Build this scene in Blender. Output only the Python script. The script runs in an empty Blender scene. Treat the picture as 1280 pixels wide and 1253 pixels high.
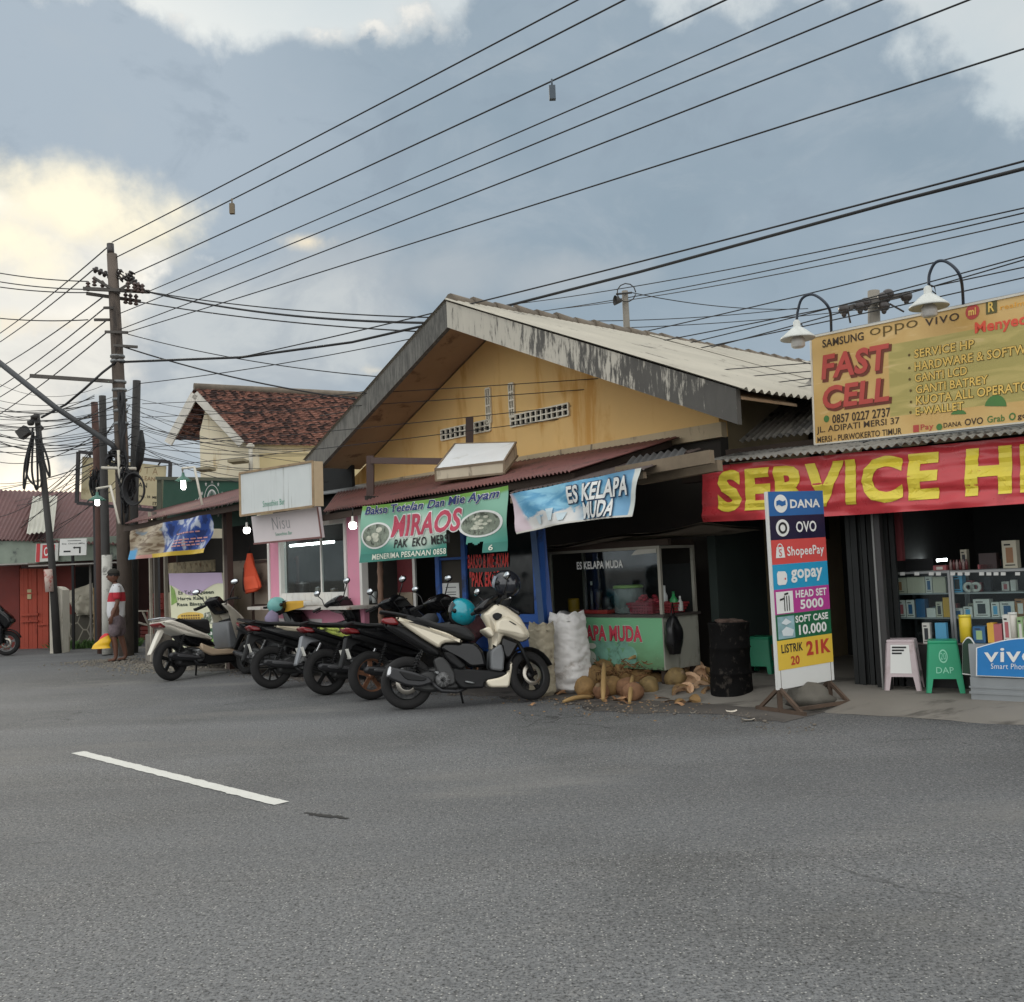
import bpy, bmesh, math, random
from mathutils import Vector, Matrix, noise as mnoise
random.seed(7)
sc = bpy.context.scene
COL = sc.collection
R = math.radians

# ------------------------------------------------------------------ camera
CAMH, FPX = 1.36, 1250.0
PITCH, ROLL = R(4.0), R(2.4)
_f = Vector((0, math.cos(PITCH), math.sin(PITCH)))
_u0 = Vector((0, -math.sin(PITCH), math.cos(PITCH)))
_r0 = Vector((1, 0, 0))
_r = _r0*math.cos(ROLL) - _u0*math.sin(ROLL)
_u = _r0*math.sin(ROLL) + _u0*math.cos(ROLL)
CAM = Vector((0, 0, CAMH))
cd = bpy.data.cameras.new('camera'); cam = bpy.data.objects.new('camera', cd); COL.objects.link(cam)
cd.sensor_width = 36; cd.lens = 36*FPX/1280; cd.clip_start = .1; cd.clip_end = 3000
cam.matrix_world = Matrix((( _r.x, _u.x, -_f.x, 0), (_r.y, _u.y, -_f.y, 0), (_r.z, _u.z, -_f.z, CAMH), (0, 0, 0, 1)))
sc.camera = cam
def ray(px, py):
    return (_f + _r*((px-640)/FPX) - _u*((py-626.5)/FPX)).normalized()
def gnd(px, py, z=0.0):
    d = ray(px, py); return CAM + d*((z-CAMH)/d.z)
def at(px, py, Y):
    d = ray(px, py); return CAM + d*(Y/d.y)
def atz(px, py, z):
    d = ray(px, py); return CAM + d*((z-CAMH)/d.z)
def azel(px, py):
    d = ray(px, py); return math.atan2(d.x, d.y), math.asin(d.z)

# ------------------------------------------------------------------ sky
SUN_AZ, SUN_EL = azel(75, 300)
sc.view_settings.view_transform = 'Standard'; sc.view_settings.look = 'None'
sc.view_settings.exposure = 0.0; sc.view_settings.gamma = 1.0
def lin(c):
    c /= 255.0
    return c/12.92 if c <= .04045 else ((c+.055)/1.055)**2.4
def C(r, g, b): return (lin(r), lin(g), lin(b), 1)

class NT:
    def __init__(s, tree): s.t = tree; s.n = tree.nodes; s.l = tree.links
    def new(s, typ, **kw):
        n = s.n.new(typ)
        for k, v in kw.items(): setattr(n, k, v)
        return n
    def put(s, sock, v):
        if hasattr(v, 'is_output') or isinstance(v, bpy.types.NodeSocket): s.l.new(v, sock)
        else: sock.default_value = v
    def math(s, op, a, b=0.0, c=None, clamp=False):
        n = s.new('ShaderNodeMath', operation=op); n.use_clamp = clamp
        s.put(n.inputs[0], a); s.put(n.inputs[1], b)
        if c is not None: s.put(n.inputs[2], c)
        return n.outputs[0]
    def mix(s, fac, a, b, mode='MIX'):
        n = s.new('ShaderNodeMix', data_type='RGBA', blend_type=mode)
        s.put(n.inputs[0], fac); s.put(n.inputs[6], a); s.put(n.inputs[7], b)
        return n.outputs[2]
    def step(s, v, lo, hi):
        n = s.new('ShaderNodeMapRange', interpolation_type='SMOOTHSTEP'); n.clamp = True
        s.put(n.inputs[0], v); n.inputs[1].default_value = lo; n.inputs[2].default_value = hi
        n.inputs[3].default_value = 0; n.inputs[4].default_value = 1
        return n.outputs[0]
    def noise(s, vec, scale, detail=6, rough=.55, dist=0.0):
        n = s.new('ShaderNodeTexNoise'); s.put(n.inputs['Vector'], vec)
        n.inputs['Scale'].default_value = scale; n.inputs['Detail'].default_value = detail
        n.inputs['Roughness'].default_value = rough; n.inputs['Distortion'].default_value = dist
        return n.outputs[0]
    def mapping(s, vec, scale=(1, 1, 1), loc=(0, 0, 0), rot=(0, 0, 0)):
        n = s.new('ShaderNodeMapping'); s.put(n.inputs[0], vec)
        n.inputs['Scale'].default_value = scale; n.inputs['Location'].default_value = loc; n.inputs['Rotation'].default_value = rot
        return n.outputs[0]

world = bpy.data.worlds.new('World'); sc.world = world; world.use_nodes = True
def build_sky():
    k = NT(world.node_tree); k.n.clear()
    out = k.new('ShaderNodeOutputWorld'); bg = k.new('ShaderNodeBackground'); k.l.new(bg.outputs[0], out.inputs[0])
    bg.inputs[1].default_value = .1
    tc = k.new('ShaderNodeTexCoord'); vec = tc.outputs['Generated']
    sx = k.new('ShaderNodeSeparateXYZ'); k.l.new(vec, sx.inputs[0])
    x, y, z = sx.outputs
    az = k.math('ARCTAN2', x, y); el = k.math('ARCSINE', z)
    sky = k.new('ShaderNodeTexSky', sky_type='NISHITA'); sky.sun_disc = False
    sky.sun_elevation = SUN_EL; sky.sun_rotation = SUN_AZ; sky.dust_density = 2.0
    n1 = k.math('SUBTRACT', k.noise(vec, 5.5, 9, .56, .2), .5)
    n2 = k.math('SUBTRACT', k.noise(vec, 17, 7, .6, .1), .5)
    n3 = k.math('SUBTRACT', k.noise(k.mapping(vec, (1, 1, 1.8), (3, 1, 7)), 3.0, 7, .5, .3), .5)
    nn = k.math('ADD', k.math('MULTIPLY', n1, 1.5), k.math('MULTIPLY', n2, .7))
    def blob(px, py, rx, ry, tilt=0.0):
        a, e = azel(px, py)
        da = k.math('SUBTRACT', az, a); de = k.math('SUBTRACT', el, e)
        ct, st = math.cos(tilt), math.sin(tilt)
        p = k.math('ADD', k.math('MULTIPLY', da, ct), k.math('MULTIPLY', de, st))
        q = k.math('SUBTRACT', k.math('MULTIPLY', de, ct), k.math('MULTIPLY', da, st))
        p = k.math('DIVIDE', p, rx/FPX); q = k.math('DIVIDE', q, ry/FPX)
        return k.math('SUBTRACT', 1.0, k.math('SQRT', k.math('ADD', k.math('MULTIPLY', p, p), k.math('MULTIPLY', q, q))))
    def many(bl):
        v = None
        for b in bl:
            o = blob(*b); v = o if v is None else k.math('SMOOTH_MAX', v, o, .15)
        return v
    cloud = many([(110, 150, 240, 135), (330, 190, 220, 150), (520, 260, 300, 210), (700, 140, 175, 190), (745, 260, 330, 240),
                  (960, 300, 330, 265), (1130, 330, 190, 230), (1300, 380, 220, 190), (900, 520, 900, 130), (420, 420, 260, 130)])
    cm = k.step(k.math('ADD', cloud, k.math('MULTIPLY', nn, .62)), -.01, .17)
    # veil of high thin cloud: nishita blue shows a little through it
    veil = k.mix(k.step(n3, -.22, .25), (5.6, 6.7, 7.2, 1), (7.6, 8.0, 7.9, 1))
    base = k.mix(.80, sky.outputs[0], veil)
    low = k.step(el, .42, .12)
    dark = k.mix(k.step(k.math('ADD', n3, k.math('MULTIPLY', n1, .7)), -.25, .25), (2.75, 3.6, 4.35, 1), (3.45, 4.25, 5.0, 1))
    dark = k.mix(k.math('MULTIPLY', k.step(az, -.05, -.30), .8), dark, (4.5, 5.25, 6.0, 1))
    dark = k.mix(k.math('MULTIPLY', low, .55), dark, (3.7, 4.5, 5.2, 1))
    mott = k.noise(k.mapping(vec, (1, 1, 1.6), (1.3, 2.2, .4)), 9, 8, .62, .5)
    dark = k.mix(k.math('MULTIPLY', k.step(mott, .52, .72), .28), dark, (4.6, 5.2, 5.7, 1))
    dark = k.mix(k.math('MULTIPLY', k.step(mott, .48, .34), .35), dark, (2.7, 3.4, 4.15, 1))
    col = k.mix(cm, base, dark)
    rim = k.math('MULTIPLY', k.math('MULTIPLY', cm, k.math('SUBTRACT', 1.0, cm)), 4.0)
    rim = k.math('MULTIPLY', rim, k.math('MULTIPLY', k.step(n2, -.02, .16), k.step(az, .12, -.12)))
    col = k.mix(k.math('MULTIPLY', rim, .8), col, (9.6, 9.3, 8.6, 1))
    wl_ = k.step(k.math('ADD', many([(700, 350, 190, 46), (560, 345, 150, 60), (430, 330, 120, 50)]), k.math('MULTIPLY', nn, .8)), .0, .8)
    col = k.mix(k.math('MULTIPLY', wl_, .5), col, (5.2, 5.5, 5.7, 1))
    # lighter pearly cloud low on the left
    lowl = k.step(k.math('ADD', many([(60, 480, 420, 170), (330, 420, 300, 110), (0, 330, 260, 120)]), k.math('MULTIPLY', nn, .5)), .0, .6)
    col = k.mix(k.math('MULTIPLY', lowl, .75), col, k.mix(k.step(mott, .40, .62), (4.9, 5.3, 5.6, 1), (6.3, 6.6, 6.6, 1)))
    # sunlit break and small bright rims
    gl = k.step(k.math('ADD', many([(65, 255, 190, 60), (0, 300, 110, 70)]), k.math('MULTIPLY', nn, 1.5)), -.1, .7)
    col = k.mix(gl, col, (11.0, 10.1, 7.8, 1))
    gl2 = k.step(k.math('ADD', many([(90, 405, 130, 36), (30, 400, 90, 40), (150, 345, 50, 14), (385, 302, 50, 17), (470, 464, 44, 16)]), k.math('MULTIPLY', nn, 2.6)), .30, 1.5)
    col = k.mix(gl2, col, (10.0, 8.8, 6.6, 1))
    # unseen sky behind and high above the camera, made brighter to fill the facades
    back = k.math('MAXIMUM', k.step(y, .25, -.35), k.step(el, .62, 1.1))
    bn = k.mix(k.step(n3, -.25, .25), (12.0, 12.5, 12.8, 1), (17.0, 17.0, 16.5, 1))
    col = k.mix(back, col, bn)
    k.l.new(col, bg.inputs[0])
build_sky()
sd = bpy.data.lights.new('sun', 'SUN'); sd.energy = .9; sd.angle = R(14); sd.color = (1, .88, .7)
so = bpy.data.objects.new('sun', sd); COL.objects.link(so)
sdir = Vector((math.sin(SUN_AZ)*math.cos(SUN_EL), math.cos(SUN_AZ)*math.cos(SUN_EL), math.sin(SUN_EL)))
so.rotation_euler = sdir.to_track_quat('Z', 'Y').to_euler(); so.location = sdir*80

# ------------------------------------------------------------------ materials
MATS = {}
def M(name, col, rough=.6, metal=0.0, var=.18, vscale=2.5, bump=0.0, bscale=60, stain=None, samt=.5, sscale=3.0, sstretch=(1, 1, 1), coat=0.0, spec=.5, emit=None, trans=0.0, alpha=1.0):
    if name in MATS: return MATS[name]
    m = bpy.data.materials.new(name); m.use_nodes = True
    k = NT(m.node_tree); b = k.n['Principled BSDF']
    tc = k.new('ShaderNodeTexCoord'); v = tc.outputs['Object']
    c4 = tuple(col) if len(col) == 4 else tuple(col)+(1,)
    nz = k.noise(v, vscale, 7, .6)
    mul = k.new('ShaderNodeMapRange'); k.l.new(nz, mul.inputs[0])
    mul.inputs[1].default_value = .25; mul.inputs[2].default_value = .75; mul.inputs[3].default_value = 1-var; mul.inputs[4].default_value = 1+var
    cc = k.new('ShaderNodeCombineColor')
    for i in range(3): k.l.new(mul.outputs[0], cc.inputs[i])
    out = k.mix(1.0, c4, cc.outputs[0], 'MULTIPLY')
    if stain is not None:
        s4 = tuple(stain) if len(stain) == 4 else tuple(stain)+(1,)
        n2 = k.noise(k.mapping(v, sstretch, (3.1, 1.7, .9)), sscale, 9, .65, .3)
        th = .75-.5*samt
        out = k.mix(k.step(n2, th, th+.14), out, s4)
    k.put(b.inputs['Base Color'], out)
    b.inputs['Metallic'].default_value = metal
    rn = k.new('ShaderNodeMapRange'); k.l.new(k.noise(v, vscale*4, 5, .6), rn.inputs[0])
    rn.inputs[3].default_value = max(.02, rough-.12); rn.inputs[4].default_value = min(1, rough+.12)
    k.l.new(rn.outputs[0], b.inputs['Roughness'])
    b.inputs['Coat Weight'].default_value = coat
    b.inputs['Specular IOR Level'].default_value = spec
    if trans: b.inputs['Transmission Weight'].default_value = trans
    if alpha < 1: b.inputs['Alpha'].default_value = alpha
    if emit is not None:
        b.inputs['Emission Color'].default_value = tuple(emit[:3])+(1,); b.inputs['Emission Strength'].default_value = emit[3]
    if bump:
        bn = k.new('ShaderNodeBump'); bn.inputs['Strength'].default_value = bump; bn.inputs['Distance'].default_value = .01
        k.l.new(k.noise(v, bscale, 6, .65), bn.inputs['Height']); k.l.new(bn.outputs[0], b.inputs['Normal'])
    MATS[name] = m; return m

def glass(name, tint=(.9, .95, .95), rough=.03, mixf=.12):
    if name in MATS: return MATS[name]
    m = bpy.data.materials.new(name); m.use_nodes = True
    k = NT(m.node_tree); k.n.clear()
    o = k.new('ShaderNodeOutputMaterial'); t = k.new('ShaderNodeBsdfTransparent'); g = k.new('ShaderNodeBsdfGlossy'); mx = k.new('ShaderNodeMixShader')
    t.inputs[0].default_value = tint+(1,); g.inputs['Roughness'].default_value = rough
    g.inputs[0].default_value = (.9, .95, 1, 1)
    lw = k.new('ShaderNodeLayerWeight'); fr_ = k.math('ADD', k.math('MULTIPLY', k.math('POWER', lw.outputs['Facing'], 4.0), .35), .018)
    tc = k.new('ShaderNodeTexCoord')
    dirt = k.math('MULTIPLY', k.noise(tc.outputs['Object'], 4, 6, .6), mixf*.3)
    k.l.new(k.math('ADD', fr_, dirt, clamp=True), mx.inputs[0])
    k.l.new(t.outputs[0], mx.inputs[1]); k.l.new(g.outputs[0], mx.inputs[2]); k.l.new(mx.outputs[0], o.inputs[0])
    MATS[name] = m; return m

# ------------------------------------------------------------------ mesh builder
class MB:
    def __init__(s): s.v = []; s.f = []; s.mi = []; s.uv = {}; s.m = 0; s.sm = set()
    def add(s, vs, fs, smooth=False):
        o = len(s.v); s.v += [Vector(p) for p in vs]
        for f in fs:
            if smooth: s.sm.add(len(s.f))
            s.f.append([i+o for i in f]); s.mi.append(s.m)
        return o
    def obox(s, O, ex, ey, ez, lo, hi):
        c = [(lo[0], lo[1], lo[2]), (hi[0], lo[1], lo[2]), (hi[0], hi[1], lo[2]), (lo[0], hi[1], lo[2]),
             (lo[0], lo[1], hi[2]), (hi[0], lo[1], hi[2]), (hi[0], hi[1], hi[2]), (lo[0], hi[1], hi[2])]
        s.add([O+ex*a+ey*b+ez*d for a, b, d in c], [(0, 3, 2, 1), (4, 5, 6, 7), (0, 1, 5, 4), (1, 2, 6, 5), (2, 3, 7, 6), (3, 0, 4, 7)])
    def box(s, lo, hi):
        s.obox(Vector((0, 0, 0)), Vector((1, 0, 0)), Vector((0, 1, 0)), Vector((0, 0, 1)), lo, hi)
    def bar(s, a, b, w, h=None, up=Vector((0, 0, 1))):
        a, b = Vector(a), Vector(b); h = h or w; d = (b-a); L = d.length; d = d/L
        if abs(d.dot(up)) > .98: up = Vector((0, 1, 0))
        sx = d.cross(up).normalized(); uz = sx.cross(d)
        s.obox(a, d, sx, uz, (0, -w/2, -h/2), (L, w/2, h/2))
    def tube(s, pts, r, n=8, cap=True, smooth=True):
        pts = [Vector(p) for p in pts]; rr = r if isinstance(r, (list, tuple)) else [r]*len(pts)
        ref = Vector((0, 0, 1)); vs = []; fs = []
        for i, p in enumerate(pts):
            d = (pts[min(i+1, len(pts)-1)]-pts[max(i-1, 0)])
            d = d.normalized() if d.length > 1e-9 else Vector((0, 0, 1))
            if abs(d.dot(ref)) > .95: ref = Vector((1, 0, 0)) if abs(d.x) < .9 else Vector((0, 1, 0))
            a = d.cross(ref).normalized(); b = a.cross(d); ref = b if abs(d.dot(b)) < .9 else ref
            for j in range(n):
                t = 2*math.pi*j/n; vs.append(p+(a*math.cos(t)+b*math.sin(t))*rr[i])
        for i in range(len(pts)-1):
            for j in range(n):
                fs.append((i*n+j, i*n+(j+1) % n, (i+1)*n+(j+1) % n, (i+1)*n+j))
        s.add(vs, fs, smooth)
        if cap:
            o = len(s.v)-len(vs)
            s.f.append([o+j for j in range(n)][::-1]); s.mi.append(s.m)
            s.f.append([o+(len(pts)-1)*n+j for j in range(n)]); s.mi.append(s.m)
    def lathe(s, prof, O=Vector((0, 0, 0)), ax=Vector((0, 0, 1)), n=20, smooth=True):
        ax = Vector(ax).normalized(); a = ax.orthogonal().normalized(); b = ax.cross(a); vs = []; fs = []
        for r, h in prof:
            for j in range(n):
                t = 2*math.pi*j/n; vs.append(Vector(O)+ax*h+(a*math.cos(t)+b*math.sin(t))*max(r, 1e-4))
        for i in range(len(prof)-1):
            for j in range(n): fs.append((i*n+j, i*n+(j+1) % n, (i+1)*n+(j+1) % n, (i+1)*n+j))
        s.add(vs, fs, smooth)
    def grid(s, fn, nu, nv, smooth=True, keep=None):
        vs = [fn(i/nu, j/nv) for j in range(nv+1) for i in range(nu+1)]
        fs = []; W = nu+1; uvs = []
        for j in range(nv):
            for i in range(nu):
                if keep and not keep((i+.5)/nu, (j+.5)/nv): continue
                fs.append((j*W+i, j*W+i+1, (j+1)*W+i+1, (j+1)*W+i))
                uvs.append([(i/nu, j/nv), ((i+1)/nu, j/nv), ((i+1)/nu, (j+1)/nv), (i/nu, (j+1)/nv)])
        f0 = len(s.f); s.add(vs, fs, smooth)
        for q, u in enumerate(uvs): s.uv[f0+q] = u
    def prism(s, poly, O, ex, ez, ey, y0, y1):
        """polygon in (ex,ez) extruded along ey"""
        n = len(poly)
        vs = [O+ex*p[0]+ez*p[1]+ey*y0 for p in poly]+[O+ex*p[0]+ez*p[1]+ey*y1 for p in poly]
        s.add(vs, [list(range(n))[::-1], list(range(n, 2*n))]+[(i, (i+1) % n, n+(i+1) % n, n+i) for i in range(n)])
    def ball(s, c, r, sx=1, sy=1, sz=1, n=12, m=8, rot=None, lump=0, seed=0):
        vs = []; fs = []
        for i in range(m+1):
            th = math.pi*i/m
            for j in range(n):
                ph = 2*math.pi*j/n
                p = Vector((math.sin(th)*math.cos(ph), math.sin(th)*math.sin(ph), math.cos(th)))
                q = 1+lump*mnoise.noise(p*1.7+Vector((seed*3.1, seed, 0))) if lump else 1
                p = Vector((p.x*sx, p.y*sy, p.z*sz))*r*q
                if rot: p = rot @ p
                vs.append(Vector(c)+p)
        for i in range(m):
            for j in range(n): fs.append((i*n+j, (i+1)*n+j, (i+1)*n+(j+1) % n, i*n+(j+1) % n))
        s.add(vs, fs, True)
    def build(s, name, mats, parent=None, local=False, bevel=0, sub=0, fix=True, weld=False):
        me = bpy.data.meshes.new(name)
        off = Vector((0, 0, 0))
        if not local:
            p = parent
            while p is not None: off += p.location; p = p.parent
            if parent is None and s.v:
                xs = [v.x for v in s.v]; ys = [v.y for v in s.v]; zs = [v.z for v in s.v]
                off = Vector(((min(xs)+max(xs))/2, (min(ys)+max(ys))/2, min(zs)))
        me.from_pydata([tuple(v-off) for v in s.v], [], s.f)
        if not isinstance(mats, (list, tuple)): mats = [mats]
        for m in mats: me.materials.append(m)
        for i, p in enumerate(me.polygons):
            p.material_index = min(s.mi[i], len(mats)-1)
            p.use_smooth = i in s.sm
        if s.uv:
            ul = me.uv_layers.new(name='UVMap')
            for fi, u in s.uv.items():
                for q, li in enumerate(me.polygons[fi].loop_indices): ul.data[li].uv = u[q]
        if fix or weld:
            bm = bmesh.new(); bm.from_mesh(me)
            if weld: bmesh.ops.remove_doubles(bm, verts=bm.verts, dist=1e-4)
            bmesh.ops.recalc_face_normals(bm, faces=bm.faces); bm.to_mesh(me); bm.free()
        o = bpy.data.objects.new(name, me); COL.objects.link(o)
        if parent is not None: o.parent = parent
        elif not local: o.location = off
        if bevel:
            md = o.modifiers.new('bevel', 'BEVEL'); md.width = bevel; md.segments = 2; md.limit_method = 'ANGLE'; md.angle_limit = R(40)
        if sub:
            md = o.modifiers.new('sub', 'SUBSURF'); md.levels = sub; md.render_levels = sub
        return o
def tag(o, label, cat, group=None, kind=None):
    if label: o['label'] = label
    if cat: o['category'] = cat
    if group: o['group'] = group
    if kind: o['kind'] = kind
    return o
def thing(name, label, cat, loc=(0, 0, 0), group=None, rot=(0, 0, 0)):
    o = bpy.data.objects.new(name, None); COL.objects.link(o); o.location = loc; o.rotation_euler = rot
    o.empty_display_size = .1
    return tag(o, label, cat, group)
def struct(o): o['kind'] = 'structure'; return o
def copy_tree(o, parent=None):
    c = o.copy(); COL.objects.link(c)
    if parent is not None: c.parent = parent
    for ch in [x for x in bpy.data.objects if x.parent is o]: copy_tree(ch, c)
    return c

class Plane:
    """vertical plane through two ground points, left to right; n points to the street"""
    def __init__(s, A, B):
        s.A = Vector((A.x, A.y, 0)); d = Vector((B.x-A.x, B.y-A.y, 0)); s.L = d.length; s.u = d/s.L
        s.n = Vector((s.u.y, -s.u.x, 0))
        if s.n.dot(CAM-s.A) < 0: s.n = -s.n
        s.z = Vector((0, 0, 1))
    def p(s, px, py, off=0.0):
        d = ray(px, py); O = s.A+s.n*off
        return CAM + d*((O-CAM).dot(s.n)/d.dot(s.n))
    def sz(s, px, py, off=0.0):
        q = s.p(px, py, off); return (q-s.A).dot(s.u), q.z
    def pt(s, a, z, off=0.0): return s.A+s.u*a+s.n*off+s.z*z
    def box(s, mb, a0, a1, z0, z1, o0, o1): mb.obox(s.A, s.u, s.n, s.z, (a0, o0, z0), (a1, o1, z1))
    def quad(s, px4, off=0.0): return [s.p(x, y, off) for x, y in px4]

# ------------------------------------------------------------------ sheets, lettering
class Surf:
    """bilinear sheet bl,br,tr,tl with ripples; u right, v up"""
    def __init__(s, bl, br, tr, tl, wave=None, sag_top=0, sag_bot=0):
        s.c = [Vector(q) for q in (bl, br, tr, tl)]; s.wave = wave; s.st = sag_top; s.sb = sag_bot
        s.N = (s.c[1]-s.c[0]).cross(s.c[3]-s.c[0]).normalized()
        if s.N.dot(CAM-s.c[0]) < 0: s.N = -s.N
        s.w = (s.c[1]-s.c[0]).length; s.h = (s.c[3]-s.c[0]).length
    def pt(s, u, v, off=0.0):
        bl, br, tr, tl = s.c
        p = (bl*(1-u)+br*u)*(1-v)+(tl*(1-u)+tr*u)*v
        p = p-Vector((0, 0, 1))*(4*u*(1-u)*(s.st*v+s.sb*(1-v)))
        if s.wave: off += s.wave(u, v)
        return p+s.N*off
    def sheet(s, mb, nu=2, nv=2, keep=None, off=0): mb.grid(lambda u, v: s.pt(u, v, off), nu, nv, True, keep)
    def slab(s, mb, t):
        a = [s.pt(0, 0), s.pt(1, 0), s.pt(1, 1), s.pt(0, 1)]; b = [p-s.N*t for p in a]
        mb.add(a+b, [(0, 1, 2, 3), (7, 6, 5, 4), (0, 4, 5, 1), (1, 5, 6, 2), (2, 6, 7, 3), (3, 7, 4, 0)])
def chop(vs, fs, nu, nv):
    """cut flat 2-D faces along a grid so that they can follow ripples"""
    bm = bmesh.new(); bv = [bm.verts.new(v) for v in vs]
    for f in fs:
        try: bm.faces.new([bv[i] for i in f])
        except ValueError: pass
    for i in range(1, nu):
        bmesh.ops.bisect_plane(bm, geom=bm.verts[:]+bm.edges[:]+bm.faces[:], plane_co=(i/nu, 0, 0), plane_no=(1, 0, 0))
    for i in range(1, nv):
        bmesh.ops.bisect_plane(bm, geom=bm.verts[:]+bm.edges[:]+bm.faces[:], plane_co=(0, i/nv, 0), plane_no=(0, 1, 0))
    bm.verts.index_update()
    o = [v.co.copy() for v in bm.verts], [[v.index for v in f.verts] for f in bm.faces]
    bm.free(); return o
TXT = {}
def text2d(body, fat=0.0, shear=0.0, space=1.0):
    key = (body, fat, shear, space)
    if key in TXT: return TXT[key]
    cu = bpy.data.curves.new('t', 'FONT'); cu.body = body; cu.offset = fat; cu.shear = shear; cu.space_character = space; cu.resolution_u = 3
    o = bpy.data.objects.new('t', cu); COL.objects.link(o)
    dg = bpy.context.evaluated_depsgraph_get(); me = bpy.data.meshes.new_from_object(o.evaluated_get(dg))
    vs = [v.co.copy() for v in me.vertices]; fs = [list(p.vertices) for p in me.polygons]
    bpy.data.objects.remove(o); bpy.data.curves.remove(cu); bpy.data.meshes.remove(me)
    xs = [v.x for v in vs]; ys = [v.y for v in vs]
    bb = (min(xs), min(ys), max(xs), max(ys))
    TXT[key] = (vs, fs, bb); return TXT[key]
def letter(mb, sf, body, u0, v0, u1, v1, off=.004, fat=0.012, shear=0.0, space=1.05, skew=0.0, grow=None, cut=None):
    """lettering fitted to a rectangle of the sheet; grow = extra outline (same layout)"""
    vs, fs, bb = text2d(body, fat, shear, space)
    vs2 = vs
    if grow: vs2, fs, _ = text2d(body, fat+grow, shear, space)
    W, H = bb[2]-bb[0], bb[3]-bb[1]
    q = []
    for v in vs2:
        a = (v.x-bb[0])/W; b = (v.y-bb[1])/H
        q.append(Vector((u0+a*(u1-u0), v0+b*(v1-v0)+skew*a, 0)))
    if cut: q, fs = chop(q, fs, *cut)
    mb.add([sf.pt(p.x, p.y, off) for p in q], fs)
def patch(mb, sf, poly, off=.003, cut=None):
    q = [Vector((a, b, 0)) for a, b in poly]; fs = [list(range(len(q)))]
    if cut: q, fs = chop(q, fs, *cut)
    mb.add([sf.pt(p.x, p.y, off) for p in q], fs)
def disc(cx, cy, rx, ry, n=24, a0=0.0, a1=2*math.pi):
    return [(cx+rx*math.cos(a0+(a1-a0)*i/n), cy+ry*math.sin(a0+(a1-a0)*i/n)) for i in range(n)]
def rect(u0, v0, u1, v1): return [(u0, v0), (u1, v0), (u1, v1), (u0, v1)]
def ring(mb, sf, cx, cy, rx, ry, w, off=.004, n=28):
    o = disc(cx, cy, rx, ry, n); i = disc(cx, cy, rx*(1-w), ry*(1-w), n)
    vs = [sf.pt(a, b, off) for a, b in o+i]
    mb.add(vs, [(j, (j+1) % n, n+(j+1) % n, n+j) for j in range(n)])
def corr(mb, p00, p10, p11, p01, pitch=.076, amp=.012, nv=3, droop=0.0, seed=0, rag=0.0):
    """corrugated sheet; waves run from p00-p10 (eave) up to p01-p11"""
    p00, p10, p11, p01 = map(Vector, (p00, p10, p11, p01))
    W = ((p10-p00).length+(p11-p01).length)/2; N = (p10-p00).cross(p01-p00).normalized()
    if N.z < 0: N = -N
    nw = max(2, int(W/pitch)); nu = nw*6
    def fn(u, v):
        a = p00*(1-u)+p10*u; b = p01*(1-u)+p11*u
        if rag: a = a+(a-b).normalized()*rag*(math.floor(u*nw/9)*.37 % 1)
        p = a*(1-v)+b*v
        d = amp*math.sin(2*math.pi*u*nw)
        d += .012*mnoise.noise(Vector((u*W*.9+seed, v*2, seed)))
        return p+N*d-Vector((0, 0, droop*4*v*(1-v)))
    mb.grid(fn, nu, nv)
def wire_pts(a, b, sag, n=22):
    a, b = Vector(a), Vector(b)
    return [a*(1-t)+b*t-Vector((0, 0, 4*sag*t*(1-t))) for t in [i/n for i in range(n+1)]]
# ------------------------------------------------------------------ frames of the place
V = Vector
def pbox(pl, mb, q0, q1, o0, o1):
    """box on a plane from two opposite picture corners of its front face"""
    ym, xm = (q0[1]+q1[1])/2, (q0[0]+q1[0])/2
    a = pl.sz(q0[0], ym, o1)[0]; b = pl.sz(q1[0], ym, o1)[0]; z = pl.sz(xm, q0[1], o1)[1]; y = pl.sz(xm, q1[1], o1)[1]
    pl.box(mb, min(a, b), max(a, b), min(z, y), max(z, y), o0, o1); return min(a, b), max(a, b), min(z, y), max(z, y)
S = Plane(gnd(186, 826), gnd(690, 870))
def angplane(P, deg):
    d = V((-math.sin(R(deg)), math.cos(R(deg)), 0)); return Plane(P+d*3, P)
FLOOR = .094
S2 = angplane(gnd(1106, 862, FLOOR), 49)
G = angplane(at(648, 567, 14.07), 41)
BB = Plane(at(1016, 556, 10.3), at(1280, 528, 8.65))
L = Plane(V((-16, 24.2, 0)), V((-3, 23.2, 0)))

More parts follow.
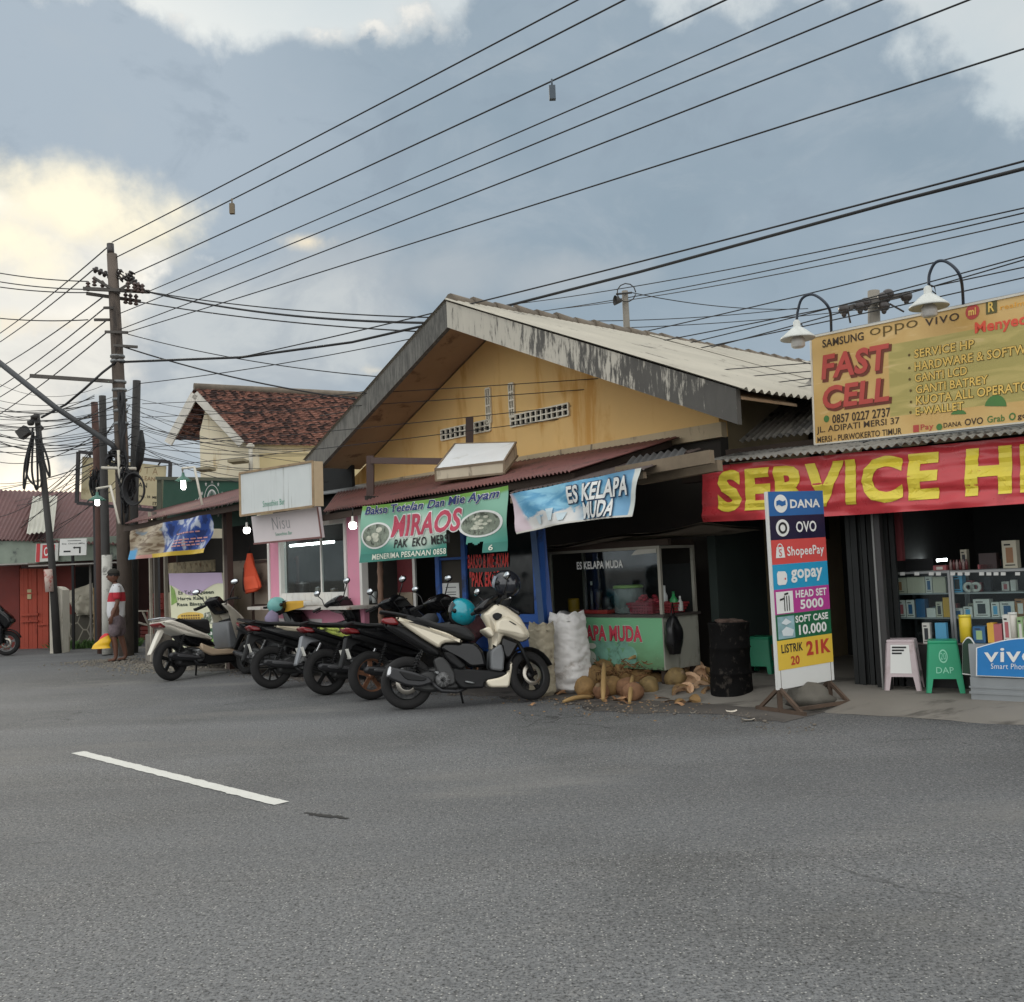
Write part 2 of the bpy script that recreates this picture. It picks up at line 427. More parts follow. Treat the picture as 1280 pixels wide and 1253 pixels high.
# ------------------------------------------------------------------ ground
def asphalt():
    m = bpy.data.materials.new('asphalt'); m.use_nodes = True; k = NT(m.node_tree); b = k.n['Principled BSDF']
    v = k.new('ShaderNodeTexCoord').outputs['Object']
    big = k.noise(k.mapping(v, (1, 1, 1), rot=(0, 0, 0)), .35, 6, .6)
    lane = k.noise(k.mapping(v, (.06, .75, 1), rot=(0, 0, R(47))), 1.0, 5, .55)
    mid = k.noise(v, 3.2, 6, .65)
    fine = k.noise(v, 70, 4, .75)
    grain = k.noise(v, 27, 4, .8)
    vor = k.new('ShaderNodeTexVoronoi'); k.l.new(v, vor.inputs['Vector']); vor.inputs['Scale'].default_value = 78
    chip = k.step(vor.outputs['Distance'], .42, .1)
    sepc = k.new('ShaderNodeSeparateColor'); k.l.new(vor.outputs['Color'], sepc.inputs[0])
    bright = k.step(sepc.outputs[0], .78, .86)
    col = k.mix(k.step(lane, .35, .65), C(106, 106, 106), C(119, 120, 121))
    col = k.mix(k.math('MULTIPLY', k.step(big, .42, .7), .7), col, C(84, 84, 83))
    col = k.mix(k.math('MULTIPLY', k.step(mid, .5, .72), .35), col, C(132, 130, 128))
    col = k.mix(k.math('MULTIPLY', k.step(grain, .50, .38), .42), col, C(58, 58, 57))
    col = k.mix(k.math('MULTIPLY', k.step(grain, .53, .66), .35), col, C(156, 154, 150))
    col = k.mix(k.math('MULTIPLY', k.step(fine, .52, .36), .9), col, C(38, 38, 37))
    col = k.mix(k.math('MULTIPLY', k.step(fine, .56, .70), .5), col, C(150, 148, 144))
    col = k.mix(k.math('MULTIPLY', k.math('MULTIPLY', chip, bright), .95), col, C(186, 184, 178))
    dv = k.new('ShaderNodeVectorMath', operation='ADD'); wob = k.new('ShaderNodeTexNoise'); k.l.new(v, wob.inputs['Vector']); wob.inputs['Scale'].default_value = 1.3; wob.inputs['Detail'].default_value = 6
    k.l.new(v, dv.inputs[0]); k.l.new(wob.outputs[1], dv.inputs[1])
    cv_ = k.new('ShaderNodeTexVoronoi', feature='DISTANCE_TO_EDGE'); k.l.new(dv.outputs[0], cv_.inputs['Vector']); cv_.inputs['Scale'].default_value = .42
    crk = k.math('MULTIPLY', k.step(cv_.outputs['Distance'], .006, .002), k.step(k.noise(v, .45, 4, .6), .55, .62))
    col = k.mix(k.math('MULTIPLY', crk, .7), col, C(44, 44, 43))
    oil = k.step(k.noise(k.mapping(v, (1, 1, 1), (7, 3, 0)), .9, 5, .55, .4), .66, .74)
    col = k.mix(k.math('MULTIPLY', oil, .45), col, C(70, 69, 68))
    track = k.step(k.math('ABSOLUTE', k.math('SUBTRACT', k.math('FRACT', k.math('MULTIPLY', k.noise(k.mapping(v, (.02, .30, 1), (0, 0, 0), (0, 0, R(47))), 1.0, 2, .4), 6.0)), .5)), .12, .32)
    col = k.mix(k.math('MULTIPLY', track, .22), col, C(82, 83, 85))
    dust = k.step(k.noise(k.mapping(v, (.16, .5, 1), (2, 9, 0), (0, 0, R(47))), 1.6, 6, .6), .55, .75)
    col = k.mix(k.math('MULTIPLY', dust, .30), col, C(146, 142, 134))
    k.put(b.inputs['Base Color'], col); b.inputs['Roughness'].default_value = .82
    b.inputs['Specular IOR Level'].default_value = .35
    h = k.math('ADD', k.math('MULTIPLY', fine, .7), k.math('MULTIPLY', vor.outputs['Distance'], .9))
    bn = k.new('ShaderNodeBump'); bn.inputs['Strength'].default_value = 1.0; bn.inputs['Distance'].default_value = .009
    k.l.new(h, bn.inputs['Height']); k.l.new(bn.outputs[0], b.inputs['Normal'])
    return m
ASPH = asphalt()
mb = MB(); mb.add([(-600, -300, -.02), (600, -300, -.02), (600, 900, -.02), (-600, 900, -.02)], [(0, 1, 2, 3)])
struct(mb.build('ground', M('earth', C(112, 104, 94), .95, var=.25, bump=.4, bscale=30)))
mb = MB(); mb.add([(-80, -40, 0), (80, -40, 0), (80, 60, 0), (-80, 60, 0)], [(0, 1, 2, 3)]); struct(mb.build('road', ASPH))
# packed dirty concrete under the stalls, with a worn uneven edge
PAVE = M('pavement', C(88, 83, 78), .92, var=.3, vscale=1.4, bump=.5, bscale=50, stain=C(50, 46, 43), samt=.5, sscale=1.6)
def ragged(pl, a0, a1, o_front, o_back, z, amp, n=70, seed=0):
    mb = MB(); vs = []
    for i in range(n+1):
        a = a0+(a1-a0)*i/n
        e = amp*mnoise.noise(V((a*.9+seed, seed, 0)))+amp*.5*mnoise.noise(V((a*3.7, seed+4, 0)))
        vs += [pl.pt(a, z, o_front+e), pl.pt(a, z, o_back)]
    mb.add(vs, [(2*i, 2*i+2, 2*i+3, 2*i+1) for i in range(n)]); return mb
aW0 = S.sz(180, 820)[0]; aC1 = S.sz(872, 860)[0]
struct(ragged(S, aW0+.2, aC1+1.1, .40, -4.5, .004, .45, n=160, seed=2).build('pavement', PAVE))
# gravel along the road edge by the left stall
mb = MB(); rnd = random.Random(5)
for i in range(1500):
    t = rnd.random(); a = aW0-1.2+t*4.2; o = .5+rnd.gauss(0, .38)
    s = rnd.uniform(.006, .026); p = S.pt(a, s*.3, o)
    mb.ball(p, s, 1, rnd.uniform(.6, 1), .6, 5, 3, Matrix.Rotation(rnd.random()*6, 3, 'Z'))
tag(mb.build('gravel', M('gravel', C(128, 122, 112), .95, var=.35, vscale=6)), 'loose gravel along the road edge by the walking man', 'gravel', kind='stuff')
mb = MB()
for i in range(1400):
    t = rnd.random(); a = aW0+t*(aC1-aW0+1.5); o = .42+.4*mnoise.noise(V((a*.9+2, 2, 0)))+rnd.gauss(0, .16)
    s = rnd.uniform(.003, .012)*(2.2 if rnd.random() < .05 else 1); p = S.pt(a, s*.3+.003, o)
    mb.ball(p, s, 1, rnd.uniform(.5, 1), .5, 5, 3, Matrix.Rotation(rnd.random()*6, 3, 'Z'))
tag(mb.build('grit', M('grit', C(116, 108, 98), .95, var=.5, vscale=9)), 'scattered grit along the broken asphalt edge before the stalls', 'grit', kind='stuff')
# concrete shop floor with a worn ramp down to the road
A0 = S2.sz(880, 860)[0]-.9; A1 = S2.sz(1280, 850)[0]+4.0
mb = MB()
def apron(u, v):
    a = A0+(A1-A0)*u; e = .14*mnoise.noise(V((a*1.1, 3, 0)))+.05*mnoise.noise(V((a*5, 1, 0)))
    prof = [(.98+e, .002), (.62+e, FLOOR*.75), (.45, FLOOR), (-3.6, FLOOR)]
    t = v*3; i = min(2, int(t)); f = t-i
    o = prof[i][0]*(1-f)+prof[i+1][0]*f; z = prof[i][1]*(1-f)+prof[i+1][1]*f
    return S2.pt(a, z+.006*mnoise.noise(V((a*2, o*2, 0))), o)
mb.grid(apron, 60, 12)
struct(mb.build('shop_floor', M('concrete_floor', C(126, 121, 113), .88, var=.22, vscale=1.1, bump=.35, bscale=40, stain=C(82, 78, 72), samt=.46, sscale=1.2, sstretch=(1, 2.2, 1))))
# white centre-line dash with worn edges, and a tar-filled crack beyond it
mb = MB(); p, q = gnd(97, 941), gnd(352, 1005); d = (q-p); d.z = 0; ln = d.length; d.normalize(); s_ = V((-d.y, d.x, 0)); n = 220; vs = []
for i in range(n+1):
    t = ln*i/n
    for sg in (-1, 1):
        e = .054+.012*mnoise.noise(V((t*9, sg*5, 0)))+.016*min(0, .15+mnoise.noise(V((t*31, sg*9, 2))))
        vs.append(p+d*t+s_*sg*e+V((0, 0, .004)))
mb.add(vs, [(2*i, 2*i+1, 2*i+3, 2*i+2) for i in range(n)])
struct(mb.build('road_marking', M('road_paint', C(204, 203, 196), .75, var=.06, vscale=8, stain=C(140, 139, 136), samt=.36, sscale=60, bump=.4, bscale=120)))
mb = MB(); vs = []; p, q = gnd(380, 1017), gnd(436, 1024); d = q-p; ln = d.length; d.normalize(); s_ = V((-d.y, d.x, 0))
for i in range(31):
    t = i/30; w = .024*max(.02, math.sin(math.pi*min(1, t)))**.5*(1+1.2*mnoise.noise(V((t*17, 0, 0)))); c = p+d*ln*t+s_*.02*mnoise.noise(V((t*6, 5, 0)))
    vs += [c+s_*w+V((0, 0, .004)), c-s_*w+V((0, 0, .004))]
mb.add(vs, [(2*i, 2*i+1, 2*i+3, 2*i+2) for i in range(30)])
struct(mb.build('road_crack', M('tar', C(20, 20, 20), .8)))

# ------------------------------------------------------------------ shared materials
MAROON = M('maroon_sheet', C(112, 72, 68), .62, var=.22, vscale=1.6, stain=C(70, 52, 48), samt=.45, sscale=2.5)
BROWN = M('brown_steel', C(74, 56, 50), .6, var=.2)
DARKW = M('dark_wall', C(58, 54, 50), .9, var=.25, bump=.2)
NEARBLK = M('near_black_wall', C(30, 31, 31), .92, var=.25)  # plain near-black; also stands for shade on the board added by the kiosk
BEIGE = M('beige_panel', C(150, 136, 122), .8, var=.12, stain=C(110, 98, 88), samt=.4)
WHITE = M('white_paint', C(214, 212, 206), .6, var=.08, stain=C(165, 158, 146), samt=.34, sscale=1.8, sstretch=(3, 3, .5))
BLUE = M('blue_paint', C(46, 92, 168), .55, var=.15, stain=C(40, 58, 96), samt=.42)
STEEL = M('grey_steel', C(130, 132, 132), .42, .6, var=.15)
BLACK = M('black_plastic', C(24, 24, 25), .42, var=.15)
RUBBER = M('tyre_rubber', C(30, 29, 29), .88, var=.15, bump=.2)
WOODDK = M('dark_timber', C(62, 50, 42), .85, var=.25, vscale=4, bump=.3)
GREYSH = M('grey_sheet', C(128, 126, 120), .85, var=.2, vscale=1.4, stain=C(66, 64, 60), samt=.52, sscale=2.4)
GLASS = glass('window_glass')
INK = M('ink_black', C(34, 33, 34), .7); INKW = M('ink_white', C(226, 226, 222), .6, var=.04); INKR = M('ink_red', C(196, 40, 44), .6, var=.1)
BULB = M('lit_bulb', (1, 1, 1), .5, emit=(1, .98, .92, 14))

# ------------------------------------------------------------------ yellow gabled house
F_OFF = 1.0
pk = G.sz(563, 378, F_OFF); le = G.sz(386, 577, F_OFF); re_ = G.sz(925, 487, F_OFF)
house = thing('yellow_house', 'ochre yellow gabled house with weathered barge boards and pale sheet roof above the food stalls', 'house', G.pt(pk[0], 0, -2))
def slope_z(a):
    return pk[1]-(pk[1]-le[1])*(pk[0]-a)/(pk[0]-le[0]) if a < pk[0] else pk[1]-(pk[1]-re_[1])*(a-pk[0])/(re_[0]-pk[0])
wl, wr = G.sz(441, 600)[0], G.sz(899, 530)[0]
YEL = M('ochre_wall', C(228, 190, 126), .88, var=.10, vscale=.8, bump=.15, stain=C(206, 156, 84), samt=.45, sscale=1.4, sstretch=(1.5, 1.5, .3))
zb = 2.75
mb = MB(); T = .12
poly = [(wl, zb+.06), (wr, zb+.06), (wr, slope_z(wr)-T), (pk[0], pk[1]-T), (wl, slope_z(wl)-T)]
mb.prism(poly, G.A, G.u, G.z, G.n, -.15, 0)
mb.build('gable_wall', YEL, house)
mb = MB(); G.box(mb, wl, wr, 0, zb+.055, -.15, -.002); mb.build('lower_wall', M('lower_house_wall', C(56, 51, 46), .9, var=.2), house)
mb = MB(); G.box(mb, wl-.02, wr+.1, zb+.03, zb+.2, .002, .10); mb.build('ledge', M('pale_ledge', C(186, 168, 138), .85, var=.12, stain=C(110, 98, 84), samt=.4, sstretch=(2, 2, .6)), house)
for aa, nm in ((wl+.05, 'side_wall'), (wr-.2, 'side_wall')):
    mb = MB(); G.box(mb, aa, aa+.15, 0, slope_z(aa+.07)-.18, -12, -.152); mb.build(nm, M('side_plaster', C(150, 134, 104), .9, var=.2), house)
mb = MB(); al = le[0]+.1; mb.prism([(al, 0), (wl-.01, 0), (wl-.01, slope_z(wl)-.16), (al, slope_z(al)-.16)], G.A, G.u, G.z, G.n, -.55, -.45); mb.build('shade_infill', M('shade_void', C(42, 39, 36), .9), house)  # dark panel added to stand for the shadowed void under the left eave
# roof sheets, soffit, barge boards, ridge caps
ROOF = M('cement_sheet', C(176, 170, 156), .9, var=.14, vscale=.9, bump=.2, bscale=20, stain=C(104, 100, 92), samt=.36, sscale=1.5, sstretch=(1, 1, 1))
for side in (0, 1):
    e = (le[0]-.05, le[1]-.02) if side == 0 else (re_[0]+.12, re_[1]-.05)
    for d0, d1, lift in ((1.1, -3.2, 0), (-3.0, -7.6, .03), (-7.4, -12.2, .06)):
        mb = MB()
        corr(mb, G.pt(e[0], e[1]+.03+lift, d0), G.pt(e[0], e[1]+.03+lift, d1), G.pt(pk[0], pk[1]+.03+lift, d1), G.pt(pk[0], pk[1]+.03+lift, d0), .13, .022, 5, seed=side*7+d0)
        mb.build('roof_sheet', ROOF, house)
SOF = M('brown_soffit', C(168, 142, 114), .85, var=.16, vscale=1.2, stain=C(120, 96, 76), samt=.4)
mb = MB()
for e in (le, re_):
    a = [G.pt(pk[0], pk[1]-.10, .985), G.pt(pk[0], pk[1]-.10, .003), G.pt(e[0], e[1]-.10, .003), G.pt(e[0], e[1]-.10, .985)]
    mb.add(a+[q+V((0, 0, .03)) for q in a], [(0, 1, 2, 3), (4, 5, 6, 7), (0, 1, 5, 4), (1, 2, 6, 5), (2, 3, 7, 6), (3, 0, 4, 7)])
mb.build('soffit', SOF, house)
def barge(e, name, mat):
    a0, z0 = pk; a1, z1 = e; h = .36
    mb = MB(); mb.prism([(a0, z0), (a1, z1), (a1, z1-h), (a0, z0-h)], G.A, G.u, G.z, G.n, 1.0, 1.07)
    return mb.build(name, mat, house)
def mould(name, base, dark, lo, hi, axis_lo, axis_hi):
    m = bpy.data.materials.new(name); m.use_nodes = True; k = NT(m.node_tree); b = k.n['Principled BSDF']; b.inputs['Roughness'].default_value = .88
    v = k.new('ShaderNodeTexCoord').outputs['Object']; s = k.new('ShaderNodeSeparateXYZ'); k.l.new(v, s.inputs[0])
    n1 = k.noise(k.mapping(v, (1, 1, .35)), 5, 9, .7, .4); n2 = k.noise(v, 1.2, 6, .6); n3 = k.noise(k.mapping(v, (1, 1, .15)), 22, 6, .7)
    g = k.new('ShaderNodeMapRange'); k.l.new(s.outputs[0], g.inputs[0]); g.inputs[1].default_value = axis_lo; g.inputs[2].default_value = axis_hi
    t = k.math('ADD', k.math('ADD', k.math('MULTIPLY', n1, 1.5), k.math('MULTIPLY', n3, 2.0)), k.math('MULTIPLY', g.outputs[0], .8))
    t = k.math('ADD', t, k.math('MULTIPLY', n2, .5))
    col = k.mix(k.step(t, lo, hi), base, dark); k.put(b.inputs['Base Color'], k.mix(k.math('MULTIPLY', n1, .5), col, (.2, .19, .17, 1)))
    return m
fr = barge(re_, 'barge_board', mould('mouldy_white', C(198, 192, 178), C(62, 60, 57), 2.22, 2.55, -2.4, 1.2)); fr['label'] = 'white barge board blackened with mould to the right'
fl = barge(le, 'barge_board', mould('weathered_grey', C(112, 110, 104), C(46, 46, 45), 1.85, 2.65, -6.0, 3.0)); fl['label'] = 'weathered dark grey barge board'
mb = MB(); nr = 34
for i in range(nr):
    o0 = 1.02-i*.4; p0 = G.pt(pk[0], pk[1]+.015+(.012 if i % 2 else 0)+rnd.uniform(-.01, .01), o0); p1 = G.pt(pk[0], pk[1]+.0, o0-.43)
    mb.tube([p0, p1], [.105, .09], 10)
mb.build('ridge_cap', M('ridge_tile', C(112, 102, 90), .9, var=.3, vscale=5), house)
# ventilation blocks in the gable
VB = M('vent_block', C(226, 220, 202), .8, var=.08)
def ventrow(q0, q1, hpx, n):
    """row of hollow blocks between two picture points along the wall"""
    a0, z0 = G.sz(*q0); a1, z1 = G.sz(*q1); mb = MB(); dk = MB(); h = hpx
    z = (z0+z1)/2; w = (a1-a0)/n; t = .012
    G.box(dk, a0, a1, z-h/2, z+h/2, .001, .004)
    for i in range(n+1): G.box(mb, a0+i*w-t, a0+i*w+t, z-h/2, z+h/2, .0045, .035)
    for zz in (z-h/2, z, z+h/2): G.box(mb, a0, a1, zz-t*.8, zz+t*.8, .0047, .034)
    f = mb.build('vent', VB, house); dk.build('opening', M('deep_dark', C(20, 19, 18), 1), f)
def ventcol(qt, qb, wd, n):
    a0, z1 = G.sz(*qt); _, z0 = G.sz(*qb); mb = MB(); dk = MB(); h = (z1-z0)/n; t = .012
    G.box(dk, a0-wd/2, a0+wd/2, z0, z1, .001, .004)
    for i in range(n+1): G.box(mb, a0-wd/2, a0+wd/2, z0+i*h-t, z0+i*h+t, .0045, .035)
    for aa in (a0-wd/2, a0, a0+wd/2): G.box(mb, aa-t*.7, aa+t*.7, z0, z1, .0047, .034)
    f = mb.build('vent', VB, house); dk.build('opening', M('deep_dark', C(20, 19, 18), 1), f)
ventrow((553, 545), (614, 531), .16, 10); ventrow((640, 526), (712, 513), .16, 11)
ventcol((611, 486), (611, 529), .1, 4); ventcol((640, 480), (640, 522), .1, 4)

# ------------------------------------------------------------------ canopies over the stalls
can = thing('canopy', 'long maroon corrugated canopy under the yellow gable, over the food stalls', 'canopy', S.pt(S.sz(560, 600)[0], 2.2, -.5))
mb = MB(); corr(mb, S.p(404, 640, .38), S.p(716, 588, .38), G.p(850, 546, .12), G.p(425, 612, .12), .076, .014, 4, seed=3, rag=.05); mb.build('roof_sheet', MAROON, can)
mb = MB(); a, b = S.p(404, 648, .3), S.p(716, 596, .3); mb.bar(a, b, .05, .08)
for t in (.02, .33, .66, .98):
    p = a*(1-t)+b*t; q = G.p(425, 612, .14)*(1-t)+G.p(850, 546, .14)*t-V((0, 0, .07)); mb.bar(p, q, .05, .07)
mb.build('rafter', WOODDK, can)
mb = MB(); a, b = G.p(405, 612, .13), G.p(812, 556, .13)
c, d_ = a-V((0, 0, .12))+G.n*.35, b-V((0, 0, .12))+G.n*.35
mb.add([a, b, d_, c, a-V((0, 0, .02)), b-V((0, 0, .02)), d_-V((0, 0, .02)), c-V((0, 0, .02))], [(0, 1, 2, 3), (7, 6, 5, 4), (3, 2, 6, 7), (0, 3, 7, 4), (1, 2, 6, 5)])
mb.build('flashing', M('zinc', C(140, 142, 142), .5, .4, var=.2, stain=C(84, 80, 74), samt=.4), can)
can2 = thing('canopy', 'lower dark sheet canopy right of the long maroon one, over the young coconut stall', 'canopy', S.pt(S.sz(760, 600)[0], 2.2, -.3))
mb = MB(); corr(mb, S.p(636, 618, .62), S.p(806, 586, .62), S.p(880, 560, -1.0), S.p(690, 594, -1.0), .076, .014, 3, seed=9); mb.build('roof_sheet', M('dark_sheet', C(74, 62, 58), .75, var=.3, vscale=2), can2)
mb = MB(); mb.bar(S.p(772, 592, .3), S.p(890, 571, .3), .07, .12); mb.bar(S.p(640, 626, .5), S.p(806, 594, .5), .05, .06)
mb.bar(S.p(800, 600, .1), S.p(900, 582, .1), .08, .1); mb.build('beam', M('weathered_timber', C(120, 106, 88), .9, var=.35, vscale=3), can2)
mb = MB(); corr(mb, S.p(775, 590, .25), S.p(850, 576, .25), S.p(860, 560, -.6), S.p(790, 572, -.6), .09, .016, 3, seed=4); mb.build('patch_sheet', M('charcoal_sheet', C(58, 58, 58), .7, var=.2), can2)

# white light box lying on the maroon canopy, with its brown steel uprights
lb = thing('light_box', 'white slanted light box lying on the maroon canopy', 'light box', S.pt(S.sz(590, 590)[0], 2.5, -.5))
P = lambda x, y, o: S.p(x, y, o)
f = [P(545, 601, -.25), P(630, 592, -.25), P(630, 577, -.25), P(544, 587, -.25)]
bk = [P(571, 566, -1.15), P(647, 570, -1.15), P(645, 553, -1.15), P(569, 555, -1.15)]
mb = MB(); mb.m = 0; mb.add([f[3], f[2], bk[2], bk[3]], [(0, 1, 2, 3)]); 
mb.build('top_panel', M('white_acrylic', C(232, 234, 234), .35, var=.05, stain=C(196, 194, 186), samt=.3), lb)
mb = MB(); mb.add(f+bk, [(0, 1, 2, 3), (1, 5, 6, 2), (0, 4, 7, 3), (4, 5, 6, 7), (0, 1, 5, 4)])
mb.build('box_side', M('cream_panel', C(190, 178, 156), .8, var=.12, stain=C(120, 108, 92), samt=.42, sstretch=(2, 2, .5)), lb)
mb = MB()
for i in range(4): mb.bar(f[i], f[(i+1) % 4], .025); 
for i in (1, 2, 3): mb.bar(f[i], bk[i], .022)
mb.bar(bk[2], bk[3], .02); mb.build('edge_trim', M('rusty_trim', C(120, 104, 84), .7, var=.3), lb)
fr_ = thing('sign_post', 'brown square steel frame standing up through the maroon canopy', 'post', S.p(463, 610, -.45))
mb = MB(); mb.bar(S.p(463, 640, -.45), S.p(463, 570, -.45), .10); mb.build('upright', BROWN, fr_)
mb = MB(); mb.bar(S.p(466, 576, -.45), S.p(556, 577, -.7), .085); mb.build('cross_bar', BROWN, fr_)
mb = MB(); mb.bar(G.p(587, 575, .22), G.p(587, 522, .22), .11)
tag(mb.build('sign_post', BROWN), 'short brown steel stub behind the white light box', 'post')
# ------------------------------------------------------------------ left food stall (fruit ice)
def wv(amp, fu, fv, seed, diag=0.0):
    def f(u, v):
        return amp*(math.sin(6.28*(fu*u+diag*v)+seed)*.5+mnoise.noise(V((u*fu*1.7+seed, v*fv*1.3+diag*u*2, seed)))*1.1+.4*mnoise.noise(V((u*fu*4, v*fv*3, seed+5))))
    return f
sx = lambda px: S.sz(px, 730)[0]
st = thing('food_stall', 'open food stall with maroon corrugated roof and brown steel posts, left of the pink kiosk', 'stall', S.pt(sx(230), 0, -1.2))
mb = MB(); corr(mb, S.p(156, 655, .55), S.p(322, 622, .55), S.p(352, 596, -2.6), S.p(205, 634, -2.6), .076, .014, 4, seed=12); mb.build('roof_sheet', MAROON, st)
mb = MB(); mb.bar(S.p(156, 662, .42), S.p(300, 634, .42), .05, .09); mb.build('eave_beam', WOODDK, st)
def post(mb, px, pyt, o, w, up=0):
    a, z = S.sz(px, pyt, o); S.box(mb, a-w/2, a+w/2, 0, z, o-w/2, o+w/2)
for px, o, w, m in ((284.5, .1, .10, BROWN), (187, .1, .045, M('pale_post', C(160, 152, 138), .8, var=.25)), (193, -.1, .06, M('grey_post', C(98, 92, 86), .8)), (206, -.3, .06, M('pale_post', (0, 0, 0)))):
    mb = MB(); post(mb, px, 640, o, w); mb.build('post', m, st)
mb = MB(); a, z = S.sz(278.5, 640, .13); S.box(mb, a-.02, a+.02, 0, z-.02, .10, .14); mb.build('post', M('pale_post', (0, 0, 0)), st)
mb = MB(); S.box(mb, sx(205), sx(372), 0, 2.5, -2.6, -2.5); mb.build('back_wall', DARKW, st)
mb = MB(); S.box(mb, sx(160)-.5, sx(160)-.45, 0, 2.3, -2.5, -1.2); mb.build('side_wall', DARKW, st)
# panelled partition behind the hanging bag
mb = MB(); pbox(S, mb, (290, 812), (346, 700), -.42, -.38); pt_ = mb.build('partition', BEIGE, st)
mb = MB()
for y in (703, 757): S.box(mb, sx(289), sx(347), S.sz(310, y, -.36)[1]-.02, S.sz(310, y, -.36)[1]+.02, -.379, -.35)
for x in (290, 318, 346): S.box(mb, sx(x)-.02, sx(x)+.02, .0, S.sz(310, 700, -.36)[1], -.379, -.349)
mb.build('batten', BROWN, pt_)
mb = MB(); pbox(S, mb, (289, 700), (347, 655), -.42, -.38); mb.build('mesh_window', M('dim_net', C(46, 43, 41), .9, var=.3), st)
# counter and fogged window behind the poster
mb = MB(); pbox(S, mb, (207, 822), (280, 740), -.75, -.55); mb.build('counter', M('cream_counter', C(170, 158, 136), .8), st)
mb = MB(); pbox(S, mb, (208, 716), (268, 702), -.6, -.58); mb.build('shelf_board', M('faded_poster', C(140, 128, 102), .8, var=.5, vscale=9, stain=C(92, 64, 40), samt=.45, sscale=7), st)

def bulb(q, off, pl, r, label, group='lit lamps on the stall fronts', strength=1):
    p = pl.p(q[0], q[1], off); t = thing('hanging_lamp', label, 'lamp', p, group)
    mb = MB(); mb.lathe([(.001, r*2.4), (r*.32, r*2.35), (r*.34, r*1.2), (r*.8, r*.95), (r*.82, r*.75)], O=p, n=14); mb.build('lamp_base', M('lamp_white', C(218, 216, 208), .5), t)
    mb = MB(); mb.lathe([(r*.78, r*.75), (r*.98, r*.5), (r, -r*.3), (r*.8, -r*.8), (r*.3, -r), (.001, -r*1.02)], O=p, n=16); mb.build('bulb', BULB, t)
    mb = MB(); mb.tube([p+V((0, 0, r*2.3)), p+V((.01, -.01, r*4.5))], .006, 6); mb.build('cord', BLACK, t)
bulb((308.5, 663), .35, S, .05, 'lit bulb lamp hanging at the lower left corner of the pale sign boxes')
bulb((441, 657), .42, S, .05, 'lit bulb lamp hanging at the left edge of the green torn banner')
def pipe_lamp(pts, pl, off, base, r, label, white):
    P_ = [pl.p(x, y, off) for x, y in pts]; t = thing('pipe_lamp', label, 'lamp', P_[0])
    mb = MB(); mb.tube(P_, .022, 8); mb.build('pipe_arm', white, t)
    b = P_[-1]; mb = MB(); mb.lathe([(.02, .10), (.03, .04), (r*.5, .01), (r, -.05), (r*.98, -.055), (r*.45, 0), (.02, .03)], O=b, n=20); mb.build('lamp_shade', M('green_enamel', C(70, 112, 98), .4), t)
    mb = MB(); h = base; mb.lathe([(.03, -.01), (.038, -.05), (.042, -.05-h*.8), (.025, -.05-h), (.001, -.05-h)], O=b, n=14); mb.build('bulb', BULB, t)
PIPEW = M('pvc_pipe', C(196, 190, 176), .5, var=.1); 
pipe_lamp([(149, 655), (138, 608), (121, 611), (121.5, 622)], S, .75, .10, .16, 'lit lamp with small green shade on a bent white pipe, by the utility pole', PIPEW)
pipe_lamp([(254, 637), (243, 584), (228, 586), (229, 598)], S, .0, .15, .15, 'lit lamp on a pale bent pipe, in front of the green emblem board', PIPEW)

# banner under the left eave: faded photo at left, blue print at right, pulled into diagonal folds
sf = Surf(S.p(160, 700, .58), S.p(259, 691, .58), S.p(265, 643, .58), S.p(164, 664, .58), wave=lambda u, v: .05*(.3+u)*math.sin(14*u-5*v)+.02*mnoise.noise(V((u*6-2*v, v*2, 1))), sag_top=-.02)
bn = thing('banner', 'creased blue and yellow banner with a faded food photo, under the left maroon eave', 'banner', sf.pt(.5, 0))
def bmat():
    m = bpy.data.materials.new('faded_print'); m.use_nodes = True; k = NT(m.node_tree); b = k.n['Principled BSDF']; b.inputs['Roughness'].default_value = .45
    uv = k.new('ShaderNodeUVMap').outputs[0]; s = k.new('ShaderNodeSeparateXYZ'); k.l.new(uv, s.inputs[0]); u, v = s.outputs[0], s.outputs[1]
    ph = k.noise(uv, 7, 6, .6, .8); p2 = k.noise(k.mapping(uv, (1, .6, 1), (4, 2, 0)), 5, 4, .5, .5)
    photo = k.mix(k.step(ph, .42, .6), C(176, 160, 136), C(112, 90, 66)); photo = k.mix(k.step(p2, .56, .66), photo, C(120, 132, 140))
    wave = k.noise(k.mapping(uv, (5, 1.0, 1), rot=(0, 0, R(-38))), 2.4, 4, .5)
    blue = k.mix(k.step(wave, .50, .60), C(44, 76, 150), C(186, 192, 206)); blue = k.mix(k.step(wave, .44, .40), blue, C(32, 52, 108))
    col = k.mix(k.step(u, .44, .47), photo, blue)
    col = k.mix(k.math('MULTIPLY', k.step(u, .30, .32), k.step(v, .13, .11)), col, C(212, 178, 62))
    col = k.mix(k.math('MULTIPLY', k.step(u, .32, .30), k.step(v, .12, .10)), col, C(206, 150, 140))
    col = k.mix(k.math('MULTIPLY', k.step(u, .14, .10), k.step(v, .34, .28)), col, C(66, 150, 200))
    k.put(b.inputs['Base Color'], col); return m
mb = MB(); sf.sheet(mb, 40, 16); mb.build('sheet', bmat(), bn)
mb = MB()
for i, (w, y) in enumerate(((.30, .58), (.36, .40), (.33, .32), (.28, .24))):
    for j in range(7):
        a = .60+j*w/7; patch(mb, sf, rect(a, y, a+w/9, y+.035), .012)
mb.build('small_print', M('print_pale', C(208, 150, 146), .5), bn)

